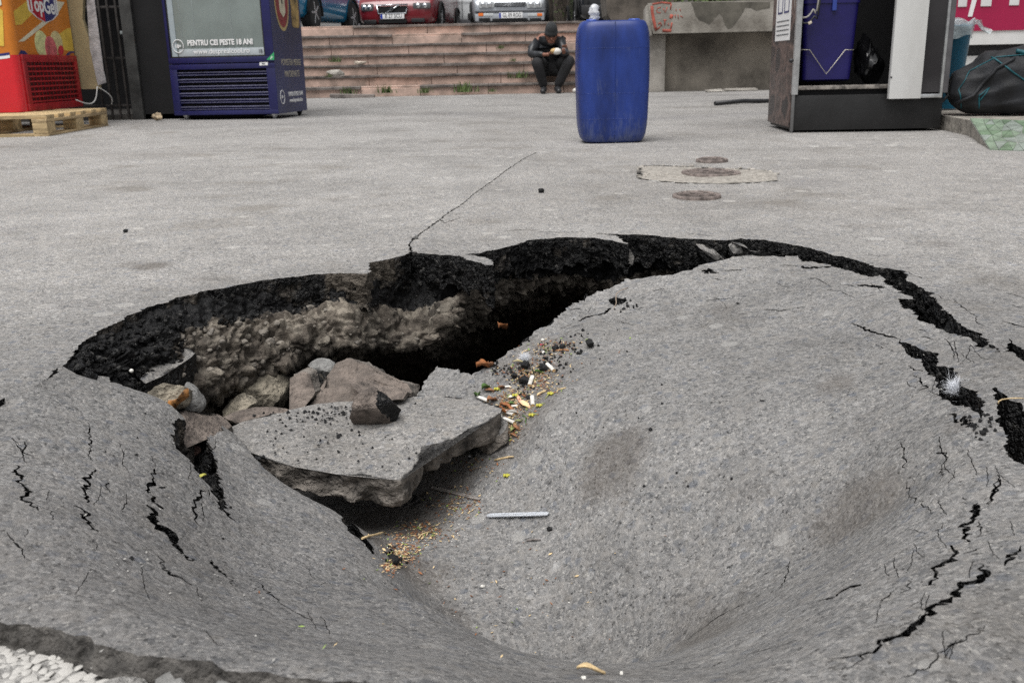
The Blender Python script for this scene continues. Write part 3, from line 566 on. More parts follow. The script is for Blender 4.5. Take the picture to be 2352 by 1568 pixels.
# --- the wall of the cavity under the far rim
COLS = [  # px, rows of (py, metres nearer(-)/farther(+) than the rim)
 (100, [(876,.0),(880,0),(884,-.01),(890,-.02),(896,-.02),(905,0),(930,.1)]),
 (150, [(836,.0),(845,-.02),(855,-.035),(868,-.05),(876,-.06),(886,-.05),(930,.1)]),
 (200, [(780,.01),(812,-.04),(835,-.07),(858,-.10),(872,-.12),(890,-.12),(940,.0)]),
 (300, [(727,.01),(775,-.05),(820,-.09),(855,-.12),(890,-.14),(915,-.13),(960,.0)]),
 (360, [(705,.01),(755,-.05),(800,-.09),(850,-.12),(905,-.15),(925,-.13),(975,.0)]),
 (400, [(693,.01),(748,-.05),(800,-.09),(850,-.12),(910,-.15),(938,-.1),(980,.1)]),
 (470, [(676,.01),(735,-.04),(780,-.08),(850,-.12),(900,-.13),(925,-.04),(975,.2)]),
 (540, [(661,.01),(722,-.02),(775,-.06),(830,-.1),(885,-.12),(900,-.03),(970,.25)]),
 (600, [(650,.01),(718,-.01),(765,-.06),(815,-.1),(862,-.1),(880,.0),(960,.3)]),
 (680, [(641,.01),(705,.0),(745,-.05),(780,-.09),(815,-.09),(840,.04),(930,.35)]),
 (760, [(634,.01),(690,.01),(725,-.04),(765,-.06),(798,-.07),(830,.08),(920,.4)]),
 (860, [(630,.02),(690,.02),(722,-.03),(762,-.07),(797,-.08),(822,.1),(900,.45)]),
 (930, [(600,.02),(700,.0),(725,-.05),(768,-.1),(803,-.11),(822,.06),(900,.45)]),
 (985, [(592,.02),(695,.0),(720,-.04),(762,-.09),(798,-.1),(815,.06),(890,.45)]),
 (1025,[(595,.03),(690,.04),(705,-.02),(735,-.04),(762,-.03),(780,.12),(870,.5)]),
 (1070,[(602,.03),(662,.05),(680,.02),(710,.03),(738,.08),(755,.2),(850,.6)]),
 (1120,[(585,.03),(635,.05),(662,.04),(692,.08),(712,.16),(730,.3),(830,.7)]),
 (1200,[(562,.02),(625,.04),(648,.05),(672,.1),(695,.2),(710,.38),(810,.8)]),
 (1300,[(552,.02),(622,.04),(638,.05),(655,.09),(672,.2),(690,.42),(780,.8)]),
 (1400,[(556,.02),(628,.04),(640,.06),(650,.09),(662,.2),(680,.42),(740,.8)]),
 (1500,[(545,.02),(618,.03),(632,.04),(645,.07),(655,.2),(670,.4),(720,.8)]),
 (1600,[(552,.02),(612,.03),(625,.04),(640,.07),(655,.2),(670,.4),(720,.8)]),
 (1720,[(551,.02),(600,.03),(612,.05),(630,.08),(640,.2),(660,.4),(700,.8)]),
 (1900,[(584,.02),(630,.03),(645,.04),(660,.08),(675,.2),(690,.35),(740,.6)]),
 (2060,[(624,.015),(690,.02),(705,.03),(720,.05),(735,.15),(760,.2),(800,.4)]),
 (2180,[(726,.01),(775,.01),(800,.02),(820,.04),(835,.1),(850,.15),(900,.3)]),
 (2300,[(815,.01),(840,.01),(850,.02),(860,.04),(870,.1),(890,.1),(960,.2)])]
rim_w = stackpts([p for p in FAR_RIM if p[:2] not in {(1138,612),(1132,601),(1110,592),(1056,586),(1122,610),(1441,561),(1412,543),(1083,600)}]); rim_px = np.array([p[0] for p in FAR_RIM if p[:2] not in {(1138,612),(1132,601),(1110,592),(1056,586),(1122,610),(1441,561),(1412,543),(1083,600)}], float)
nc, nr = 620, 110
colx = np.array([c_[0] for c_ in COLS], float); u = np.linspace(colx[0], colx[-1], nc)
rimY = np.interp(u, rim_px, rim_w[:, 1]); rimS = np.convolve(np.pad(rimY, 22, 'edge'), np.hanning(45)/np.hanning(45).sum(), 'valid'); rows_py = np.array([[np.interp(u_, colx, [c_[1][r][0] for c_ in COLS]) for r in range(7)] for u_ in u]); rows_dy = np.array([[np.interp(u_, colx, [c_[1][r][1] for c_ in COLS]) for r in range(7)] for u_ in u])
wv = np.linspace(0, 6, nr); PY = np.array([np.interp(wv, range(7), rows_py[i]) for i in range(nc)]); DY = np.array([np.interp(wv, range(7), rows_dy[i]) for i in range(nc)])
k3 = np.array([.25, .5, .25])
for _ in range(4): DY[:, 1:-1] = .25*DY[:, :-2]+.5*DY[:, 1:-1]+.25*DY[:, 2:]; DY[1:-1] = .25*DY[:-2]+.5*DY[1:-1]+.25*DY[2:]
PX = np.repeat(u[:, None], nr, 1); bl_ = np.clip(wv/1.0, 0, 1)[None]; YW = rimY[:, None]*(1-bl_)+rimS[:, None]*bl_+DY
Wc = WY(PX.ravel(), PY.ravel(), YW.ravel()); ztop = np.repeat(np.arange(nr)[None], nc, 0).ravel()
Wc[:, 2] = np.minimum(Wc[:, 2], -.004-.0006*ztop); G = Wc.reshape(nc, nr, 3)
du = np.gradient(G, axis=0); dv = np.gradient(G, axis=1); nrm = np.cross(du, dv); nrm /= np.linalg.norm(nrm, axis=2)[..., None]+1e-9
nrm = nrm.reshape(-1, 3); nrm[nrm[:, 1] > 0] *= -1
lvl = np.repeat(wv[None], nc, 0).ravel(); edgef = np.clip(lvl*2.2, 0, 1)*np.clip((6-lvl)*2, 0, 1)
Wq = Wc+.02*np.c_[fbm(Wc*25, 2, 71), fbm(Wc*25, 2, 72), fbm(Wc*25, 2, 73)]; d1, d2, idv = worley(Wq*np.array([10, 10, 17]), 4); e1, e2, eid = worley(Wq*np.array([38, 38, 60]), 9); f1, f2, _ = worley(Wc*150, 12)
tanl = np.clip((lvl-1.0)/.5, 0, 1)
rg = 1-np.abs(fbm(Wc*26, 4, 61, .6))*2; crv = np.clip((d2-d1)*2.6, 0, 1); crv2 = np.clip((e2-e1)*2.6, 0, 1); disp = tanl*(.011*(crv-.6)+.006*(crv2-.6))+.020*fbm(Wc*14, 4, 15, .55)+tanl*(.020*(.55-d1)*(.4+idv)+.014*(eid-.5)+.013*(.5-e1)+.012*rg)+.005*(.5-f1)+.012*fbm(Wc*60, 4, 19, .65)+(1-tanl)*.009*(.5-e1)
sm = np.clip((PX.ravel()-700)/120, 0, 1)*np.clip((1010-PX.ravel())/60, 0, 1)      # the smooth overhanging slab of base concrete
disp = disp*(1-.45*sm*tanl)
Wd = Wc+nrm*(disp*edgef)[:, None]; Wd[:, 2] = np.minimum(Wd[:, 2], -.006)
soil = np.clip((lvl-.95)*1.1+.25*fbm(Wc*9, 3, 25), 0, 1.)
soil = soil*np.clip((PX.ravel()-330+40*fbm(Wc*12, 3, 33))/130, .06, 1.)
def rubble_mat():
    m, nt, b = newmat('rubble_base'); L = nt.links.new; geo = N(nt, 'ShaderNodeNewGeometry'); pos = geo.outputs['Position']
    def nz(s, d=5, r=.65):
        n = N(nt, 'ShaderNodeTexNoise'); n.inputs['Scale'].default_value = s; n.inputs['Detail'].default_value = d; n.inputs['Roughness'].default_value = r; L(pos, n.inputs['Vector']); return n.outputs[0]
    a = nz(10); f = nz(110, 4, .7); v = N(nt, 'ShaderNodeTexVoronoi'); v.inputs['Scale'].default_value = 55; L(pos, v.inputs['Vector']); sp = N(nt, 'ShaderNodeSeparateColor'); L(v.outputs['Color'], sp.inputs[0])
    rock = ramp(nt, a, [(.3, (.038, .032, .027)), (.42, (.08, .067, .055)), (.54, (.135, .113, .092)), (.66, (.26, .225, .18)), (.8, (.12, .115, .11))])
    rock = mixc(nt, .4, rock, ramp(nt, sp.outputs[0], [(0, (.04, .036, .032)), (.5, (.14, .125, .105)), (1, (.34, .31, .26))]))
    rock = mixc(nt, .75, rock, ramp(nt, f, [(.3, .45), (.5, .95), (.7, 1.35)]), 'MULTIPLY')
    blk = ramp(nt, f, [(.3, (.004, .004, .0045)), (.55, (.011, .011, .0115)), (.75, (.05, .047, .044))])
    at = N(nt, 'ShaderNodeAttribute', attribute_name='soil'); fac = ramp(nt, mathn(nt, 'ADD', at.outputs['Fac'], mathn(nt, 'MULTIPLY', mathn(nt, 'SUBTRACT', nz(26), .5), 1.6)), [(.38, 0.), (.56, 1.)])
    L(mixc(nt, fac, blk, rock), b.inputs['Base Color']); L(mathn(nt, 'MULTIPLY_ADD', fac, .4, .5), b.inputs['Roughness']); b.inputs['Specular IOR Level'].default_value = .2
    bu = N(nt, 'ShaderNodeBump'); bu.inputs['Strength'].default_value = .9; bu.inputs['Distance'].default_value = .005; L(mathn(nt, 'ADD', f, mathn(nt, 'MULTIPLY', nz(300, 2), .5)), bu.inputs['Height']); L(bu.outputs[0], b.inputs['Normal']); return m
M_rub = rubble_mat()
Fw = np.array([(i*nr+j, (i+1)*nr+j, (i+1)*nr+j+1, i*nr+j+1) for i in range(nc-1) for j in range(nr-1)])
o = mesh_np('pit_wall', Wd, Fw, M_rub); o.data.attributes.new('soil', 'FLOAT', 'POINT').data.foreach_set('value', soil); tag(o, 'undercut wall of the hole, black asphalt over tan rubble and base concrete', kind='structure')
def stones(name, label, sel, n, smin, smax, m, seed):
    r_ = np.random.default_rng(seed); idx = np.where(sel)[0]; idx = r_.choice(idx, n); bm = bmesh.new(); bmesh.ops.create_icosphere(bm, subdivisions=2, radius=1.); V0 = np.array([v.co[:] for v in bm.verts]); F0 = np.array([[v.index for v in f.verts] for f in bm.faces]); bm.free(); Vs = []; Fs = []
    for k, i in enumerate(idx):
        v = V0.copy()
        for c_ in range(5): d = r_.normal(size=3); d /= np.linalg.norm(d); t = v @ d; v -= d*np.clip(t-r_.uniform(.4, .75), 0, None)[:, None]*.9
        s_ = r_.uniform(smin, smax)*r_.uniform(.5, 1); v = v*[1, .8, .65]*s_; Rm = np.array(Matrix.Rotation(r_.uniform(0, 6), 3, 'Z') @ Matrix.Rotation(r_.uniform(-1, 1), 3, 'X')); Vs.append(v @ Rm.T+Wd[i]-nrm[i]*s_*.18); Fs.append(F0+len(V0)*k)
    o = mesh_np(name, np.concatenate(Vs), np.concatenate(Fs), m, smooth=False); tag(o, label, kind='stuff')
_px = PX.ravel(); M_es = mat('embedded_stone', (.20, .178, .15), .9, color2=(.10, .09, .08), vary=.3, scale=30, bump=.6, bscale=150)
stones('embedded_stones', 'stones and lumps bedded in the rubble wall', (lvl > 1.3) & (lvl < 4.6) & (_px > 380) & (_px < 760), 90, .003, .014, M_es, 3)
stones('embedded_stones', 'few small stones bedded in the base concrete', (lvl > 1.5) & (lvl < 4.2) & (_px > 760) & (_px < 1500), 70, .003, .010, M_es, 4)
stones('black_debris', 'black asphalt debris heaped under the left rim', (lvl > .4) & (lvl < 5) & (_px > 110) & (_px < 420), 900, .003, .014, M_black, 5)
stones('black_debris', 'black lumps along the underside of the rim', (lvl > .5) & (lvl < 1.5) & (_px > 420) & (_px < 2200), 700, .003, .010, M_black, 6)
# --- slope of black crumbs and debris under the right-hand broken slab edge (seen at the lower right of the dark opening)
# ================================================================== slabs, rubble and litter in the hole
M_side = mat('broken_slab_side', (.185, .165, .145), .95, vary=.55, scale=30, bump=1., bscale=140)
M_slabtop = asphalt('slab_asphalt', base=(.195, .19, .185), seed=11.)
M_brown = mat('brown_stone', (.17, .14, .12), .95, color2=(.06, .05, .044), vary=.45, scale=38, bump=1., bscale=150)
M_tan = mat('tan_rubble', (.26, .23, .18), .95, vary=.6, scale=26, bump=1., bscale=110)
M_greyst = mat('grey_stone', (.215, .212, .205), .9, vary=.35, scale=30, bump=.6, bscale=140)
def sheet(name, top, down, th, seed, mats, amp=.004, bump=.0025, step=.007, rows=7, und=.35, label=None, cat=None, parent=None, inset=0.):
    """a broken slab: outline = world points, extruded along `down` by th, ragged sides"""
    P = np.array(top, float); dn = np.array(down, float); dn /= np.linalg.norm(dn); c0 = P.mean(0)
    u, s_, vt = np.linalg.svd(P-c0); ax, ay = vt[0], vt[1]; nn = np.cross(ax, ay)
    if nn @ dn > 0: nn = -nn; ay = -ay
    q = np.c_[(P-c0) @ ax, (P-c0) @ ay]; w_ = (P-c0) @ nn
    Q = np.r_[q, q[:1]]; Wq = np.r_[w_, w_[:1]]; out = []; ow = []
    for i in range(len(q)):
        d = np.hypot(*(Q[i+1]-Q[i])); n = max(1, int(d/step))
        for k in range(n): out.append(Q[i]+(Q[i+1]-Q[i])*k/n); ow.append(Wq[i]+(Wq[i+1]-Wq[i])*k/n)
    out = np.array(out); ow = np.array(ow); z = np.zeros(len(out)); out = out+np.c_[fbm(np.c_[out*55, z+seed], 3, seed, .7), fbm(np.c_[out*55, z+seed+9], 3, seed+2, .7)]*amp
    lo, hi = out.min(0), out.max(0); gx, gy = np.meshgrid(np.arange(lo[0], hi[0], step*1.3), np.arange(lo[1], hi[1], step*1.3)); g = np.c_[gx.ravel(), gy.ravel()]+rng.uniform(-.3, .3, (gx.size, 2))*step
    g = g[in_poly(g, out)] if len(g) else g
    if len(g): g = g[np.min(np.hypot(g[:, None, 0]-out[None, :, 0], g[:, None, 1]-out[None, :, 1]), 1) > step*.6]
    n = len(out); A = np.r_[out, g] if len(g) else out
    ov, oe, of, *_ = geometry.delaunay_2d_cdt([Vector(p) for p in A], [(i, (i+1) % n) for i in range(n)], [], 1, 1e-7, False)
    V = np.array([tuple(p) for p in ov]); F = [f[::-1] if False else list(f) for f in of]
    # height by inverse distance from the rim
    dd = ((V[:, None]-out[None])**2).sum(-1)+1e-6; ww = 1/dd**1.5; h = (ww*ow[None]).sum(1)/ww.sum(1)
    X = c0+V[:, :1]*ax+V[:, 1:]*ay+h[:, None]*nn; X += nn*(bump*fbm(X*60, 3, seed+4, .6)+bump*1.5*fbm(X*9, 2, seed+6))[:, None]
    # match rim vertices of the triangulation to the outline
    idx = np.array([np.argmin(((V-p)**2).sum(1)) for p in out]); nv = len(X); Vs = [X]; rim = X[idx]; cen2 = out.mean(0); rad = out-cen2; rad /= np.linalg.norm(rad, axis=1)[:, None]+1e-9
    for r in range(1, rows):
        t = r/(rows-1); base = rim+dn*th*t*(1+.25*fbm(rim*12, 2, seed+20))[:, None]; o = amp*2.6*fbm(base*48, 3, seed+8, .7)*min(1, t*3)-inset*t-(.006 if r == rows-1 else 0)
        Vs.append(base+(rad[:, :1]*ax+rad[:, 1:]*ay)*o[:, None])
    Vall = np.concatenate(Vs); Fs = [tuple(f) for f in F]; mi = [0]*len(Fs); ring = [idx]+[nv+(r-1)*n+np.arange(n) for r in range(1, rows)]
    for a, b in zip(ring, ring[1:]):
        for i in range(n): Fs.append((int(a[i]), int(b[i]), int(b[(i+1) % n]), int(a[(i+1) % n]))); mi.append(1)
    Fs.append(tuple(int(v) for v in ring[-1][::-1])); mi.append(1)
    o = mesh_np(name, Vall, Fs, mats, parent, smooth=True, midx=mi); bm = bmesh.new(); bm.from_mesh(o.data); bmesh.ops.recalc_face_normals(bm, faces=bm.faces); bm.to_mesh(o.data); bm.free(); o.data.set_sharp_from_angle(angle=R(55))
    if label: tag(o, label, cat)
    return o
def rock(name, c, size, seed, mats, rz=0., rx=0., ry=0., cuts=9, amp=.13, sub=4, label=None, cat=None, group=None, dark=None, parent=None):
    bm = bmesh.new(); bmesh.ops.create_icosphere(bm, subdivisions=sub, radius=1.); V = np.array([v.co[:] for v in bm.verts]); r_ = np.random.default_rng(seed)
    for k in range(cuts):
        d = r_.normal(size=3); d /= np.linalg.norm(d); h = r_.uniform(.5, .8); t = V @ d; ex = np.clip(t-h, 0, None); V = V-d*ex[:, None]*.92
    V = V/np.abs(V).max(0); V += V/np.linalg.norm(V, axis=1)[:, None]*(amp*fbm(V*1.9+seed, 3, seed, .55)+amp*.55*fbm(V*7+seed, 3, seed+3))[:, None]
    V *= np.array(size)/2; Mx = np.array((Matrix.Rotation(rz, 3, 'Z') @ Matrix.Rotation(ry, 3, 'Y') @ Matrix.Rotation(rx, 3, 'X'))); V = V @ Mx.T
    for v, p in zip(bm.verts, V): v.co = p
    me = bpy.data.meshes.new(name); bm.to_mesh(me); bm.free()
    for m in (mats if isinstance(mats, (list, tuple)) else [mats]): me.materials.append(m)
    me.polygons.foreach_set('use_smooth', [True]*len(me.polygons))
    if dark: 
        dx = np.array(dark); mi = [1 if (np.array(p.center)/np.array(size).max()*2) @ dx+.25*vnoise(np.array([p.center])*40, seed)[0] > .35 else 0 for p in me.polygons]; me.polygons.foreach_set('material_index', mi)
    me.set_sharp_from_angle(angle=R(38)); o = bpy.data.objects.new(name, me); o.location = c; link(o, parent); return tag(o, label, cat, group)
# the big flat plate lying in the hole
PL = [(507,994,-.160),(530,984,-.162),(554,975,-.163),(592,963,-.165),(636,950,-.166),(666,940,-.166),(724,926,-.166),(798,922,-.166),(860,915,-.165),(933,911,-.163),(976,911,-.161),(1043,913,-.158),(1097,922,-.154),(1152,935,-.15),(1148,950,-.152),(1117,966,-.157),(1078,984,-.162),(1039,1007,-.168),(996,1021,-.171),(974,1023,-.172),(962,1044,-.177),(963,1060,-.18),(945,1080,-.183),(921,1101,-.187),(890,1099,-.187),(841,1093,-.187),(768,1086,-.186),(695,1074,-.184),(651,1064,-.183),(607,1050,-.181),(572,1040,-.178),(543,1026,-.173),(520,1010,-.166)]
pw = stackpts(PL)
sheet('asphalt_slab', pw, (0, .12, -1), .047, 51, [M_slabtop, M_side], amp=.0065, step=.006, rows=12, inset=.006, label='large flat grey asphalt slab lying broken off in the bottom of the hole', cat='slab')
# brown stone plate left of it
sheet('stone_slab', stackpts([(405,948,-.10),(428,940,-.105),(469,953,-.125),(499,952,-.14),(520,965,-.15),(531,981,-.152),(505,993,-.145),(478,993,-.137),(452,992,-.13),(436,1010,-.13),(422,1030,-.125),(404,1000,-.11)]), (0, .2, -1), .035, 61, [M_brown, M_side], amp=.003, label='brown flat stone wedged between the left slab and the big grey slab', cat='stone')
M_blk2 = M_black
tag(sheet('fracture_rubble', stackpts([(436,1000,-.17),(455,998,-.15),(478,1005,-.139),(497,1030,-.137),(504,1062,-.137),(506,1095,-.136),(513,1130,-.135),(528,1165,-.133),(536,1196,-.13),(514,1178,-.142),(492,1148,-.15),(470,1112,-.158),(448,1076,-.165),(436,1040,-.17)]), (0, .1, -1), .05, 62, [M_black, M_black], amp=.006, bump=.012, step=.0045), kind='structure')
rock('rubble_stone', Vector(WZ(486, 1075, -.145)), (.022, .02, .03), 5, M_black, label='black asphalt lump stuck in the gap left of the big slab', cat='rubble')
rock('rubble_stone', Vector(WZ(446, 1040, -.16)), (.022, .02, .035), 6, mat('reddish_stone', (.20, .12, .10), .9, scale=30, bump=.5), label='small reddish stone inside the gap left of the big slab', cat='rubble')
# upright chunk
def WYP(pts, Y): return WY(np.array([p[0] for p in pts]), np.array([p[1] for p in pts]), np.full(len(pts), Y) if not isinstance(Y, (list, np.ndarray)) else np.array(Y))
sheet('rubble_stone', WYP([(667,866),(680,858),(700,853),(713,858),(717,880),(723,900),(712,915),(698,928),(690,945),(665,946),(672,920),(670,890),(670,876)], [1.66,1.665,1.66,1.65,1.64,1.62,1.61,1.60,1.59,1.59,1.61,1.63,1.65]), (.2, 1, -.1), .035, 71, [M_brown, M_side], amp=.0035, step=.005, label='upright brown stone standing behind the big grey slab', cat='rubble')
sheet('rubble_stone', WYP([(713,928),(733,904),(748,885),(751,857),(771,836),(798,818),(827,825),(845,836),(859,852),(871,863),(900,877),(938,887),(944,905),(940,925),(880,930),(800,935)], [1.62,1.63,1.65,1.68,1.70,1.72,1.72,1.71,1.70,1.69,1.68,1.67,1.65,1.62,1.60,1.60]), (.1, 1, -.35), .08, 72, [mat('mottled_stone', (.17, .14, .12), .95, color2=(.075, .064, .056), scale=26, bump=.9, bscale=120), M_side], amp=.006, bump=.009, step=.005, label='biggest brown broken stone behind the grey slab, right of the upright one', cat='rubble')
sheet('rubble_stone', WYP([(800,868),(842,868),(880,885),(912,890),(936,900),(925,915),(880,925),(840,912),(812,890)], [1.63,1.64,1.63,1.62,1.6,1.58,1.57,1.58,1.6]), (.1, 1, -.5), .03, 73, [M_brown, M_side], amp=.004, step=.005, label='flat brown stone leaning on the biggest brown stone', cat='rubble')
rock('rubble_stone', Vector(WY(741, 849, 1.74)), (.06, .05, .045), 8, M_greyst, rz=.4, label='rounded pale grey stone on top of the rubble pile', cat='rubble')
rock('rubble_stone', Vector(WY(736, 880, 1.70)), (.05, .045, .05), 14, M_black, rz=.9, label='dark lump under the rounded pale grey stone', cat='rubble')
rock('rubble_stone', Vector(WY(598, 962, 1.56)), (.12, .06, .035), 9, M_brown, rz=.12, label='long low brown stone showing over the rear left edge of the slab', cat='rubble')
rock('rubble_stone', Vector(WY(610, 905, 1.78)), (.12, .1, .09), 12, M_tan, rz=.5, label='tan stone in the shadow under the rubble wall', cat='rubble')
rock('rubble_stone', Vector(WY(560, 935, 1.70)), (.08, .07, .07), 13, M_tan, rz=1.5, label='small tan stone in shadow, left of the low brown stone', cat='rubble')
rock('rubble_stone', Vector(WY(392, 908, 1.42)), (.07, .05, .045), 15, M_tan, rz=.3, label='pale tan stone at the left end of the hole beside the orange leaf', cat='rubble')
rock('rubble_stone', Vector(WY(434, 918, 1.45)), (.05, .05, .05), 16, M_greyst, rz=1.2, label='olive grey stone just right of the pale tan stone', cat='rubble')
# loose rock on the slab
pr = WZ(856, 988, -.172)
rock('loose_rock', Vector((pr[0], pr[1]+.028, -.172+.030)), (.092, .07, .088), 31, [M_brown, M_black], rz=.1, cuts=8, amp=.13, dark=(.9, -.1, .15), label='fist-sized brown rock with a black right side lying on the grey slab', cat='rock')
# flap of paving hanging at the left end
sheet('asphalt_piece', stackpts([(324,868,-.075),(345,845,-.075),(366,823,-.07),(400,806,-.07),(429,799,-.072),(449,810,-.078),(430,826,-.08),(398,847,-.082),(360,868,-.083),(335,878,-.08)]), (0, .1, -1), .045, 81, [M_slabtop, M_black], amp=.004, label='loose asphalt piece with a black broken side at the left end of the hole', cat='asphalt piece')
p = S1(1128, 1018); 
sheet('asphalt_piece', [tuple(S(a, b)[0]+np.array([0, .0, .028])) for a, b in [(1097,1012),(1110,998),(1130,990),(1155,995),(1168,1008),(1162,1022),(1150,1036),(1125,1046),(1106,1040),(1092,1030)]], (0, 0, -1), .024, 83, [M_slabtop, M_side], amp=.004, bump=.004, step=.004, label='small asphalt lump lying at the right edge of the big slab', cat='asphalt piece')
# chips bridging the crack at the top right
def chip(pts, th, seed, label): sheet('asphalt_chip', stackpts(pts), (0, .15, -1), th, seed, [M_slabtop, M_black], amp=.003, step=.005, rows=5, label=label, cat='asphalt chip')
chip([(1598,560,-.012),(1615,562,-.014),(1640,575,-.02),(1655,590,-.03),(1668,600,-.04),(1648,602,-.045),(1625,588,-.035),(1608,573,-.02)], .02, 91, 'left one of two tilted asphalt chips caught across the far crack')
chip([(1669,552,-.004),(1700,558,-.006),(1722,572,-.012),(1726,586,-.03),(1705,590,-.04),(1684,582,-.03),(1672,566,-.015)], .02, 92, 'right one of two tilted asphalt chips caught across the far crack')
chip([(1718,577,-.01),(1745,580,-.01),(1770,584,-.014),(1766,588,-.02),(1735,586,-.02)], .008, 93, 'thin flat splinter lying level across the far crack')
chip([(1786,588,-.02),(1810,583,-.016),(1832,581,-.016),(1834,588,-.024),(1808,592,-.03)], .008, 94, 'pale thin flake at the right end of the far crack pieces')
sheet('asphalt_chip', WYP([(1430,572),(1440,568),(1450,577),(1457,590),(1452,610),(1444,606),(1432,596),(1436,584)], 2.2), (0, 1, 0), .03, 95, [M_slabtop, M_black], amp=.003, step=.005, rows=5, label='pale lump hanging from the far rim below the pointed tongue', cat='asphalt chip')
# dirty old concrete in the notch of the far rim
notch = WYP([(846,612),(868,604),(900,598),(932,589),(950,582),(958,600),(960,640),(958,668),(945,676),(925,680),(905,662),(890,648),(878,660),(868,676),(856,668),(852,640)], 2.0); _ny = np.interp([846,868,900,932,950,958,960,958,945,925,905,890,878,868,856,852], [846, 960], [2.005, 2.115])
notch = np.array([WY(a, b, Y) for (a, b), Y in zip([(846,612),(868,604),(900,598),(932,589),(950,582),(958,600),(960,640),(958,668),(945,676),(925,680),(905,662),(890,648),(878,660),(868,676),(856,668),(852,640)], _ny-.03)])
# slope of black crumbs inside the right-hand edge
edge = stackpts([q for q in NEAR_R if 965 < q[0] < 1560][::-1]); edge = edge[np.argsort(-edge[:, 0])]
ed = _dens(edge[:, :2], .006); n = len(ed); tg = np.gradient(ed, axis=0); tg /= np.linalg.norm(tg, axis=1)[:, None]; nn2 = np.c_[-tg[:, 1], tg[:, 0]]
if (nn2 @ np.array([-.5, .8])).mean() < 0: nn2 = -nn2
rowsd = [(-.01, -.03), (.0, -.018), (.012, -.022), (.03, -.034), (.055, -.055), (.085, -.09), (.12, -.15), (.15, -.24), (.18, -.5)]
Vd = []; zz = hgt(ed[:, 0], ed[:, 1])
lx = np.clip((1.0*np.arange(n)/n), 0, 1)
for k in range(len(rowsd)*4-3):
    a, f = divmod(k, 4); r0, r1 = rowsd[a], rowsd[min(a+1, len(rowsd)-1)]; o_ = r0[0]+(r1[0]-r0[0])*f/4; z_ = r0[1]+(r1[1]-r0[1])*f/4
    amt = .35+.9*np.sin(lx*math.pi*.9+.3)**2; q = ed+nn2*(o_*amt if o_ > 0 else np.full(n, o_))[:, None]; Vd.append(np.c_[q, zz+z_])
Vd = np.concatenate(Vd); rr_ = len(rowsd)*4-3; w1, w2, _ = worley(Vd*70, 3); Vd[:, 2] += .010*(.5-w1)+.008*fbm(Vd*40, 3, 4); Vd[:n*5, 2] = np.minimum(Vd[:n*5, 2], np.tile(zz, 5)-.006)
o = mesh_np('debris_slope', Vd, [(r*n+i, r*n+i+1, (r+1)*n+i+1, (r+1)*n+i) for r in range(rr_-1) for i in range(n-1)], M_black); tag(o, kind='structure')
# ------------------------------------------------------------------ crumbs (uncountable)
M_crumb = mat('black_crumb', (.02, .02, .021), .8, vary=.4, scale=60, bump=.6, bscale=200, spec=.25)
def crumbs(name, label, spots, mtl, smin=.0015, smax=.005, parent=None, cat='crumbs'):
    V = []; F = []; o_ = np.array([[1, 0, 0], [-1, 0, 0], [0, 1, 0], [0, -1, 0], [0, 0, 1], [0, 0, -1.]]); fo = [(0, 2, 4), (2, 1, 4), (1, 3, 4), (3, 0, 4), (2, 0, 5), (1, 2, 5), (3, 1, 5), (0, 3, 5)]
    P = []
    for (px, py, rx, ry, n) in spots:
        a = rng.normal(size=(n, 2))*.5; P.append(S(px+a[:, 0]*rx, py+a[:, 1]*ry))
    P = np.concatenate(P)
    P = P[~in_poly(P[:, :2], main_poly)]
    for k, p in enumerate(P):
        s = rng.uniform(smin, smax)*rng.uniform(.6, 1); b = len(V); q = (o_*rng.uniform(.5, 1.2, (6, 1))*s) @ np.array(Matrix.Rotation(rng.uniform(0, 6), 3, 'Z') @ Matrix.Rotation(rng.uniform(0, 6), 3, 'X')).T+p+[0, 0, s*.45]
        V += q.tolist(); F += [tuple(b+i for i in f) for f in fo]
    o = mesh_np(name, V, F, mtl, parent, smooth=False); return tag(o, label, cat, kind='stuff')
crumbs('asphalt_crumbs', 'black asphalt crumbs scattered over the litter and the slab edge', [(1260,830,60,40,90),(1200,880,30,30,60),(1290,800,50,14,40),(1150,850,40,12,40),(1330,800,90,50,22),(1080,1040,30,12,40),(905,1290,20,10,40),(960,1150,30,16,30),(1440,700,30,20,20),(1100,980,60,40,20),(1500,1000,400,250,14),(350,1100,250,200,8),(2240,980,40,30,30)], M_crumb)
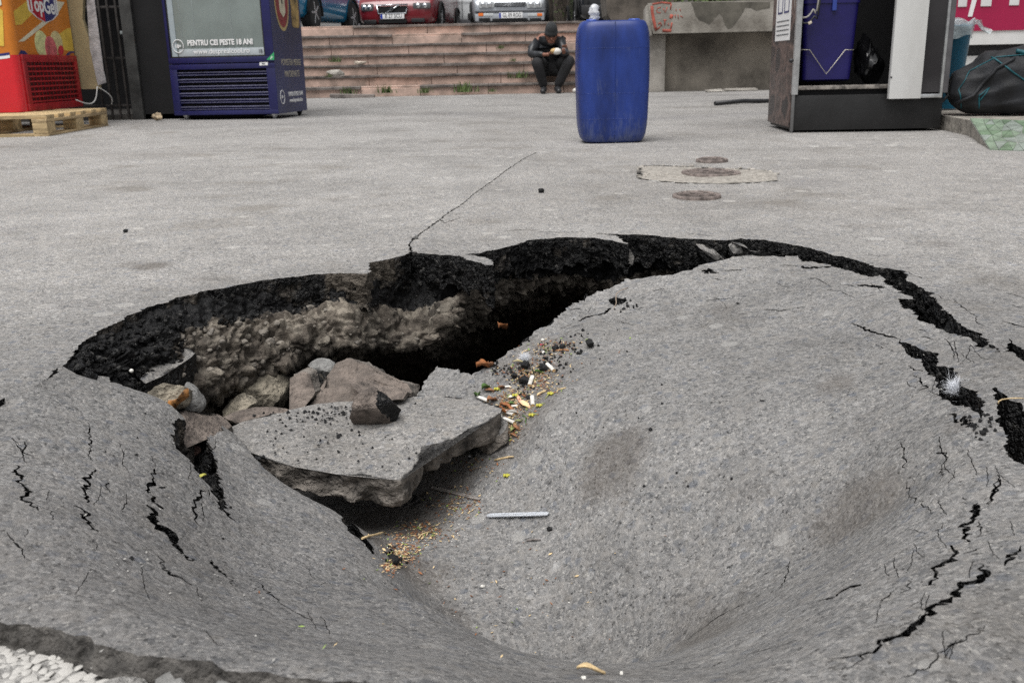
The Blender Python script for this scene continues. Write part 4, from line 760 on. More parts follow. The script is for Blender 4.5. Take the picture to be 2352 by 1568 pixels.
# crumbs on the slab: placed on the slab's own plane
def on_slab(px, py):
    wts = 1/(((np.array([q[:2] for q in PL])-np.array([px, py]))**2).sum(1)+50); z = (wts*np.array([q[2] for q in PL])).sum()/wts.sum(); return WZ(px, py, z)
V = []; F = []
for k in range(170):
    px, py = (rng.normal(745, 70), rng.normal(950, 12)) if k < 110 else (rng.uniform(620, 1080), rng.uniform(945, 1080))
    if py < 940-(px-650)*.1+8 or py > 1075: continue
    p = on_slab(px, py); s = rng.uniform(.001, .003); b = len(V)
    V += (p+np.array([[s, 0, 0], [0, s, 0], [-s, 0, 0], [0, -s, 0], [0, 0, s*1.2]])+[0, 0, .0012]).tolist(); F += [(b, b+1, b+4), (b+1, b+2, b+4), (b+2, b+3, b+4), (b+3, b, b+4)]
for k in range(70):
    px, py = (rng.uniform(560, 960), rng.normal(945, 10)) if k < 45 else (rng.uniform(560, 900), rng.uniform(960, 1060))
    if py < 938-(px-650)*.1+8 or py > 1075: continue
    p = on_slab(px, py); s = rng.uniform(.003, .0065); b = len(V); a = rng.uniform(0, 6); R2 = np.array([[math.cos(a), -math.sin(a), 0], [math.sin(a), math.cos(a), 0], [0, 0, 1]])
    V += (p+(np.array([[1, 0, 0], [.2, .8, 0], [-.9, .2, 0], [0, -.7, 0], [.2, .1, .9]])*s*rng.uniform(.6, 1.1, (5, 1))) @ R2.T+[0, 0, .001]).tolist(); F += [(b, b+1, b+4), (b+1, b+2, b+4), (b+2, b+3, b+4), (b+3, b, b+4)]
tag(mesh_np('slab_crumbs', V, F, M_crumb, smooth=False), 'fine dark crumbs on the big grey slab', 'crumbs', kind='stuff')
def bit(name, px, py, sz, mtl, seed, label, cat, onslab=False, group=None, flat=.8):
    p = on_slab(px, py) if onslab else S(px, py)[0]
    return rock(name, Vector((p[0], p[1], p[2]+sz*.3)), (sz, sz*.8, sz*flat), seed, mtl, rz=seed, cuts=6, amp=.3, sub=3, label=label, cat=cat, group=group)
bit('asphalt_lump', 1207, 845, .019, M_crumb, 1, 'black lump below the white fluff', 'asphalt lump'); bit('asphalt_lump', 1247, 850, .021, M_crumb, 2, 'black lump against the highest cigarette end', 'asphalt lump')
bit('asphalt_lump', 1275, 802, .013, M_crumb, 3, 'left black lump beside the orange twig', 'asphalt lump'); bit('asphalt_lump', 1292, 799, .013, M_crumb, 4, 'right black lump beside the orange twig', 'asphalt lump')
bit('asphalt_lump', 1355, 797, .022, M_crumb, 5, 'lone black crumbly lump well right of the litter', 'asphalt lump'); bit('asphalt_lump', 1203, 880, .02, M_crumb, 6, 'black lump left of the second cigarette end', 'asphalt lump')
bit('asphalt_lump', 1213, 917, .011, M_crumb, 7, 'black lump between the cream petal and the upright cigarette end', 'asphalt lump'); bit('asphalt_lump', 1180, 868, .016, M_crumb, 8, 'black lump at the head of the short crack in the litter', 'asphalt lump')
bit('pebble', 1262, 1218, .009, M_crumb, 9, 'single dark pebble below the clear stirrer', 'pebble'); bit('pebble', 289, 534, .013, M_crumb, 10, 'dark pebble on the pale paving at the far left', 'pebble'); bit('pebble', 955, 549, .016, M_greyst, 11, 'grey pebble in the long seam above the hole', 'pebble'); bit('pebble', 1244, 443, .022, M_crumb, 12, 'dark speck of rubbish between the seam and the drain cover', 'pebble'); bit('pebble', 1109, 1348, .007, mat('white_bit', (.75, .73, .68), .8, scale=80), 13, 'white crumb in the bottom of the dish', 'pebble')
bit('asphalt_lump', 905, 1292, .02, M_crumb, 14, 'black lump at the mouth of the torn gap below the slab', 'asphalt lump'); bit('asphalt_lump', 1375, 795, .006, M_crumb, 15, 'tiny crumb right of the lone black lump', 'asphalt lump')
# ------------------------------------------------------------------ litter
M_paper = mat('cigarette_paper', (.70, .685, .65), .75, color2=(.45, .42, .37), vary=.08, scale=70); M_filter = mat('filter_end', (.62, .42, .22), .9, vary=.3, scale=300); M_ash = mat('ash', (.25, .25, .25), .95, scale=400)
def butt(a, b, label, r=.0038):
    A = S(*a)[0]+[0, 0, r*1.0]; B = S(*b)[0]+[0, 0, r*1.0]; d = B-A; L_ = np.linalg.norm(d); d /= L_; L_ = max(min(L_, .032), .02); c = (A+B)/2; A = c-d*L_/2; B = c+d*L_/2
    e = empty('cigarette_end', A, 0, label, 'cigarette end', 'cigarette ends among the litter'); z = Vector((0, 0, 0)); Dv = Vector(d)
    m = MB(); n = 14; ax = Dv.cross(Vector((0, 0, 1))).normalized(); up = ax.cross(Dv)
    rings = []
    for k in range(8):
        t = k/7; rings.append([Dv*(L_*t)+(ax*math.cos(q)+up*math.sin(q)*(.8 if t > .15 else .62))*r*(1+.10*math.sin(5*q+k*1.3+L_*900)*(t < .5)) for q in [2*math.pi*i/n for i in range(n)]])
    m.loft(rings, cap=False); m.build('paper', M_paper, e)
    m = MB(); m.loft([[p*1.0 for p in [Dv*(L_*.99)+(ax*math.cos(q)+up*math.sin(q)*.8)*r*.93 for q in [2*math.pi*i/n for i in range(n)]]], [Dv*(L_*.93)+(ax*math.cos(q)+up*math.sin(q)*.8)*r*.9 for q in [2*math.pi*i/n for i in range(n)]]]); m.build('filter', M_filter, e)
    m = MB(); m.loft([[Dv*(-.0008)+(ax*math.cos(q)+up*math.sin(q)*.6)*r*.8 for q in [2*math.pi*i/n for i in range(n)]], [Dv*(.004)+(ax*math.cos(q)+up*math.sin(q)*.6)*r*.9 for q in [2*math.pi*i/n for i in range(n)]]]); m.build('burnt_end', M_ash, e)
butt((1255,838),(1274,857), 'cigarette end highest in the litter, pointing away from the hole'); butt((1223,868),(1216,890), 'second highest cigarette end, tilted, above the yellow buds')
butt((1222,912),(1224,938), 'cigarette end lying upright in the picture beside the cream petal'); butt((1150,946),(1185,958), 'longest white cigarette end by the right tip of the slab')
butt((1158,965),(1182,976), 'lowest cigarette end, half hidden under dry leaves'); butt((1098,915),(1121,925), 'cigarette end tucked behind the rear edge of the slab next to a green leaf')
def leafmesh(name, px, py, L_, W_, mtl, ang, curl=.5, twist=.3, label=None, cat='leaf', onslab=False, group=None, lift=.002, at=None, tip=1.):
    p = np.array(at) if at is not None else (on_slab(px, py) if onslab else S(px, py)[0]); V = []; F = []; nu, nv = 9, 5; ca, sa = math.cos(ang), math.sin(ang)
    for i in range(nu):
        t = i/(nu-1); wd = W_*.5*math.sin(math.pi*min(.98, max(.04, t))**tip)
        for j in range(nv):
            s = (j/(nv-1)*2-1); x = (t-.5)*L_; y = s*wd; z = curl*W_*(s*s)*.5+curl*L_*.25*math.sin(t*3+twist*3)+.08*W_*math.sin(9*t+4*s+px)
            V.append((p[0]+x*ca-y*sa, p[1]+x*sa+y*ca, p[2]+lift+z))
    for i in range(nu-1):
        for j in range(nv-1): F.append((i*nv+j, (i+1)*nv+j, (i+1)*nv+j+1, i*nv+j+1))
    o = mesh_np(name, V, F, mtl); md = o.modifiers.new('s', 'SOLIDIFY'); md.thickness = .0004; return tag(o, label, cat, group)
M_or = mat('orange_leaf', (.26, .095, .03), .7, vary=.5, scale=90, bump=.4); M_bl = mat('brown_leaf', (.26, .12, .06), .75, vary=.4, scale=90, bump=.4); M_gr = mat('green_leaf', (.07, .14, .03), .7, vary=.4, scale=90); M_cr = mat('cream_petal', (.78, .58, .30), .6, vary=.2, color2=(.7, .3, .25), scale=60); M_ye = mat('yellow_bud', (.50, .47, .06), .6, vary=.3, scale=100); M_st = mat('straw', (.60, .45, .25), .8, vary=.3, scale=120); M_pu = mat('purple_leaf', (.18, .07, .07), .7, vary=.3, scale=90)
leafmesh('dry_leaf', 1111, 848, .028, .02, M_or, .3, .9, .2, 'crumpled orange leaf on the black crumbs at the upper left of the litter'); leafmesh('dry_leaf', 1128, 842, .02, .014, M_bl, 1.2, .9, .6, 'brown curled leaf right of the crumpled orange leaf')
leafmesh('dry_leaf', 1160, 938, .022, .012, M_or, -.6, .8, .1, 'orange leaf above the longest cigarette end'); leafmesh('dry_leaf', 1158, 955, .018, .012, M_or, .2, 1.2, .5, 'curled orange leaf lying over the longest cigarette end', lift=.006); leafmesh('dry_leaf', 1176, 945, .02, .008, M_or, -.9, .7, .5, 'narrow orange leaf right of the orange leaf by the slab tip')
leafmesh('dry_leaf', 1132, 923, .024, .016, M_bl, .6, .6, .3, 'reddish brown leaf just above the slab tip'); leafmesh('dry_leaf', 1152, 893, .016, .01, M_bl, .9, .6, .3, 'small brown leaf in the middle of the litter'); leafmesh('dry_leaf', 1125, 900, .02, .010, M_bl, -.2, .4, .1, 'flat brown leaf at the left of the litter under the green one')
leafmesh('dry_leaf', 1190, 985, .02, .012, M_bl, -.4, .4, .7, 'dull brown leaf below the lowest cigarette end'); leafmesh('dry_leaf', 1185, 1002, .018, .008, M_bl, -.2, .4, .7, 'lowest brown leaf, next to the small asphalt lump')
leafmesh('grey_leaf', 1182, 950, .03, .010, mat('grey_leaf', (.34, .32, .29), .85, scale=80), -.35, .3, .2, 'dull grey-brown leaf right of the curled orange leaf', cat='leaf')
leafmesh('green_leaf', 1116, 896, .018, .013, M_gr, .7, 1., .2, 'green leaf at the upper left of the litter'); leafmesh('green_leaf', 1096, 913, .016, .013, M_gr, 1.7, 1., .4, 'crumpled green leaf at the end of the tucked cigarette end'); leafmesh('green_leaf', 1240, 858, .018, .01, M_gr, .1, .6, .4, 'green leaf under the black lump by the highest cigarette end'); leafmesh('green_leaf', 1176, 930, .014, .008, M_gr, -.1, .5, .1, 'green leaf fragment left of the cream petal'); leafmesh('green_leaf', 1193, 970, .016, .008, mat('olive_leaf', (.3, .32, .14), .75, scale=90), .5, .5, .4, 'olive leaf beside the lowest cigarette end')
leafmesh('olive_leaf', 1178, 990, .017, .009, mat('pale_green_leaf', (.38, .42, .16), .7, scale=90), 1.2, .6, .2, 'pale green leaf below the lowest cigarette end', cat='leaf')
leafmesh('petal', 1203, 934, .032, .013, M_cr, -.9, .5, .2, 'long cream and pink petal in the lower part of the litter', 'petal'); leafmesh('petal', 1192, 918, .018, .006, M_cr, -1.4, .5, .6, 'narrow folded cream petal above the long one', 'petal')
leafmesh('petal', 1175, 915, .012, .009, mat('pale_petal', (.72, .72, .62), .7, scale=90), .3, .4, .1, 'pale round petal left of the narrow cream petal', 'petal'); leafmesh('seed_pod', 1195, 836, .03, .007, mat('khaki_pod', (.38, .33, .18), .7, scale=90), -.15, .5, .2, 'khaki seed pod under the white fluff', 'seed pod'); leafmesh('petal', 1246, 795, .012, .006, mat('red_petal', (.5, .05, .08), .6, scale=90), .8, .5, .3, 'red petal at the top of the litter', 'petal')
leafmesh('orange_leaf', 412, 933, .034, .02, mat('bright_orange_leaf', (.34, .15, .04), .7, vary=.6, scale=80), -.05, 1.3, 1.5, 'bright orange leaf on the edge of the left slab', lift=.006, cat='leaf'); 
leafmesh('dry_leaf', 0, 0, .03, .022, M_or, 1., .9, .4, 'rust coloured leaf standing on black debris inside the dark hole', at=WY(1155, 758, 1.93)); leafmesh('yellow_leaf', 467, 1098, .012, .007, mat('yellow_green', (.4, .38, .08), .7, scale=90), 1.2, .6, .1, 'tiny yellow leaf caught at the edge of the left fracture', cat='leaf')
for i, (px, py, qx, qy, lb) in enumerate([(1264,907,1252,917,'yellow bud with a stem right of the upright cigarette end'), (1238,934,1252,928,'yellow bud level with the foot of the upright cigarette end'), (1221,956,1236,953,'yellow bud below the cream petal'), (1163,1095,1166,1090,'lone yellow bud between the two stirrers'), (1183,911,1190,916,'yellow bud left of the narrow cream petal'), (1141,896,1150,900,'yellow bud beside the small brown leaf')]):
    A = S1(px, py); B = S1(qx, qy); e = empty('flower_bud', A, 0, lb, 'flower bud'); m = MB(); 
    for k in range(5): m.sph((.0035*math.cos(k*1.26), .0028*math.sin(k*1.26), .003), (.0032, .002, .0022), 8, 5, rz=k*1.26)
    m.build('bud', M_ye, e, smooth=True); m = MB(); m.tube([(0, 0, .002), (B-A)*.5+Vector((0, 0, .004)), B-A+Vector((0, 0, .001))], .0006, 5); m.build('stem', mat('stem', (.35, .4, .1), .7, scale=90) if i == 0 else bpy.data.materials['stem'], e)
def stick(name, a, b, r, mtl, label, cat='twig', bend=.003, lift=.0015):
    A = S(*a)[0]; B = S(*b)[0]; pts = []
    for k in range(6):
        t = k/5; p = A+(B-A)*t; p[2] = max(p[2], hgt(p[0], p[1])[0])+lift+bend*math.sin(t*3.1)*.5; p[0] += bend*math.sin(t*5+a[0]); pts.append(tuple(p))
    m = MB(); m.tube(pts, [r*(1, 1.1, .95, 1.05, .9, .55)[k] for k in range(6)], 6); return tag(m.build(name, mtl), label, cat)
stick('twig', (1296,892), (1278,904), .0012, M_st, 'pale straw right of the litter'); stick('twig', (1208,806), (1200,817), .0014, M_st, 'short straw above the white fluff'); stick('twig', (1281,806), (1310,807), .0012, mat('orange_twig', (.45, .22, .1), .8, scale=90), 'orange-brown twig below the two black lumps'); stick('twig', (1251,899), (1236,911), .0018, M_st, 'thick pale straw left of the yellow bud with a stem')
stick('twig', (835,1238), (889,1223), .0016, M_st, 'straw in the shade beside the torn gap below the slab'); stick('twig', (1137,1058), (1184,1050), .0018, M_st, 'pale stick with a dark end below the small asphalt lump'); stick('twig', (1207,1243), (1245,1241), .0016, mat('grey_twig', (.2, .18, .17), .85, scale=90), 'grey flattened twig below the dark pebble'); stick('twig', (957,1238), (990,1222), .0012, M_st, 'thin straw in the middle of the floor litter')
stick('grass_blade', (1200,955+0), (1212,975), .0009, M_gr, 'thin green blade near the lowest yellow bud', 'blade'); stick('rootlet', (1442,662), (1398,712), .0009, mat('root', (.33, .26, .2), .8, scale=80), 'dry rootlet beside the small square hole in the right slab', 'rootlet', bend=.01); stick('rootlet', (2290,930), (2345,918), .0008, M_st, 'dry grass stalk across the right-hand crack', 'rootlet', bend=.006)
M_clear = mat('clear_plastic', (.85, .88, .93), .1, vary=.05, scale=30, trans=.5, spec=.7); M_clear2 = mat('dusty_plastic', (.50, .46, .43), .35, vary=.3, scale=80, trans=.3, spec=.6)
def stirrer(a, b, wd, mtl, label):
    A = S(*a)[0]; B = S(*b)[0]; L_ = math.hypot(B[0]-A[0], B[1]-A[1]); ang = math.atan2(B[1]-A[1], B[0]-A[0]); tilt = math.atan2(B[2]-A[2], L_)
    e = empty('plastic_stirrer', (A+B)/2+np.array([0, 0, .002]), ang, label, 'stirrer'); e.rotation_euler = (0, -tilt, ang)
    def outl(r0, n=10): return [(L_/2*s-(r0 if s > 0 else -r0)+r0*math.cos(q), r0*math.sin(q)) for s, q in [(1, -math.pi/2+math.pi*k/n) for k in range(n+1)]+[(-1, math.pi/2+math.pi*k/n) for k in range(n+1)]]
    m = MB(); m.prism(outl(wd/2), .0012); m.build('blade', mtl, e)
    m = MB(); o = outl(wd/2); m.tube([(x, y, .0015) for x, y in o]+[(o[0][0], o[0][1], .0015)], .0006, 5, cap=False); m.build('rim', mtl, e)
    for k in (-1, 0, 1):
        m = MB(); m.box((k*L_*.22-.004*0, .0008, .0022), (L_*.15, .0016, .0012), bevel=.0004, seg=1); m.build('rib', mtl, e)
stirrer((1118,1187), (1262,1183), .0105, M_clear, 'clear plastic coffee stirrer lying level on the floor of the dish'); stirrer((992,1122), (1103,1150), .007, M_clear2, 'dusty plastic stirrer slanting near the front corner of the big slab')
A = S1(995, 1059); m = MB(); m.box((0, 0, .003), (.032, .012, .0006), rz=-.35, rx=.25); o = m.build('plastic_scrap', M_clear2); o.location = A; tag(o, 'pale plastic scrap under the right side of the big slab', 'plastic scrap')
for (px, py, lb) in [(1112,890,'white speck left of the green leaf'), (1248,813,'white pellet at the top of the litter'), (1247,784,'white pellet above the red petal'), (319,842,'white paper scrap on the black debris at the left end')]:
    p = S(px, py)[0] if px > 400 else WY(px, py, 1.45)-np.array([0, .03, 0]); m = MB(); m.sph((0, 0, .003), (.0035, .003, .003), 8, 6); o = m.build('white_pellet' if px > 400 else 'paper_scrap', bpy.data.materials['white_bit'], smooth=True, jitter=.0004); o.location = p; tag(o, lb, 'litter')
for (a, b, lb) in [((1160,892),(1172,889),'white paper strip in the middle of the litter'), ((1176,936),(1190,934),'torn white paper above the long cigarette end')]:
    A, B = S1(*a), S1(*b); m = MB(); m.box((0, 0, .003), ((B-A).length, .005, .001), rx=.3, bevel=.0003, seg=1); o = m.build('paper_scrap', M_paper); o.location = (A+B)/2; o.rotation_euler[2] = .2; tag(o, lb, 'paper scrap')
def fluff(px, py, r, at, label, n=260, seed=1):
    r_ = np.random.default_rng(seed); V = []; F = []
    for k in range(n):
        d = r_.normal(size=3); d[2] = abs(d[2])*.8; d /= np.linalg.norm(d); L_ = r*r_.uniform(.3, .95)**1.0; s = np.cross(d, r_.normal(size=3)); s = s/np.linalg.norm(s)*.00012; b = len(V); o_ = r_.normal(size=3)*r*.25; bend = r_.normal(size=3)*r*.15
        V += [(at+o_-s).tolist(), (at+o_+s).tolist(), (at+o_+d*L_*.5+bend+s).tolist(), (at+o_+d*L_*.5+bend-s).tolist(), (at+o_+d*L_+bend*1.5).tolist()]; F += [(b, b+1, b+2, b+3), (b+3, b+2, b+4)]
    o = mesh_np('feather_fluff', V, F, mat('white_down', (.8, .82, .86), .9, vary=.03, scale=90) if 'white_down' not in bpy.data.materials else bpy.data.materials['white_down'], smooth=False); return tag(o, label, 'feather')
fluff(0, 0, .013, S(1205, 826)[0]+[0, 0, .003], 'tuft of white down among the litter', 800, 1); fluff(0, 0, .017, WZ(2196, 892, -.025), 'white feather tuft caught in the right-hand crack', 1100, 2)
# fine plant litter
def flakes(name, label, spots, mtl, smin=.001, smax=.004):
    V = []; F = []
    for (px, py, rx, ry, n) in spots:
        a = rng.normal(size=(n, 2))*.55; P = S(px+a[:, 0]*rx, py+a[:, 1]*ry); P = P[~in_poly(P[:, :2], main_poly)]
        for p in P:
            s = rng.uniform(smin, smax); w_ = s*rng.uniform(.15, .5); an = rng.uniform(0, 6.3); t = rng.uniform(-.4, .4); d = np.array([math.cos(an), math.sin(an), t])*s; e_ = np.array([-math.sin(an), math.cos(an), rng.uniform(-.5, .5)])*w_; b = len(V); q = p+[0, 0, .0012+abs(t)*s]
            V += [(q-d).tolist(), (q+e_).tolist(), (q+d).tolist(), (q-e_).tolist()]; F.append((b, b+1, b+2, b+3))
    return tag(mesh_np(name, V, F, mtl, smooth=False), label, 'plant litter', kind='stuff')
sp = lambda k: [(1180,925,42,30,int(300*k)),(1215,860,60,34,int(230*k)),(1270,800,50,18,int(110*k)),(1245,880,45,24,int(90*k)),(1175,985,25,25,int(110*k)),(970,1225,70,30,int(170*k)),(925,1268,35,26,int(100*k)),(1045,1160,60,35,int(90*k)),(1090,1070,60,30,int(40*k)),(900,1300,25,16,int(60*k)),(1100,1350,300,150,int(30*k)),(1300,820,120,60,int(20*k))]
flakes('plant_litter', 'tan plant scraps drifted into the bottom of the dish', sp(1.), M_st); flakes('plant_litter', 'orange-brown plant scraps mixed through the drift', sp(.6), M_or); flakes('plant_litter', 'cream specks mixed through the drift', sp(.5), M_paper, .0006, .0018); flakes('plant_litter', 'green scraps mixed through the drift', sp(.25), mat('green_scrap', (.25, .35, .08), .7, scale=90)); flakes('plant_litter', 'dark brown scraps mixed through the drift', sp(.7), M_bl)
flakes('pale_grit', 'pale grit scattered over the paving', [(1400,1150,700,400,260),(500,1250,500,250,160),(1200,450,1400,60,200),(300,550,600,80,80),(1900,850,500,250,120),(2100,560,400,80,60)], mat('grit', (.34, .33, .31), .8, scale=80), .0008, .0022)
A = S1(1350, 1553); leafmesh('dry_leaf', 1358, 1548, .024, .006, M_st, .1, .9, .3, 'curled straw-coloured leaf at the bottom edge of the picture'); 
for px, py, lb in [(1341, 1558, 'white crumb under the curled straw-coloured leaf'), (1427, 1548, 'white crumb to the right of the curled straw-coloured leaf')]: bit('white_crumb', px, py, .0042, bpy.data.materials['white_bit'], int(px), lb, 'crumb')
for px, py, rr, lb in [(1750,920,7,'pale flat pebble set in the right slab, below its middle'), (1140,0,0,'')][:1]: bit('pebble', px, py, .01, M_greyst, 40, lb, 'pebble', flat=.3)
# ------------------------------------------------------------------ washed-gravel kerb and stones at the bottom left
M_mortar = mat('mortar', (.34, .33, .315), .95, vary=.4, scale=60, bump=.8, bscale=200); M_wpeb = mat('white_pebble', (.47, .455, .43), .9, vary=.3, scale=60, bump=.2); M_opeb = mat('peach_pebble', (.55, .38, .26), .75, vary=.2, scale=60)
kz = -.022
KO = [(-120,1470),(0,1470),(35,1474),(64,1481),(99,1486),(134,1500),(150,1512),(172,1517),(188,1538),(231,1555),(279,1566),(300,1640),(100,1700),(-120,1650)]
kr = empty('gravel_kerb', WZ(80, 1530, kz), 0, 'washed-gravel kerb stone with white pebbles in the bottom left corner', 'kerb'); kl = np.array(kr.location)
sheet('kerb_body', [tuple(WZ(a, b, kz)-kl) for a, b in KO], (0, 0, -1), .07, 121, [M_mortar, M_mortar], amp=.003, step=.006, parent=kr)
kp = WZ(np.array([p[0] for p in KO]), np.array([p[1] for p in KO]), kz)[:, :2]; cands = []
for k in range(5000):
    c_ = np.array([rng.uniform(kp[:, 0].min(), kp[:, 0].max()), rng.uniform(kp[:, 1].min(), kp[:, 1].max())]); s = rng.uniform(.0028, .0085)
    if in_poly(c_[None], kp)[0] and all(np.hypot(*(c_-q[0])) > (s+q[1])*.80 for q in cands): cands.append((c_, s))
cands = cands[:260]; pebs = []
for s_ in range(4):
    o = rock('pebble', (0, 0, -5), (1, 1, .62), 60+s_, M_wpeb, cuts=12, amp=.10, sub=2); pebs.append(o.data); bpy.data.objects.remove(o)
for k, (c_, s) in enumerate(cands):
    o = bpy.data.objects.new('pebble', pebs[k % 4]); link(o, kr); o.location = (c_[0]-kl[0], c_[1]-kl[1], -s*.22); o.scale = (s*2.3, s*1.9, s*1.1); o.rotation_euler = (0, 0, rng.uniform(0, 3))
for (px, py, sx, sy, sd, lb) in [(412,1566,.030,.024,3,'pale stone at the bottom edge, left of the middle'), (560,1576,.036,.024,4,'pale stone cut by the bottom edge, right of the other one'), (300,1575,.03,.02,5,'grey gritty stone between the kerb and the pale stones')]:
    p = WZ(px, py, -.02); rock('edge_stone', Vector((p[0], p[1]-.006, -.017)), (sx, sy, .024), sd+200, M_greyst if px != 300 else M_mortar, rz=.2, cuts=6, amp=.15, label=lb, cat='stone')
xs = np.linspace(-1.2, 1.2, 120); ys = np.linspace(.12, .95, 45); XX, YY = np.meshgrid(xs, ys); q = np.c_[XX.ravel(), YY.ravel(), XX.ravel()*0]; q[:, 2] = -.075-.13*np.clip((YY.ravel()-.62)/.1, 0, 1)+.014*fbm(q*18, 4, 77); nx = len(xs)
m_ = in_poly(q[:, :2], main_poly)
o = mesh_np('gutter_dirt', q, [(j*nx+i, j*nx+i+1, (j+1)*nx+i+1, (j+1)*nx+i) for j in range(len(ys)-1) for i in range(nx-1) if ys[j] < .62], mat('gutter_dirt', (.10, .09, .08), .97, vary=.5, scale=40, bump=1., bscale=90)); tag(o, kind='structure')
# ------------------------------------------------------------------ covers set in the paving
M_iron = mat('rusty_iron', (.20, .165, .15), .75, metal=.2, vary=.45, scale=30, bump=.5, bscale=120)
M_irond = mat('dark_iron', (.14, .118, .108), .8, metal=.2, vary=.4, scale=30)
def cover(cx, cy, rpx, label, up=.004, tilt=0.):
    c = WZ(cx, cy, 0); r = (WZ(cx+rpx, cy, 0)-WZ(cx-rpx, cy, 0))[0]/2; c[2] = hgt(c[0], c[1])[0] if c[1] < Y1 else .004
    e = empty('valve_cover', (c[0], c[1], c[2]+up), .3, label, 'valve cover', 'small iron covers in the paving')
    e.rotation_euler[1] = tilt
    m = MB(); m.lathe([(r*.80, .0), (r*.80, .004), (r*.97, .006), (r, .003), (r, -.02)], n=48); m.build('frame', M_iron, e)
    m = MB(); m.lathe([(r*.76, -.01), (r*.76, .0055), (r*.74, .007)], n=48); m.build('lid', M_irond, e)
    m = MB(); m.lathe([(r*.70, .006), (r*.70, .0105), (r*.63, .0105), (r*.63, .006)], n=48); m.build('raised_ring', M_iron, e)
    for y_, w_ in ((-.2, .28), (.0, .45), (.2, .28)): m = MB(); m.box((0, r*y_, .0085), (r*w_*1.4, r*.09, .004), bevel=.001, seg=1); m.build('raised_bar', M_iron, e)
    for s_ in (-1, 1): m = MB(); m.tube([(s_*r*(.42+.06*math.cos(q)), r*.5*math.sin(q), .0085) for q in np.linspace(-1.2, 1.2, 9)], .0022, 6); m.build('raised_bar', M_iron, e)
    return e
cover(1600, 453, 57, 'nearest of three round iron covers in the paving'); cover(1633, 402, 70, 'middle and largest round iron cover, tilted in a pebbly concrete patch', .006, .02); cover(1635, 373, 38, 'farthest and smallest round iron cover', .006)
PO = [(1466,384),(1500,379),(1545,381),(1600,384),(1680,387),(1740,389),(1785,399),(1782,414),(1730,419),(1640,421),(1560,419),(1500,414),(1466,408),(1474,395)]
tag(sheet('concrete_patch', [tuple(WZ(a, b, .004+hgt(*WZ(a, b, 0)[:2])[0])) for a, b in PO], (0, 0, -1), .012, 131, [mat('pebbly_concrete', (.30, .28, .25), .9, color2=(.15, .135, .118), vary=.3, scale=60, bump=.35, bscale=90), M_mortar], amp=.02, bump=.002, step=.02, rows=3), 'worn pebbly concrete patch round the middle cover', 'concrete patch')
V = []
pc = WZ(np.array([p[0] for p in PO]), np.array([p[1] for p in PO]), 0)[:, :2]; ppl = []
cc = WZ(1633, 402, 0)[:2]; rc = .19
while len(ppl) < 170:
    c_ = np.array([rng.uniform(pc[:, 0].min(), pc[:, 0].max()), rng.uniform(pc[:, 1].min(), pc[:, 1].max())])
    if in_poly(c_[None], pc)[0] and np.hypot(*(c_-cc)) > .125: ppl.append(c_)
pr_ = empty('patch_pebbles', (cc[0], cc[1], .006), 0); bpy.data.objects.remove(pr_)
bmv = []; bmf = []; b0 = 0
for c_ in ppl:
    me = pebs[rng.integers(4)]; s = rng.uniform(.005, .012); a = rng.uniform(0, 3); vv = np.array([v.co[:] for v in me.vertices])*[s*2, s*1.4, s*.8]; ca, sa = math.cos(a), math.sin(a); vv = np.c_[vv[:, 0]*ca-vv[:, 1]*sa+c_[0], vv[:, 0]*sa+vv[:, 1]*ca+c_[1], vv[:, 2]+.005]
    bmv.append(vv); bmf += [tuple(i+b0 for i in p_.vertices) for p_ in me.polygons]; b0 += len(vv)
tag(mesh_np('patch_pebbles', np.concatenate(bmv), bmf, mat('mixed_pebble', (.34, .315, .28), .8, color2=(.20, .18, .155), vary=.3, scale=20)), 'loose pebbles exposed in the worn concrete patch', 'pebbles', kind='stuff')
# ================================================================== everything standing beyond the hole
class Frame:
    """a vertical plane in the place: origin x0,y0 and heading; gives local (x, z) of what is seen at a photo position"""
    def __init__(s, x0, y0, yaw=0.): s.o = np.array([x0, y0, 0.]); s.yaw = yaw; s.ex = np.array([math.cos(yaw), math.sin(yaw), 0]); s.ey = np.array([-math.sin(yaw), math.cos(yaw), 0])
    def at(s, px, py, dy=0.):
        d = rays(px, py); p0 = s.o+s.ey*dy; t = ((p0-[0, 0, CAM_H]) @ s.ey)/(d @ s.ey); q = d*t+[0, 0, CAM_H]-s.o; return float(q @ s.ex), float(q[2])
    def side(s, px, py, x):
        """on the plane local x = const: gives (y, z)"""
        d = rays(px, py); p0 = s.o+s.ex*x; t = ((p0-[0, 0, CAM_H]) @ s.ex)/(d @ s.ex); q = d*t+[0, 0, CAM_H]-s.o; return float(q @ s.ey), float(q[2])
def pbox(name, x0, x1, y0, y1, z0, z1, m, parent, bevel=.003, label=None, seg=2):
    o = MB().box(((x0+x1)/2, (y0+y1)/2, (z0+z1)/2), (abs(x1-x0), abs(y1-y0), abs(z1-z0)), bevel=bevel, seg=seg).build(name, m, parent, auto=40)
    if label: o['label'] = label
    return o
def flat(name, pts, y, m, parent, th=.0008, axis='y', label=None):
    """printed film: outline in (x, z) laid on a front plane, or in (y, z) on a side plane (axis='x')"""
    mb = MB(); n = len(pts)
    if axis == 'y': a = [mb.bm.verts.new((p[0], y, p[1])) for p in pts]; b = [mb.bm.verts.new((p[0], y+th, p[1])) for p in pts]
    else: a = [mb.bm.verts.new((y, p[0], p[1])) for p in pts]; b = [mb.bm.verts.new((y-th, p[0], p[1])) for p in pts]
    mb.bm.faces.new(a); mb.bm.faces.new(b[::-1])
    for i in range(n): mb.bm.faces.new((a[i], a[(i+1) % n], b[(i+1) % n], b[i]))
    o = mb.build(name, m, parent); 
    if label: o['label'] = label
    return o
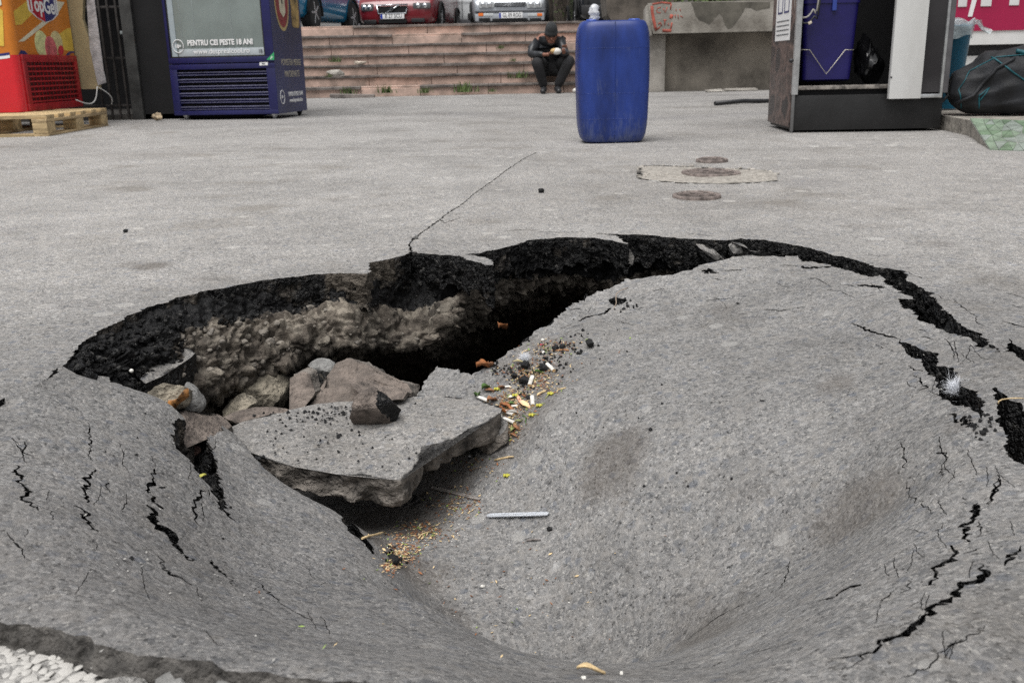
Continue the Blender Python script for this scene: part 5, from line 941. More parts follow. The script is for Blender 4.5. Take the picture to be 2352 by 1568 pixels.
def ell(cx, cz, rx, rz, n=32, a0=0., a1=2*math.pi, rot=0.):
    out = []
    for k in range(n):
        q = a0+(a1-a0)*k/(n if a1-a0 > 6.2 else n-1); x, z = rx*math.cos(q), rz*math.sin(q); out.append((cx+x*math.cos(rot)-z*math.sin(rot), cz+x*math.sin(rot)+z*math.cos(rot)))
    return out
M_white = mat('white_paint', (.78, .78, .77), .45, vary=.06, scale=5); M_whitep = mat('white_print', (.80, .80, .80), .5, vary=.03, scale=9); M_blackp = mat('black_plastic', (.018, .018, .02), .5, vary=.3, scale=12, bump=.15); M_rubber = mat('tyre_rubber', (.02, .02, .021), .85, vary=.3, scale=30)
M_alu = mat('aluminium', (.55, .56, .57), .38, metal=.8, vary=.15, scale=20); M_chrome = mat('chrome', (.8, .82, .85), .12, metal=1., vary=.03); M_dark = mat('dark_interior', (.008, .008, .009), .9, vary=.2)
M_glass = mat('dark_glass', (.03, .035, .04), .06, vary=.1, spec=.8); M_concrete = mat('concrete', (.33, .31, .28), .92, color2=(.19, .175, .155), vary=.3, scale=3.5, bump=.5, bscale=50)
# ------------------------------------------------------------------ blue drum
fr = Frame(.549, 5.2, 0.); dr = empty('blue_drum', (.549, 5.2, hgt(.549, 5.2)[0] if False else .002), 0, 'big blue plastic drum standing alone on the asphalt behind the hole', 'drum')
def scuff(m, lo, col_):
    nt = m.node_tree; b = nt.nodes['Principled BSDF']; L = nt.links.new; tc = N(nt, 'ShaderNodeTexCoord'); sx = N(nt, 'ShaderNodeSeparateXYZ'); L(tc.outputs['Object'], sx.inputs[0]); mp = N(nt, 'ShaderNodeMapping'); mp.inputs['Scale'].default_value = (60, 60, 9); L(tc.outputs['Object'], mp.inputs[0]); n = N(nt, 'ShaderNodeTexNoise'); n.inputs['Scale'].default_value = 1; n.inputs['Detail'].default_value = 7; n.inputs['Roughness'].default_value = .75; L(mp.outputs[0], n.inputs['Vector'])
    n2 = N(nt, 'ShaderNodeTexNoise'); n2.inputs['Scale'].default_value = 7; n2.inputs['Detail'].default_value = 5; L(tc.outputs['Object'], n2.inputs['Vector'])
    zf = ramp(nt, sx.outputs['Z'], [(0., .34), (lo, .16), (.5, .05), (1., .05)]); f_ = ramp(nt, mathn(nt, 'ADD', mathn(nt, 'ADD', n.outputs[0], zf), mathn(nt, 'MULTIPLY', mathn(nt, 'SUBTRACT', n2.outputs[0], .5), .5)), [(.70, 0.), (.92, .38)])
    old = b.inputs['Base Color'].links[0].from_socket; L(mixc(nt, f_, old, col_), b.inputs['Base Color']); L(mathn(nt, 'MULTIPLY_ADD', f_, .4, .42), b.inputs['Roughness']); return m
M_drum = mat('blue_plastic', (.014, .036, .19), .45, vary=.3, scale=6, bump=.06, bscale=9, spec=.4, stretch=(1, 1, .35))
scuff(M_drum, .12, (.16, .18, .22))
def sq(rx, ry, z, e=4.2, n=56): return [(rx*math.copysign(abs(math.cos(q))**(2/e), math.cos(q)), ry*math.copysign(abs(math.sin(q))**(2/e), math.sin(q)), z) for q in [2*math.pi*k/n for k in range(n)]]
prof0 = [(.120,.004),(.138,.001),(.152,.006),(.163,.020),(.172,.045),(.178,.085),(.181,.120),(.1804,.1225),(.1815,.125),(.183,.18),(.185,.248),(.1846,.2505),(.1853,.253),(.187,.33),(.187,.40),(.186,.469),(.1856,.4715),(.1862,.474),(.185,.51),(.182,.545),(.175,.575),(.165,.596),(.155,.604),(.147,.603),(.142,.596),(.10,.594),(.05,.594)]
prof = [(r, z) for r, z in prof0 if z not in (.1225, .2505, .4715)]
mb = MB(); mb.loft([sq(r, r*.86, z, 4.6 if r > .15 else 3.4) for r, z in prof]); mb.build('body', M_drum, dr, smooth=True)
for z_, r_ in ((.1225, .1812), (.2505, .1850), (.4715, .1860)): mb = MB(); q_ = sq(r_, r_*.86, z_, 4.6); mb.tube(q_+[q_[0]], .0009, 5, cap=False); mb.build('mould_line', M_drum, dr)
mb = MB(); mb.tube([(0, -.1475*1.0, z) for z in (.598,)]+[(0, -r*.86-.0006, z) for r, z in prof[::-1][5:-3]], .0016, 6); mb.build('mould_seam', M_drum, dr)
mb = MB(); mb.tube([(.02+.035*math.cos(q), -.04+.012, .598+.0*q) for q in (0, 1)], .01, 6); mb.bm.free()
for sx in (-1, 1):
    mb = MB(); mb.lathe([(.030, .590), (.030, .608), (.027, .613), (.012, .613)], c=(sx*.108, -.035, 0), n=24); 
    for k in range(12): q = k*math.pi/6; mb.box((sx*.108+.0302*math.cos(q), -.035+.0302*math.sin(q), .600), (.003, .003, .014), rz=q)
    mb.build('cap', mat('cap_blue', (.03, .08, .38), .4, vary=.1) if sx < 0 else bpy.data.materials['cap_blue'], dr)
mb = MB(); mb.box((0, .02, .600), (.10, .026, .016), bevel=.007); mb.build('handle', M_drum, dr, smooth=True)
# clear bottle on the drum
M_milky = mat('milky_plastic', (.80, .82, .86), .25, vary=.12, scale=30, trans=.35, spec=.6)
bo = empty('plastic_bottle', (.549-.108+.012, 5.2-.035, .615), 0, 'crumpled clear plastic bottle top standing on the left cap of the drum', 'bottle')
mb = MB(); rings = []
for r, z in [(.024,0),(.027,.010),(.021,.018),(.026,.026),(.027,.036),(.022,.045),(.024,.055),(.019,.066),(.010,.073),(.004,.075)]: rings.append([(r*math.cos(q)*(1+.18*math.sin(3*q+z*120)), r*math.sin(q)*(1+.18*math.cos(2*q+z*90)), z) for q in [2*math.pi*k/18 for k in range(18)]])
mb.loft(rings); mb.build('body', M_milky, bo, smooth=True); mb = MB(); mb.lathe([(.022, -.003), (.022, .004)], n=20); mb.build('rim', M_milky, bo)
# ------------------------------------------------------------------ drinks fridge
yw = R(-8); FR_ = WZ(640, 262, .045); fx0 = FR_-np.array([math.cos(yw), math.sin(yw), 0])*.93; f = Frame(fx0[0], fx0[1], yw)
fg = empty('drinks_fridge', (fx0[0], fx0[1], 0), yw, 'tall navy blue glass-door drinks fridge beside the dark gateway', 'fridge'); FW = .93; FD = .72; z0 = .045
M_navy = mat('navy_paint', (.014, .015, .085), .38, vary=.2, scale=3, spec=.45); M_navyd = mat('navy_side', (.03, .034, .10), .45, vary=.25, scale=2.5); M_blackgap = M_dark
pbox('cabinet', 0, FW, .05, FD, z0, 1.95, M_navyd, fg, .004)
gx0, gz0 = f.at(368, 133); gx1, gz1 = f.at(622, 122); gz0 = max(gz0, gz1)-.002
zsp = f.at(500, 146)[1]      # gap between door and lower panel
gl0 = f.at(392, 137)[0]; gl1 = f.at(609, 126)[0]; gb = f.at(500, 132)[1]
for nm, a in (('door_rail', (.0, FW, 0., .05, zsp+.004, gb)), ('door_rail', (.0, FW, 0., .05, 1.75, 1.93)), ('door_stile', (.0, gl0, 0., .049, gb-.001, 1.76)), ('door_stile', (gl1, FW, 0., .049, gb-.001, 1.76))): pbox(nm, *a, M_navy, fg, .004)
pbox('gasket', gl0, gl1, .008, .045, gb, gb+.012, M_blackp, fg, .002); pbox('gasket', gl1-.012, gl1, .009, .045, gb, 1.75, M_blackp, fg, .002); pbox('gasket', gl0, gl0+.012, .009, .045, gb, 1.75, M_blackp, fg, .002)
M_fglass = mat('fridge_glass', (.20, .235, .225), .12, vary=.12, scale=3, spec=.7)
pbox('glass', gl0+.011, gl1-.011, .018, .024, gb+.01, 1.75, M_fglass, fg, 0)
pbox('reveal', gl0+.012, gl0+.060, .014, .0175, gb+.012, 1.74, mat('pale_reveal', (.36, .42, .45), .4, vary=.1), fg, 0)
for xx in (.145, .27, .62): pbox('reflection_trim', xx*FW, xx*FW+.004, .0165, .0178, gb+.05, 1.7, mat('trim_line', (.28, .32, .32), .4) if xx == .145 else bpy.data.materials['trim_line'], fg, 0)  # thin pale strips stand in for reflections on the door glass
pbox('price_rail', gl0+.075, gl1-.012, .012, .0175, gb+.008, f.at(500, 108)[1]-.012, mat('price_rail', (.42, .46, .48), .35, vary=.1), fg, .001)
# lower louvred panel
lz1 = zsp-.004; a0, _ = f.at(374, 180); a1, _ = f.at(617, 170); lt = f.at(500, 159)[1]; lb = z0+.035
pbox('panel_top', 0, FW, .0, .05, lt, lz1, M_navy, fg, .003); pbox('panel_bottom', 0, FW, .0, .05, z0, lb, M_navy, fg, .003); pbox('panel_side', 0, .065, .001, .049, lb-.002, lt+.002, M_navy, fg, .002); pbox('panel_side', FW-.075, FW, .001, .049, lb-.002, lt+.002, M_navy, fg, .002)
pbox('louvre_back', .064, FW-.074, .044, .048, lb, lt, M_dark, fg, 0)
nl = 6
for k in range(nl):
    zc = lt-(lt-lb)*(k+.62)/nl; mb = MB(); mb.box((FW/2-.005, .018, zc), (FW-.138, .006, (lt-lb)/nl*.62), rx=R(-28), bevel=.002); mb.build('louvre', M_navy, fg)
    mb = MB(); mb.box((FW/2-.005, .008, zc+(lt-lb)/nl*.16), (FW-.14, .016, .006), bevel=.002); mb.build('louvre_edge', mat('dusty_navy', (.10, .10, .17), .7, vary=.4, scale=12) if k == 0 else bpy.data.materials['dusty_navy'], fg)
# wording on the glass
def tpos(px, py): return f.at(px, py)
x1_, z1_ = tpos(504, 98); text_obj('lettering', 'PENTRU CEI PESTE 18 ANI', .060, M_whitep, fg, (x1_, .009, z1_), sx=.83, bold=.0022)
x1_, z1_ = tpos(508, 118); text_obj('lettering', 'www.desprealcool.ro', .058, M_whitep, fg, (x1_, .0085, z1_), sx=.98, bold=.0004)
x1_, z1_ = tpos(408, 107); text_obj('lettering', '18+', .042, M_whitep, fg, (x1_, .0085, z1_), sx=.85, bold=.0015)
mb = MB(); mb.tube([(x1_+.047*math.cos(q), .010, z1_+.052*math.sin(q)) for q in np.linspace(0, 2*math.pi, 41)], .0032, 6, cap=False); mb.build('age_ring', M_whitep, fg)
x1_, z1_ = tpos(597, 118); text_obj('lettering', '18', .04, mat('grey_print', (.12, .13, .14), .5), fg, (x1_, .0085, z1_), sx=.9, bold=.001)
q = [tpos(612, 138), tpos(630, 138), tpos(629, 120)]; flat('green_sticker', q, -.0012, mat('green_print', (.03, .33, .12), .5, vary=.05), fg); text_obj('lettering', 'MAC', .013, M_whitep, fg, ((q[0][0]+q[1][0])/2+.012, -.0016, q[0][1]+.017), rot=(math.pi/2, R(-50), 0), bold=.0005)
q = [tpos(596, 151), tpos(615, 150), tpos(615, 143), tpos(596, 144)]; flat('white_label', q, -.0012, M_whitep, fg); text_obj('lettering', 'BMC', .014, bpy.data.materials['grey_print'], fg, ((q[0][0]+q[1][0])/2, -.0016, (q[0][1]+q[2][1])/2), bold=.0012)
# printed side panel
M_art = mat('side_art', (.022, .03, .10), .4, vary=.3, scale=1.2, color2=(.02, .022, .06)); yz = lambda px, py: f.side(px, py, FW)
def sflat(nm, pts, m, off): return flat(nm, pts, FW+off, m, fg, axis='x', th=.001)
S0 = yz(648, 262)[0]; sflat('side_panel', [(.002, z0), (FD-.004, z0), (FD-.004, 1.94), (.002, 1.94)], M_art, .0016)
ym = FD*.42; sflat('emblem_gold', ell(ym-.03, yz(665, 18)[1]+.05, .165, .25), mat('gold_print', (.42, .32, .14), .4, vary=.25, scale=20), .0030); sflat('emblem_red', ell(ym-.03, yz(665, 18)[1]+.055, .145, .225), mat('dark_red_print', (.22, .02, .025), .4, vary=.2), .0044)
sflat('emblem_shield', [(ym-.10, yz(665, 10)[1]+.1), (ym+.03, yz(665, 10)[1]+.12), (ym+.04, yz(665, 40)[1]+.03), (ym-.02, yz(665, 40)[1]-.01), (ym-.09, yz(665, 40)[1]+.04)], mat('cream_print', (.52, .48, .36), .5, vary=.2, scale=20), .0058)
tt = text_obj('emblem_letter', 'T', .16, M_dark, fg, (FW+.0066, ym-.03, yz(665, 20)[1]+.08), rot=(math.pi/2, 0, math.pi/2), bold=.004)
sflat('bottle_print', [(FD*.68, yz(695, 62)[1]), (FD*.72, yz(695, 66)[1]), (FD*.90, yz(695, 66)[1]), (FD*.94, yz(695, 60)[1]), (FD*.94, 1.2), (FD*.86, 1.4), (FD*.86, 1.75), (FD*.76, 1.75), (FD*.76, 1.4), (FD*.68, 1.2)], mat('amber_print', (.36, .24, .08), .4, vary=.5, scale=10), .0030)
M_goldt = mat('gold_text', (.40, .36, .28), .5, vary=.1)
for s_, py, sz in (('POVESTEA MERGE', 144, .075), ('MAI DEPARTE', 170, .075)): text_obj('lettering', s_, sz, M_goldt, fg, (FW+.0026, FD*.55, yz(680, py)[1]), rot=(math.pi/2, 0, math.pi/2), sx=.80)
for s_, py, sz in (('PENTRU CEI PESTE 18 ANI', 215, .05), ('www.desprealcool.ro', 229, .045)): text_obj('lettering', s_, sz, M_whitep, fg, (FW+.0026, FD*.62, yz(685, py)[1]), rot=(math.pi/2, 0, math.pi/2), sx=.62 if 'www' not in s_ else .85, bold=.001)
zc = yz(662, 222)[1]; mb = MB(); mb.tube([(FW+.0035, .115+.048*math.cos(q), zc+.055*math.sin(q)) for q in np.linspace(0, 6.283, 31)], .003, 6, cap=False); mb.build('age_ring', M_whitep, fg); text_obj('lettering', '18+', .038, M_whitep, fg, (FW+.0026, .115, zc), rot=(math.pi/2, 0, math.pi/2), sx=.8, bold=.001)
for x_, y_ in ((FW-.06, .06), (FW-.05, FD-.07), (.08, .06), (.1, FD-.07)):
    mb = MB(); mb.cyl((x_, y_, .002), (x_, y_, z0), .012, .03, 12); mb.build('foot', M_alu if y_ < .3 else M_blackp, fg)
pbox('underframe', .05, FW-.3, .12, FD-.1, .012, z0-.002, M_dark, fg, .002)
# crumpled paper by the fridge
pp = WZ(363, 279, 0); rock('crumpled_paper', Vector((pp[0], pp[1], .035)), (.09, .07, .07), 402, mat('kraft_paper', (.42, .33, .22), .85, vary=.4, scale=30), cuts=14, amp=.35, label='crumpled brown paper on the ground at the left foot of the fridge', cat='paper')
# ------------------------------------------------------------------ ice-cream freezer on a pallet
pc_ = WZ(112, 314, 0); pal = empty('wooden_pallet', (pc_[0], pc_[1], 0), R(2.5), 'pale wooden pallet under the ice-cream freezer at the left edge', 'pallet'); M_pine = mat('pine_wood', (.50, .37, .20), .85, vary=.35, scale=5, bump=.4, bscale=40, stretch=(.5, 6, 6)); M_pine2 = mat('pine_wood_side', (.46, .34, .19), .85, vary=.35, scale=5, bump=.4, bscale=40, stretch=(6, .5, 6))
PLn, PWd = 1.15, 1.1
for k in range(6): yk = .01+(PLn-.13)*k/5; pbox('deck_board', -PWd, -.003*(k % 2), yk, yk+(.13 if k in (0, 5) else .105), .118, .142, M_pine, pal, .003)
for xk in (-.1, -PWd/2, -PWd): pbox('stringer_board', xk, xk+.1, .0, PLn, .095, .117, M_pine2, pal, .003); pbox('bottom_board', xk, xk+.1, .004, PLn-.004, .0, .02, M_pine2, pal, .003)
for yk in (.002, PLn/2-.06, PLn-.14):
    for xk in (-.1, -PWd/2, -PWd): pbox('block', xk+.001, xk+.099, yk, yk+.138, .0205, .0945, M_pine, pal, .004)
pbox('bottom_board', -PWd+.1, -.1, .004, .1, .0, .019, M_pine, pal, .003); pbox('bottom_board', -PWd+.1, -.1, PLn-.1, PLn-.004, .0, .019, M_pine, pal, .003)
ca = WZ(59, 257, .145); fz = Frame(ca[0], ca[1], R(1)); fe = empty('ice_cream_freezer', (ca[0], ca[1], .143), R(1), 'red and orange ice-cream freezer standing on the wooden pallet', 'freezer')
sd_ = lambda px, py: (lambda a: (a[0], a[1]-.143))(fz.side(px, py, 0.)); SD = sd_(198, 245)[0]; SD = min(max(SD, .6), 1.0)
M_red = mat('red_gloss', (.62, .015, .025), .25, vary=.08, scale=3, spec=.6, coat=.3); M_redd = mat('red_plastic', (.36, .012, .018), .5, vary=.2, scale=6); M_orange = mat('orange_print', (.62, .20, .02), .35, vary=.12, scale=3); M_yel = mat('yellow_print', (.70, .48, .07), .4, vary=.15, scale=4); M_cream = mat('cream_print2', (.72, .68, .52), .4, vary=.1)
kk = SD/.72
rings = []
for z_, r_ in ((.0, .05), (.40, .05), (.42, .05), (1.25, .05), (1.3, .05)):
    rings.append([(-r_+r_*math.cos(q), r_+r_*math.sin(q), z_) for q in np.linspace(-math.pi/2, 0, 7)]+[(0, SD, z_), (-1.0, SD, z_), (-1.0, 0, z_)])
mb = MB(); mb.loft(rings); mb.build('cabinet', M_orange, fe, auto=30)
flat('red_base', [(-.995, .0), (-.045, .0), (-.045, .385), (-.12, .40), (-.2, .385), (-.32, .37), (-.5, .40), (-.995, .39)], -.0022, M_red, fe)
mb = MB()
for zz_ in (0,): mb.loft([[(-.046+.0475*math.cos(q), .05+.0525*math.sin(q), z_) for q in np.linspace(-math.pi/2, 0, 9)]+[(-.046+.046*math.cos(q), .05+.0505*math.sin(q), z_) for q in np.linspace(0, -math.pi/2, 9)] for z_ in (0.001, .40)])
mb.build('red_corner', M_red, fe, auto=30)
def wave(z_, x0_, x1_, amp, th): return [(x, z_+amp*math.sin(x*9)) for x in np.linspace(x0_, x1_, 24)]+[(x, z_+th+amp*math.sin(x*9)) for x in np.linspace(x1_, x0_, 24)]
flat('white_wave', wave(.388, -.99, -.05, .018, .02), -.004, M_whitep, fe); flat('blue_wave', wave(.408, -.99, -.05, .018, .018), -.0042, mat('blue_print', (.02, .025, .16), .4), fe)
flat('yellow_swirl', [(-.9, .6), (-.5, .52), (-.08, .46), (-.05, .7), (-.3, .95), (-.7, 1.1)], -.0030, M_yel, fe); flat('white_swirl', [(-.25, .9), (-.1, .72), (-.05, .74), (-.05, .80), (-.12, 1.0)], -.0046, M_cream, fe)
# side face: printed upper, louvred lower
gt = sd_(110, 127)[1]; sf = lambda nm, pts, m, off: flat(nm, pts, off, m, fe, axis='x', th=.001)
Yf = lambda t: .05+(SD-.05)*t      # 0..1 across the side
zt = 1.28; zh = lambda py, px=110: sd_(px, py)[1]
sf('diagonal_band', [(Yf(0), zh(65)), (Yf(.10), zh(62)), (Yf(.62), zh(0)), (Yf(.34), zh(0)), (Yf(0), zh(36))], M_yel, .0014)
sf('diagonal_band', [(Yf(.0), zh(100)), (Yf(.10), zh(98)), (Yf(.75), zh(35)), (Yf(.95), zh(0)), (Yf(.78), zh(0)), (Yf(.5), zh(48))], M_cream, .0016)
sf('diagonal_band', [(Yf(.62), zh(110)), (Yf(.66), zh(85)), (Yf(.92), zh(62)), (Yf(1), zh(60)), (Yf(1), zh(118))], M_yel, .0018)
shp = lambda s: [(Yf(.52)-.17*kk*s, zh(0)+.05), (Yf(.52)-.165*kk*s, zh(28)+.02*(1-s)), (Yf(.52)-.09*kk*s, zh(43)+.02*(1-s)), (Yf(.52), zh(52)+.012*(1-s)*3), (Yf(.52)+.09*kk*s, zh(45)+.02*(1-s)), (Yf(.52)+.165*kk*s, zh(30)+.02*(1-s)), (Yf(.52)+.17*kk*s, zh(0)+.05)]
sf('shield_edge', shp(1.12), M_whitep, .0026); P_ = shp(1.)
sf('shield_red', P_[:4]+[(Yf(.52), zh(0)+.05)], mat('crimson_print', (.50, .01, .03), .4), .0038); sf('shield_blue', [P_[3]]+P_[4:]+[(Yf(.52), zh(0)+.05)], bpy.data.materials['blue_print'], .0038)
text_obj('lettering', 'Top', .155, M_whitep, fe, (.0052, Yf(.52)-.088*kk, zh(15)), rot=(math.pi/2, 0, math.pi/2), sx=.72*kk, bold=.004); text_obj('lettering', 'Gel', .155, M_whitep, fe, (.0052, Yf(.52)+.082*kk, zh(17)), rot=(math.pi/2, 0, math.pi/2), sx=.72*kk, bold=.004)
for t, py, ry_, rz_, m in ((.40, 103, .085, .10, mat('lemon_scoop', (.66, .66, .32), .5, vary=.2, scale=20)), (.68, 98, .08, .09, mat('vanilla_scoop', (.66, .56, .28), .5, vary=.25, scale=20)), (.55, 110, .085, .085, mat('pink_scoop', (.60, .13, .14), .5, vary=.35, scale=14))):
    mb = MB(); mb.sph((.001+.0015*(m.name[0] == 'p'), Yf(t), zh(py)), (.0035, ry_*kk, rz_), 24, 12); mb.build('scoop_print', m, fe, smooth=True)
sf('strawberry_print', ell(Yf(.73), zh(115), .04*kk, .035, rot=.3), bpy.data.materials['crimson_print'], .0058)
sf('blue_wave', [(Yf(0)-.04, gt-.01), (Yf(.02), gt+.03), (Yf(.08), gt+.025), (Yf(.14), gt-.01), (Yf(.06), gt+.0), (Yf(0), gt+.005)], bpy.data.materials['blue_print'], .0035); sf('blue_wave', [(Yf(.80), gt-.01), (Yf(.86), gt+.02), (Yf(.93), gt+.035), (Yf(1), gt+.035), (Yf(1), gt+.02), (Yf(.93), gt+.02), (Yf(.88), gt+.0), (Yf(.84), gt-.01)], bpy.data.materials['blue_print'], .0035)
gx = .018; pbox('grille_frame', 0, gx, .045, SD-.0, .0, .055, M_redd, fe, .004); pbox('grille_frame', 0, gx, .045, SD, gt-.045, gt, M_redd, fe, .004); pbox('grille_frame', .0005, gx-.0005, .046, .10, .054, gt-.044, M_redd, fe, .003); pbox('grille_frame', .0005, gx-.0005, SD-.06, SD, .054, gt-.044, M_redd, fe, .003); pbox('grille_back', .0006, .003, .09, SD-.05, .05, gt-.04, mat('dark_red', (.07, .005, .006), .8), fe, 0)
for k in range(9): zc = .062+(gt-.115)*k/8; pbox('grille_slat', .003, .017, .1, SD-.058, zc, zc+.012, M_redd, fe, .002)
for k in range(14): yk = .115+(SD-.19)*k/13; pbox('grille_fin', .003, .009, yk, yk+.006, .056, gt-.046, bpy.data.materials['dark_red'] if False else M_redd, fe, 0)
# padded board behind the freezer, white cable
bp = Frame(ca[0]-.02, ca[1]+SD+.03, R(1)); bd = empty('padded_board', (bp.o[0], bp.o[1], 0), R(1), 'tan foam board with a grey-white edge standing behind the freezer', 'board')
b0 = bp.at(202, 205); b1 = bp.at(228, 205); b2 = bp.at(246, 196); t1 = bp.at(200, 0); t2 = bp.at(212, 0)
M_foam = mat('tan_foam', (.34, .28, .16), .85, color2=(.27, .22, .13), vary=.3, scale=4, bump=.3); flatb = [(-.5, b0[1]), (b1[0], b0[1]-.0), (b1[0]-.0, b0[1]+.25), (b1[0]-.06, b0[1]+.55), (t1[0]+.02, 1.3), (-.5, 1.3)]
flat('foam_panel', flatb, 0, M_foam, bd, th=.05); flat('torn_edge', [(b1[0]-.005, b2[1]+.0), (b2[0], b2[1]+.02), (b2[0]-.01, b2[1]+.12), (t2[0]+.02, 1.0), (t2[0], 1.3), (t1[0]-.01, 1.3), (t1[0]+.0, 1.0), (b1[0]-.03, b2[1]+.3)], -.008, mat('grey_foil', (.42, .41, .42), .6, vary=.3, scale=14, bump=.5), bd, th=.006)
ys_ = np.linspace(0, 1, 12); mb = MB(); A = np.array(fe.location)+np.array([.02, SD*.82, .06]); B = np.array([bp.o[0]+.14, bp.o[1]+.0, .30]); C_ = np.array([bp.o[0]+.20, bp.o[1]+.1, .15])
mb.tube([tuple(A+(B-A)*t+np.array([.04*math.sin(t*3.1), 0, -.08*math.sin(t*3.1)])) for t in ys_], .005, 8); tag(mb.build('power_cable', mat('white_cable', (.6, .6, .58), .5)), 'white power cable sagging from the freezer grille', 'cable')
mb = MB(); mb.tube([tuple(B+(C_-B)*t+np.array([.05*math.sin(t*3.1), 0, .0])) for t in ys_], .004, 8); tag(mb.build('power_cable', bpy.data.materials['white_cable']), 'short white cable dropping onto the back of the pallet', 'cable')
# ------------------------------------------------------------------ dark gateway between freezer and fridge
gf_ = Frame(-3.75, 8.7, 0.); ge = empty('metal_gate', (-3.75, 8.7, 0), 0, 'dark barred metal gate between the freezer and the drinks fridge', 'gate'); M_gate = mat('dark_gate_paint', (.045, .04, .038), .6, vary=.5, scale=9)
gx_ = [gf_.at(p, 150)[0] for p in (223, 243, 262, 281, 297)]
for x_ in gx_: pbox('bar', x_-.009, x_+.009, 0, .018, .03, 2.2, M_gate, ge, .002)
pbox('bar', gx_[0]-.6, gx_[0]-.58, 0, .018, .03, 2.2, M_gate, ge, .002); pbox('bar', gx_[0]-.3, gx_[0]-.28, 0, .018, .03, 2.2, M_gate, ge, .002)
for py in (16, 134, 243): z_ = gf_.at(262, py)[1]; pbox('cross_rail', -.4, gx_[-1]+.0, .02, .035, z_-.01, z_+.01, M_gate, ge, .002)
pbox('post', gf_.at(292, 150)[0]+.0, gf_.at(318, 150)[0], -.02, .08, 0, 2.3, mat('post_paint', (.06, .06, .058), .7, vary=.4, scale=5), ge, .005); pbox('sheet_panel', gf_.at(318, 150)[0]+.002, gf_.at(318, 150)[0]+.5, .02, .03, 0, 2.3, M_dark, ge, 0)
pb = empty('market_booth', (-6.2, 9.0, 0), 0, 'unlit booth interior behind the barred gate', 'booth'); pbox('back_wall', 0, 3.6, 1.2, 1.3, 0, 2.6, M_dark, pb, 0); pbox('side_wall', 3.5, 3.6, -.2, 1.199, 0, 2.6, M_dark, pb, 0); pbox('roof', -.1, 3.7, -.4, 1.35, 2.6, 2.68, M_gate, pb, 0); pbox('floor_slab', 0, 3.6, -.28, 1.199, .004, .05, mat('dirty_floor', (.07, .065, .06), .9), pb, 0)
z_ = gf_.at(262, 73)[1]; pbox('shelf', gf_.at(215, 70)[0]+2.4, gf_.at(290, 70)[0]+2.5, .35, .7, z_-.02+.02, z_+.03, mat('pale_shelf', (.42, .46, .46), .5), pb, .01)
pbox('red_crate', 2.75, 3.2, .5, .8, .06, .35, mat('dim_red', (.10, .012, .012), .7), pb, .01)
# ------------------------------------------------------------------ display cabinet on the right
kf = Frame(1.600, 5.55, R(-3)); ke = empty('display_cabinet', (1.600, 5.55, 0), R(-3), 'open metal display cabinet on a black plinth holding a blue bucket', 'cabinet')
X = lambda px, py=150: kf.at(px, py)[0]; Zk = lambda py, px=1900: kf.at(px, py)[1]
KW = X(2163, 270); KD = .60; zp = Zk(219); M_plinth = mat('black_sheet', (.008, .008, .0085), .55, vary=.4, scale=6, bump=.1)
pbox('plinth', .012, KW, .01, KD, .012, zp, M_plinth, ke, .004); pbox('plinth_edge', -.002, .014, -.002, .02, .005, zp+.01, mat('dark_alu', (.16, .16, .16), .5, metal=.5), ke, .003)
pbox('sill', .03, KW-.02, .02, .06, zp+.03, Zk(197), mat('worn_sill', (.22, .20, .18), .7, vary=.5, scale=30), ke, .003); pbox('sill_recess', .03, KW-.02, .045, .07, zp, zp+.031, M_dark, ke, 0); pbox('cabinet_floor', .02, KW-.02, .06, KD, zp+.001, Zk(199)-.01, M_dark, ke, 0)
# stone-print side panel
def stone_print():
    m, nt, b = newmat('stone_print'); L = nt.links.new; tc = N(nt, 'ShaderNodeTexCoord'); wv_ = N(nt, 'ShaderNodeTexNoise'); wv_.inputs['Scale'].default_value = 9; L(tc.outputs['Object'], wv_.inputs['Vector']); va = N(nt, 'ShaderNodeVectorMath', operation='MULTIPLY_ADD'); L(wv_.outputs['Color'], va.inputs[0]); va.inputs[1].default_value = (.06,)*3; L(tc.outputs['Object'], va.inputs[2])
    mp = N(nt, 'ShaderNodeMapping'); mp.inputs['Scale'].default_value = (5, 5, 9); L(va.outputs[0], mp.inputs[0]); v = N(nt, 'ShaderNodeTexVoronoi', feature='DISTANCE_TO_EDGE'); L(mp.outputs[0], v.inputs['Vector']); v.inputs['Scale'].default_value = 1.
    v2 = N(nt, 'ShaderNodeTexVoronoi'); v2.inputs['Scale'].default_value = 1.; L(mp.outputs[0], v2.inputs['Vector']); sp_ = N(nt, 'ShaderNodeSeparateColor'); L(v2.outputs['Color'], sp_.inputs[0]); n = N(nt, 'ShaderNodeTexNoise'); n.inputs['Scale'].default_value = 25; n.inputs['Detail'].default_value = 6; L(tc.outputs['Object'], n.inputs['Vector'])
    c = mixc(nt, ramp(nt, v.outputs['Distance'], [(.03, 1.), (.16, 0.)]), ramp(nt, sp_.outputs[0], [(0, (.025, .022, .025)), (.5, (.06, .045, .042)), (1, (.12, .085, .075))]), (.17, .115, .10)); c = mixc(nt, .8, c, ramp(nt, n.outputs[0], [(.35, .25), (.65, 1.1)]), 'MULTIPLY'); L(c, b.inputs['Base Color']); b.inputs['Roughness'].default_value = .45; return m
M_stonep = stone_print(); pbox('side_panel', -.006, .010, .03, KD, .03, 1.95, M_stonep, ke, .002)
pbox('frame_post', -.004, .028, -.004, .0295, zp+.005, 1.95, M_alu, ke, .003); sk = lambda px, py: kf.side(px, py, -.006)
pz = [sk(1779, 96)[1], 1.2]; py0, py1 = .12, .50
flat('poster', [(py0, pz[0]), (py1, pz[0]), (py1, pz[1]), (py0, pz[1])], -.0075, M_whitep, ke, axis='x', th=-.001); M_bp = bpy.data.materials['blue_print']
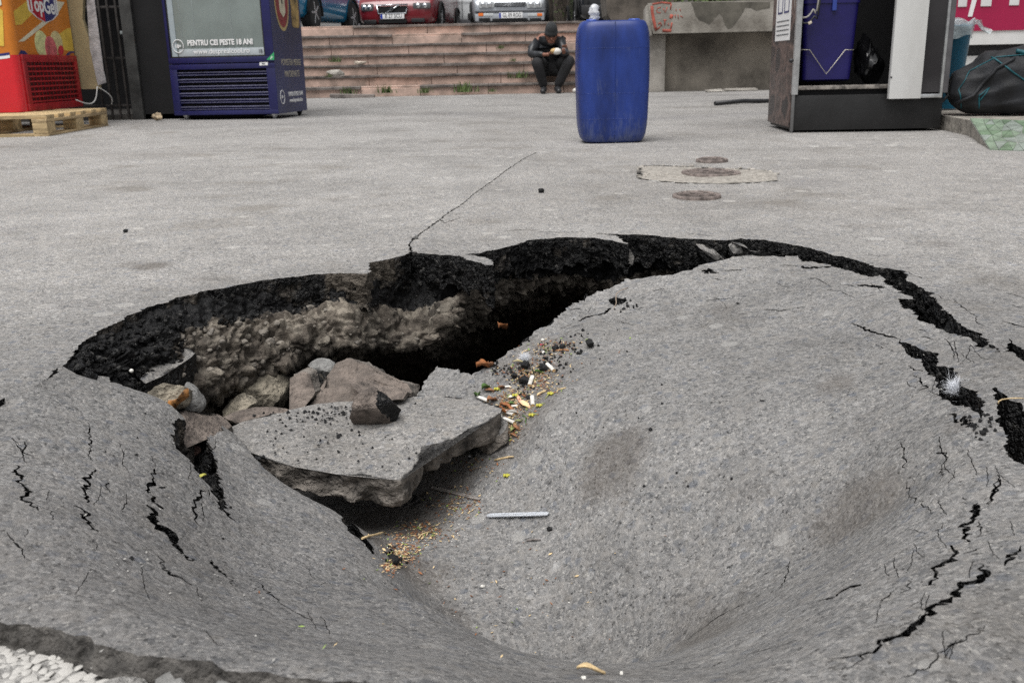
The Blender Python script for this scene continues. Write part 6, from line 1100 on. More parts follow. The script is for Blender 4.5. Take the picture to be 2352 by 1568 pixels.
flat('poster_band', [(py0+.01, pz[0]+.42), (py1-.01, pz[0]+.42), (py1-.01, pz[0]+.52), (py0+.01, pz[0]+.52)], -.009, M_bp, ke, axis='x', th=-.0006)
for a_, b_ in ((.03, .15), (.19, .31)):
    for c1, c2 in ((.15, .27), (.28, .40)):
        for (u0, u1, w0, w1) in ((a_, a_+.012, c1, c2), (b_-.012, b_, c1, c2), (a_, b_, c1, c1+.01), (a_, b_, c2-.01, c2)): flat('poster_window', [(py0+.02+u0, pz[0]+w0), (py0+.02+u1, pz[0]+w0), (py0+.02+u1, pz[0]+w1), (py0+.02+u0, pz[0]+w1)], -.0092, M_bp, ke, axis='x', th=-.0005)
for k in range(4): flat('poster_line', [(py0+.03, pz[0]+.03+.025*k), (py1-.03, pz[0]+.03+.025*k), (py1-.03, pz[0]+.036+.025*k), (py0+.03, pz[0]+.036+.025*k)], -.0092, bpy.data.materials['grey_print'], ke, axis='x', th=-.0005)
mb = MB(); kx, kz_ = kf.at(1815, 140); mb.sph((kx+.003, -.012, kz_), .013, 16, 10); mb.build('knob', M_blackp, ke, smooth=True)
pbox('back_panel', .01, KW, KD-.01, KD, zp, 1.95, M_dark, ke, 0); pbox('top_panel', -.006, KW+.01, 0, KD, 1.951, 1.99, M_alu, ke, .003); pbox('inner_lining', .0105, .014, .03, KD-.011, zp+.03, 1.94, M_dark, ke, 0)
xw0, xw1 = X(2041), X(2114); mb = MB(); wp = [kf.at(2034, 227), kf.at(2106, 228), kf.at(2125, 0), kf.at(2050, 0)]; up = lambda a, b, z_: a[0]+(b[0]-a[0])*(z_-a[1])/(b[1]-a[1])
zb_ = wp[0][1]; pbox('white_door_panel', wp[0][0], wp[1][0], -.055, -.02, zb_, 1.94, mat('white_panel', (.60, .60, .59), .5, color2=(.48, .47, .45), vary=.1, scale=3, stretch=(1, 1, .3)), ke, .002)
mb = MB(); q = kf.at(2047, 178, -.055); mb.cyl((q[0], -.058, q[1]), (q[0], -.054, q[1]), .005, n=12); mb.build('screw', M_blackp, ke)
gx0 = wp[1][0]+.001; gx1 = X(2156, 200); pbox('door_glass', gx0+.012, gx1-.0, -.018, -.012, zb_+.03, 1.93, mat('smoked_glass', (.03, .028, .03), .08, vary=.1, spec=.7), ke, 0); pbox('door_rail', gx0, gx1+.012, -.03, -.008, zb_+.002, zb_+.022, M_alu, ke, .002); pbox('door_stile', gx1-.002, gx1+.012, -.031, -.007, zb_+.001, 1.93, M_alu, ke, .002); pbox('door_stile', gx1+.014, KW+.012, -.02, .03, zp+.002, 1.95, mat('grey_metal', (.16, .155, .165), .4, metal=.5, vary=.2), ke, .003)
pbox('side_panel', KW-.004, KW+.008, .03, KD, .03, 1.95, M_plinth, ke, .002)
# things kept in the cabinet
bx0, bx1 = X(1836), X(1962); bt, bb = kf.at(1900, 8, .12)[1], kf.at(1900, 187, .12)[1]; bxa = kf.at(1843, 187, .12)[0]; bxb = kf.at(1955, 187, .12)[0]; bxc = kf.at(1834, 8, .12)[0]; bxd = kf.at(1964, 8, .12)[0]
be = empty('blue_bucket', tuple(kf.o+kf.ex*((bxa+bxb)/2)+kf.ey*.24+[0, 0, bb]), R(-3), 'dark blue square plastic bin standing inside the open cabinet', 'bin'); w0 = (bxb-bxa)/2; w1 = (bxd-bxc)/2; hb = bt-bb
M_bb = mat('bucket_blue', (.012, .009, .10), .4, vary=.15, scale=4); mb = MB(); mb.loft([sq(w0*.96, .10, 0, 8), sq(w0, .115, .01, 8), sq(w1, .13, hb, 8), sq(w1+.006, .136, hb, 8), sq(w1+.006, .136, hb+.018, 8), sq(w1-.004, .126, hb+.018, 8), sq(w1-.006, .124, hb-.1, 8)], cap=True); mb.build('body', M_bb, be, auto=40)
mb = MB(); ww_ = lambda px, py: (kf.at(px, py, .10)[0]-(bxa+bxb)/2, -.135, kf.at(px, py, .10)[1]-bb); mb.tube([ww_(1838, 115), ww_(1860, 115), ww_(1898, 171), ww_(1942, 115), ww_(1962, 115)], .0028, 8); mb.build('wire_handle', mat('wire', (.45, .42, .36), .4, metal=.6), be)
mb = MB(); q = ww_(1917, 12); mb.box((q[0], -.14, q[2]), (.024, .012, .06), bevel=.004); mb.build('latch', mat('latch_blue', (.03, .06, .3), .4), be)
bgp = kf.o+kf.ex*kf.at(2000, 165, .25)[0]+kf.ey*.3; rock('rubbish_bag', Vector((bgp[0], bgp[1], Zk(199)-.01+.13)), (.20, .22, .30), 501, mat('bin_liner', (.008, .008, .009), .22, vary=.2, spec=.6, bump=.6, bscale=14), cuts=12, amp=.25, label='glossy black rubbish bag beside the blue bin in the cabinet', cat='bag')
for (pts, r_, nm, m) in (([(1827,0),(1832,25),(1842,40),(1856,38),(1868,22),(1880,0)], .006, 'pale cable looped at the top left inside the cabinet', mat('grey_cable', (.40, .38, .35), .5)), ([(1828,0),(1830,30),(1840,50),(1855,53),(1870,38),(1883,8)], .006, 'black cable looped below the pale one in the cabinet', M_blackp)):
    mb = MB(); P3 = [kf.at(a, b, .05) for a, b in pts]; base = kf.o+kf.ey*.05; cv = [tuple(base+kf.ex*p[0]+[0, 0, p[1]]) for p in P3]; top = (cv[0][0], cv[0][1], 1.5); cv = [top]+cv+[(cv[-1][0]+.02, cv[-1][1], 1.5)]
    dense = []
    for i in range(len(cv)-1):
        for t in np.linspace(0, 1, 5, endpoint=False):
            p0, p1, p2, p3 = [np.array(cv[max(0, min(len(cv)-1, i+k))]) for k in (-1, 0, 1, 2)]; dense.append(tuple(.5*((2*p1)+(-p0+p2)*t+(2*p0-5*p1+4*p2-p3)*t*t+(-p0+3*p1-3*p2+p3)*t**3)))
    mb.tube(dense, r_*.8, 8); tag(mb.build('cable', m), nm, 'cable')
q = kf.at(1860, 53, .045); mb = MB(); mb.box((0, 0, 0), (.022, .016, .014), bevel=.004); o = mb.build('plug', mat('beige_plastic', (.6, .52, .42), .5)); o.location = kf.o+kf.ex*q[0]+kf.ey*.045+[0, 0, q[1]]; o.rotation_euler[1] = -.5; tag(o, 'beige plug dangling in front of the blue bin', 'plug')
# ------------------------------------------------------------------ tiled ramp, teal bin, holdall and shop sign
A_ = WZ(2177, 262, .09); B_ = WZ(2227, 271, .09); C_ = WZ(2274, 343, .004); D_ = WZ(2520, 352, .004); E_ = WZ(2480, 282, .09)
te = empty('tiled_ramp', tuple(C_), 0, 'low concrete ramp paved with green irregular tiles at the right edge', 'ramp'); c0 = np.array(te.location)
V = [A_, B_, C_, D_, E_, (3.9, 7.4, .09), (A_[0]+.2, 7.4, .09)]; V = [np.array(v)-c0 for v in V]; lowv = [np.array([v[0], v[1], -.02-c0[2]]) for v in V]
sA = np.array(kf.o)+0; F = [(0, 1, 4, 5, 6), (1, 2, 3, 4)]+[(i, (i+1) % 7, 7+(i+1) % 7, 7+i) for i in range(7)]
o = mesh_np('ramp_body', [v-np.array([0, 0, .012]) if i < 7 else v for i, v in enumerate(V+lowv)], F, mat('rough_concrete', (.26, .24, .21), .95, vary=.4, scale=12, bump=1., bscale=40), te, smooth=False)
M_tiles = [mat('green_tile%s' % s, tuple(v_*.62 for v_ in c), .45, vary=.3, scale=9, spec=.5) for s, c in (('', (.20, .30, .19)), ('_pale', (.30, .40, .29)), ('_grey', (.36, .42, .37)))]; M_grout = mat('grout', (.30, .30, .28), .9)
def ramp_pt(u, v):   # u along the front, v up the slope
    a = C_+(D_-C_)*u; b = B_+(E_-B_)*u; return a+(b-a)*v-c0
pt = {}; nu, nv = 9, 5
for i in range(nu+1):
    for j in range(nv+1): pt[i, j] = (i/nu+(rng.uniform(-.035, .035) if 0 < i < nu else 0), j/nv+(rng.uniform(-.07, .07) if 0 < j < nv else 0))
mb = MB(); mb.poly([tuple(ramp_pt(u, v)+[0, 0, -.006]) for u, v in ((0, 0), (1, 0), (1, 1), (0, 1))]); mb.build('grout', M_grout, te)
def tile(qs):
    qs = [np.array(p_) for p_ in qs]; c_ = sum(qs)/len(qs); q = [c_+(p_-c_)*.93 for p_ in qs]; mb = MB(); hi = [mb.bm.verts.new(ramp_pt(*p_)) for p_ in q]; lo = [mb.bm.verts.new(ramp_pt(*p_)-np.array([0, 0, .008])) for p_ in q]; mb.bm.faces.new(hi)
    for k in range(len(q)): mb.bm.faces.new((hi[k], lo[k], lo[(k+1) % len(q)], hi[(k+1) % len(q)]))
    mb.build('tile', M_tiles[rng.integers(3)], te)
for i in range(nu):
    for j in range(nv):
        a, b, c_, d = pt[i, j], pt[i+1, j], pt[i+1, j+1], pt[i, j+1]
        if rng.random() < .5: tile([a, b, c_]); tile([a, c_, d])
        else: tile([a, b, c_, d])
bp_ = WY(2184, 252, 6.1); tb = empty('teal_bin', (bp_[0], 6.15, .085), 0, 'tall teal plastic bin with a clear liner, right of the cabinet', 'bin'); M_teal = mat('teal_plastic', (.0, .16, .30), .35, vary=.12, scale=3)
ht = WY(2215, 58, 6.15)[2]-.085; mb = MB(); mb.lathe([(.055, 0), (.06, .004), (.092, ht*.97), (.096, ht*.97), (.097, ht), (.090, ht), (.088, ht-.06)], n=32); mb.build('body', M_teal, tb)
mb = MB(); rr = []
for k, (r_, z_) in enumerate([(.1, ht-.07), (.104, ht-.03), (.103, ht+.01), (.095, ht+.03), (.085, ht+.015), (.08, ht-.03)]): rr.append([(r_*(1+.07*math.sin(5*q+k)+.05*math.sin(11*q+2*k))*math.cos(q), r_*(1+.07*math.sin(5*q+k))*math.sin(q), z_+.012*math.sin(4*q+k)) for q in [2*math.pi*i/40 for i in range(40)]])
M_liner = mat('clear_liner', (.62, .70, .72), .2, vary=.1, scale=20, alpha=.45, spec=.7, bump=.6, bscale=30); mb.loft(rr, cap=False); mb.build('liner', M_liner, tb, smooth=True)
mb = MB(); mb.loft([[(.08+.02*k+.01*math.sin(j*1.3+k), -.02+.03*j/6-.05+.02*math.sin(k*.9), ht+.015-.0*k-.012*k*(k > 2)+.015*math.sin(j+k)) for j in range(7)] for k in range(6)], cap=False, closed=False); mb.build('liner_flap', M_liner, tb, smooth=True)
# holdall
hp = WY(2320, 283, 5.35); ho = empty('holdall', (hp[0]+.03, 5.5, .09), R(-12), 'black sports holdall with teal piping slumped on the tiled ramp', 'bag'); M_nylon = mat('black_nylon', (.007, .008, .011), .7, vary=.4, scale=14, bump=.3, bscale=120); M_tealp = mat('teal_piping', (.0, .07, .09), .6, vary=.3, scale=20)
bm = bmesh.new(); bmesh.ops.create_icosphere(bm, subdivisions=5, radius=1.); Vh = np.array([v.co[:] for v in bm.verts]); Vh = np.sign(Vh)*np.abs(Vh)**.72; Vh[:, 2] = np.clip(Vh[:, 2], -.9, 2); Vh *= [.29, .16, .185]; Vh[:, 2] += .165; Vh += (Vh/np.linalg.norm(Vh, axis=1)[:, None])*(.03*fbm(Vh*7, 3, 8)+.035*(.5-np.abs(fbm(Vh*[5, 5, 11], 2, 18)))+.012*fbm(Vh*22, 2, 28)+.012*np.sin(Vh[:, :1]*30+Vh[:, 2:]*14)[:, 0])[:, None]; Vh[:, 2] *= 1-.25*np.clip(-Vh[:, 0]/.3, 0, 1)
for v, p_ in zip(bm.verts, Vh): v.co = p_
me = bpy.data.meshes.new('body'); bm.to_mesh(me); bm.free(); me.materials.append(M_nylon); me.polygons.foreach_set('use_smooth', [True]*len(me.polygons)); o = bpy.data.objects.new('body', me); link(o, ho)
from mathutils.bvhtree import BVHTree
bv = BVHTree.FromPolygons([tuple(p_) for p_ in Vh], [tuple(p_.vertices) for p_ in me.polygons])
def pipe(pts, r_, nm, m):
    out = []
    for k in range(len(pts)-1):
        for t in np.linspace(0, 1, 7, endpoint=False): x_, z_ = np.array(pts[k])*(1-t)+np.array(pts[k+1])*t; h_ = bv.ray_cast(Vector((x_, -1, z_)), Vector((0, 1, 0))); 
        if True:
            for t in np.linspace(0, 1, 7, endpoint=False):
                x_, z_ = np.array(pts[k])*(1-t)+np.array(pts[k+1])*t; h_ = bv.ray_cast(Vector((x_, -1, z_)), Vector((0, 1, 0)))
                if h_[0] is not None: out.append(tuple(h_[0]+Vector((0, -r_*.6, 0))))
    if len(out) > 2: mb = MB(); mb.tube(out, r_, 7); mb.build(nm, m, ho)
pipe([(-.24,.03),(-.27,.13),(-.22,.23),(-.10,.30),(.05,.31),(.25,.25)], .0035, 'piping', M_tealp); pipe([(-.12,.30),(-.02,.22),(.10,.14),(.28,.08)], .0045, 'piping', M_tealp); pipe([(-.16,.03),(-.17,.10),(-.12,.14),(-.17,.06)], .004, 'piping', M_tealp); pipe([(0,.33),(.12,.30),(.28,.28)], .012, 'strap', M_tealp); pipe([(-.27,.06),(-.2,.10),(-.1,.24),(0,.30)], .010, 'strap', M_nylon)
mb = MB(); mb.tube([(-.28, -.02, .12), (-.34, -.05, .06), (-.42, -.03, .012), (-.5, 0, .008)], .009, 8); mb.build('strap', M_nylon, ho)
# sign
sg = Frame(2.7, 7.3, 0.); se = empty('shop_sign', (2.7, 7.3, 0), 0, 'magenta shop sign with white letters behind the teal bin', 'sign'); zs = lambda py: sg.at(2270, py)[1]; xs_ = lambda px: sg.at(px, 40)[0]
M_mag = mat('magenta_print', (.36, .006, .06), .45, vary=.08, scale=2); pbox('board', xs_(2180), 2.6, .01, .05, zs(103), 1.6, M_white, se, .004); pbox('panel', xs_(2180), 2.58, .0, .0095, zs(71), 1.58, M_mag, se, 0)
for (a_, b_, zb__) in ((2197, 2217, 15), (2249, 2273, 15), (2314, 2336, 14), (2374, 2398, 15)): pbox('letter_stem', xs_(a_), xs_(b_), -.006, -.0005, zs(zb__), 1.15, M_whitep, se, .001)
mb = MB(); a_ = xs_(2232); mb.prism([(0, 0), (.03, 0), (.075, .25), (.075, .6), (.045, .6), (.045, .3)], .005, Matrix.Translation((a_-.03, -.0008, zs(38))) @ Matrix.Rotation(math.pi/2, 4, 'X')); mb.build('letter_stroke', M_whitep, se)
for k, (a_, b_) in enumerate(((2197, 2217), (2249, 2273), (2314, 2336), (2374, 2398))): pbox('letter_arm', xs_(a_), xs_(b_)+.12, -.0062, -.0006, 1.152, 1.22, M_whitep, se, .001)
sw = empty('shop_wall', (2.6, 7.45, 0), 0, 'shop front wall carrying the magenta sign', 'wall'); pbox('wall_panel', -.1, 4.5, .0, .3, 0, 3.2, mat('pale_render', (.42, .41, .39), .85, vary=.2, scale=3), sw, .004); pbox('skirting', .0, 4.5, -.06, -.001, 0, zs(128), M_white, sw, .003); pbox('dark_band', .0, 4.5, -.03, -.001, zs(127), zs(104), M_blackp, sw, 0)
# ------------------------------------------------------------------ concrete planter
pf = Frame(1.95, 13.6, R(-6)); pe = empty('concrete_planter', (1.95, 13.6, 0), R(-6), 'long concrete planter trough with red graffiti on its left end', 'planter')
px0 = pf.at(1487, 40)[0]; ztop = pf.at(1600, 5)[1]; zbt = pf.at(1500, 78)[1]; xl = pf.at(1512, 70)[0]; Lp = 3.2
M_stain = mat('stained_concrete', (.34, .32, .285), .92, color2=(.15, .135, .115), vary=.3, scale=1.8, bump=.5, bscale=40)
mb = MB(); sec = lambda x_, inset: [(x_+inset, 0, zbt), (x_, -.04, ztop), (x_, .1, ztop), (x_, .1, ztop-.08), (x_, 1.1, ztop-.08), (x_, 1.1, ztop), (x_, 1.2, ztop), (x_+inset, 1.15, zbt)]
mb.loft([sec(px0, .08), sec(Lp, 0)]); mb.build('trough', M_stain, pe, smooth=False)
pbox('trough_rib', px0-.02, px0+.07, .03, 1.1, zbt-.03, ztop-.02, M_concrete, pe, .02)
pbox('base_wall', pf.at(1495, 150)[0], Lp-.1, .40, 1.0, 0, zbt-.002, mat('dark_stained_base', (.25, .225, .19), .95, color2=(.09, .08, .068), vary=.3, scale=1.5, bump=.5, bscale=30), pe, .01); pbox('pilaster', pf.at(1497, 150)[0]-.06, pf.at(1516, 150)[0]+.08, .2, .4, 0, zbt-.004, M_concrete, pe, .015)
pbox('earth_fill', px0+.1, Lp-.1, .11, 1.09, ztop-.12, ztop-.03, M_soil, pe, .01)
M_graf = mat('red_spray', (.42, .10, .07), .8, vary=.4, scale=9)
def gstroke(pts, r_, nm='graffiti_stroke'):
    P3 = [pf.at(a, b) for a, b in pts]; slope = .04/(ztop-zbt); mb = MB(); mb.tube([(p_[0], -.002-slope*max(0, p_[1]-zbt)-.0005, p_[1]) for p_ in P3], r_, 6)
    for v in mb.bm.verts: v.co.y = (v.co.y+.002+slope*max(0, v.co.z-zbt))*.15-.002-slope*max(0, v.co.z-zbt)
    mb.build(nm, M_graf, pe)
gp = lambda a, b: (1435.5+a*.1953, b*.1953)     # positions read on an enlargement
for pts, r_ in (([gp(315,75), gp(320,150), gp(335,230), gp(355,320), gp(370,360)], .022), ([gp(320,55), gp(430,35), gp(540,45)], .012), ([gp(540,50), gp(535,120)], .010), ([gp(440,360), gp(500,365), gp(545,360)], .022), ([gp(550,270), gp(545,310), gp(530,360)], .012),
    ([gp(420,90), gp(385,100), gp(370,130), gp(385,155), gp(420,155)], .008), ([gp(450,105), gp(470,155), gp(495,90)], .008), ([gp(525,195), gp(550,200), gp(560,205)], .03), ([gp(590,175), gp(590,215)], .006), ([gp(620,175), gp(628,235)], .006), ([gp(650,190), gp(680,210)], .007), ([gp(600,110), gp(600,140)], .006), ([gp(640,110), gp(655,140)], .006),
    ([gp(450,240), gp(490,240)], .008), ([gp(470,240), gp(465,300)], .008), ([gp(515,275), gp(500,300), gp(520,300)], .007), ([gp(390,290), gp(415,270), gp(430,300), gp(400,330), (1435.5+.1953*385, .1953*345)], .012)): gstroke(pts, r_)
# dark water stains on the trough face (a dirt film with its own outline)
def film(pts, m, name='stain'):
    P3 = [pf.at(a, b) for a, b in pts]; slope = .04/(ztop-zbt); mb = MB(); mb.bm.faces.new([mb.bm.verts.new((p_[0], -.0032-slope*(min(p_[1], ztop)-zbt), min(p_[1], ztop-.004))) for p_ in P3]); mb.build(name, m, pe)
film([gp(770,30), gp(800,90), gp(830,190), gp(870,240), gp(940,265), gp(990,290), gp(1030,255), gp(1070,195), gp(1110,160), gp(1150,210), gp(1170,290), gp(1210,345), gp(1260,325), gp(1330,230), gp(1390,140), gp(1410,95), gp(1480,100), gp(1540,130), gp(1620,110), gp(1700,100), gp(1700,30)], mat('damp_stain', (.13, .12, .10), .9, vary=.3, scale=5))
# leafy plants in the planter and the upper angular planter
M_leaf = mat('leaf_green', (.06, .10, .025), .7, vary=.5, scale=8); M_leaf2 = mat('fresh_leaf', (.085, .125, .035), .7, vary=.4, scale=8)
def leafcloud(name, c, rad, n, size, mtl, parent=None, seed=1):
    r_ = np.random.default_rng(seed); d = r_.normal(size=(n, 3)); d /= np.linalg.norm(d, axis=1)[:, None]; P = np.array(c)+d*np.array(rad)*(r_.random((n, 1))**.45)*(1+.35*vnoise(d*2.5, seed))[:, None]; P = P[(vnoise(P*2.2/max(rad), seed+2) > -.45)]
    a = r_.normal(size=(len(P), 3)); a /= np.linalg.norm(a, axis=1)[:, None]; b = np.cross(a, r_.normal(size=(len(P), 3))); b /= np.linalg.norm(b, axis=1)[:, None]; s = size*r_.uniform(.5, 1.2, (len(P), 1)); V = np.stack([P-a*s, P+b*s*.45, P+a*s, P-b*s*.45], 1).reshape(-1, 3); F = np.arange(len(V)).reshape(-1, 4)
    return mesh_np(name, V, F, mtl, parent, smooth=False)
o = leafcloud('planter_greenery', tuple(pf.o+pf.ex*1.7+pf.ey*.6+[0, 0, ztop+.12]), (1.7, .45, .22), 1500, .05, M_leaf2, None, 5); tag(o, 'low green plants along the top of the graffiti planter', 'plants', kind='stuff')
uf = Frame(1.5, 16.4, 0.); ue = empty('upper_planter', (1.5, 16.4, 1.05), 0, 'dark angular concrete planter on the terrace behind the drum', 'planter'); mb = MB(); q0 = uf.at(1395, 40)[0]; q1 = uf.at(1470, 10)[0]; u0 = 0.
mb.loft([[(q0+.12, y_, -.05), (q0+.45, y_, -.35), (q1+.6, y_, -.35), (q1+.6, y_, .55), (q0-.05, y_, .55), (q0, y_, .1)] for y_ in (0, .9)]); mb.build('trough', mat('dark_concrete', (.11, .095, .08), .95, vary=.4, scale=4, bump=.5), ue, smooth=False); pbox('leg', q0+.35, q0+.75, .2, .7, -1.05, -.352, M_concrete, ue, .01); pbox('ledge', q1-.05, q1+.9, -.1, .8, -.04, .0, M_concrete, ue, .01) if False else None
# ------------------------------------------------------------------ the flight of steps
M_pink = mat('pink_terrazzo', (.50, .36, .30), .88, color2=(.27, .205, .17), vary=.25, scale=4.5, bump=.3, bscale=60); M_tread = mat('weathered_tread', (.21, .185, .17), .9, color2=(.07, .06, .055), vary=.3, scale=5, bump=.6, bscale=50)
st = empty('flight_of_steps', (0, 14.3, 0), 0, 'broad flight of worn pink steps leading up to the parked cars', 'steps'); NR, RH, TD = 7, .150, .295; XL, XR = -5.2, 3.4
r_ = np.random.default_rng(12)
for k in range(NR):
    y0 = k*TD+.02*math.sin(k); zb = k*RH; x_ = XL-r_.uniform(0, .6)
    while x_ < XR:
        L_ = r_.uniform(.85, 1.35); pbox('riser_block', x_+.003, x_+L_-.003, y0+r_.uniform(0, .006), y0+.25, zb, zb+RH-.034, M_pink, st, .004, seg=1)
        # tread slab with a chipped, wavering front edge
        n = 22; xs2 = np.linspace(x_+.002, x_+L_-.002, n); jx = .008*vnoise(np.c_[xs2*3, xs2*0+k, xs2*0], 5)+.012*np.clip(vnoise(np.c_[xs2*1.7, xs2*0+k*3, xs2*0], 6)-.35, 0, 1)*2; jz = .018*np.clip(vnoise(np.c_[xs2*2.2, xs2*0+k*5, xs2*0+2], 8), -1, .6)
        brk = (r_.random() < .16); yf = y0-.035+jx+(.05 if brk else 0); zt_ = zb+RH; V = []
        for i in range(n): V += [(xs2[i], yf[i], zt_-.004), (xs2[i], yf[i]+.006, zt_), (xs2[i], y0+TD+.06, zt_), (xs2[i], y0+TD+.06, zt_-.033), (xs2[i], yf[i]+.004, zt_-.036-jz[i]*.5)]
        F = [(i*5+j, (i+1)*5+j, (i+1)*5+(j+1) % 5, i*5+(j+1) % 5) for i in range(n-1) for j in range(5)]+[(4, 3, 2, 1, 0), tuple((n-1)*5+j for j in range(5))]
        mesh_np('tread_slab', V, F, M_tread if not brk else M_pink, st, smooth=False); x_ += L_
pbox('end_wall', XR-.3, XR+.2, .5, NR*TD+.5, 0, NR*RH+.02, M_concrete, st, .01)
tz = NR*RH; o = mesh_np('terrace', [(-40, 14.3+NR*TD+.02, tz-.012), (40, 14.3+NR*TD+.02, tz-.012), (40, 80, tz+.5), (-40, 80, tz+.5)], [(0, 1, 2, 3)], M_far); tag(o, kind='structure')
o = mesh_np('terrace_wall', [(-40, 14.3+NR*TD, -.1), (XL-.5, 14.3+NR*TD, -.1), (XL-.5, 14.3+NR*TD, tz-.02), (-40, 14.3+NR*TD, tz-.02), (XR, 15.6, -.1), (40, 15.6, -.1), (40, 15.6, tz+.1), (XR, 15.6, tz+.1)], [(0, 1, 2, 3), (4, 5, 6, 7)], M_concrete); tag(o, kind='structure')
# weeds, fallen pieces at the foot
def tuft(px, py, h_, label, k=0, on=14.2, dz=0):
    p_ = WY(px, py, on); V = []; F = []; rr_ = np.random.default_rng(int(px))
    for i in range(46):
        a = rr_.uniform(0, 6.3); L_ = h_*rr_.uniform(.4, 1.1); b = len(V); o_ = np.array([rr_.normal()*h_*.45, rr_.normal()*.02, 0]); d = np.array([math.cos(a)*.45, math.sin(a)*.3, 1])*L_; w_ = np.array([math.sin(a), -math.cos(a), 0])*h_*.07
        V += [(p_+o_-w_).tolist(), (p_+o_+w_).tolist(), (p_+o_+d*.6+w_*.7).tolist(), (p_+o_+d).tolist()]; F += [(b, b+1, b+2), (b, b+2, b+3)]
    tag(mesh_np('weed', V, F, M_leaf2, smooth=False), label, 'weed', 'weeds growing in the joints of the steps')
for i, (px, py, h_, on, lb) in enumerate([(798,217,.12,14.2,'weed at the foot of the steps just right of the fridge'), (884,214,.13,14.2,'second weed from the fridge at the foot of the steps'), (974,214,.10,14.2,'weed at the foot of the steps left of the middle'), (1068,212,.16,14.2,'tallest weed at the foot of the steps'), (1130,211,.06,14.2,'tiny weed at the foot of the steps, nearest the man'), (772,143,.10,14.9,'weed in the broken step joint beside the fridge'), (1188,180,.13,14.5,'weed hanging from the second step left of the man'), (1150,112,.06,15.4,'small weed high on the steps, left of the man'), (755,178,.06,14.5,'small weed on the second step beside the fridge'), (1180,141,.05,14.9,'tiny weed on the third step left of the man')]): tuft(px, py, h_, lb, on=on)
pp = WZ(842, 219, 0); mb = MB(); mb.box((0, 0, .03), (.62, .16, .055), bevel=.01, seg=1); o = mb.build('broken_tread', M_tread, jitter=.006); o.location = (pp[0], 13.95, 0); o.rotation_euler = (0, .03, .05); tag(o, 'long broken tread piece lying at the foot of the steps', 'stone')
pp = WY(824, 107, 14.95); rock('loose_stone', Vector((pp[0], 14.95, .46+.02)), (.22, .1, .07), 77, mat('cream_stone', (.55, .48, .40), .9, scale=20), label='cream stone lying on the third step near the fridge', cat='stone'); rock('loose_stone', Vector((WY(770,120,14.75)[0], 14.75, .335)), (.3, .15, .12), 78, M_concrete, label='grey broken lump on the step beside the weed near the fridge', cat='stone')
for i, (px, py, s_, lb) in enumerate([(1592,206,.30,'broken concrete edge piece at the foot of the planter, left'), (1640,212,.22,'low broken slab at the foot of the planter, middle'), (1700,210,.45,'long grey slab piece at the foot of the planter, right'), (1745,206,.2,'white block at the foot of the planter by the cabinet')]):
    p_ = WZ(px, py, 0); mb = MB(); mb.box((0, 0, .02), (s_, .12, .035), bevel=.01, seg=1); o = mb.build('rubble_piece', M_white if i == 3 else M_concrete, jitter=.008); o.location = (p_[0], p_[1], 0); o.rotation_euler[2] = .1*i-.1; tag(o, lb, 'stone')
p_ = WZ(1688, 240, 0); mb = MB(); a_ = WZ(1642, 243, 0); b_ = WZ(1765, 237, 0); mb.tube([tuple(a_+[0, 0, .02]), tuple((a_+b_)/2+[0, 0, .03]), tuple(b_+[0, 0, .02])], .02, 8); tag(mb.build('rubber_hose', M_blackp), 'dark hose or kerb strip lying on the ground left of the cabinet', 'hose')
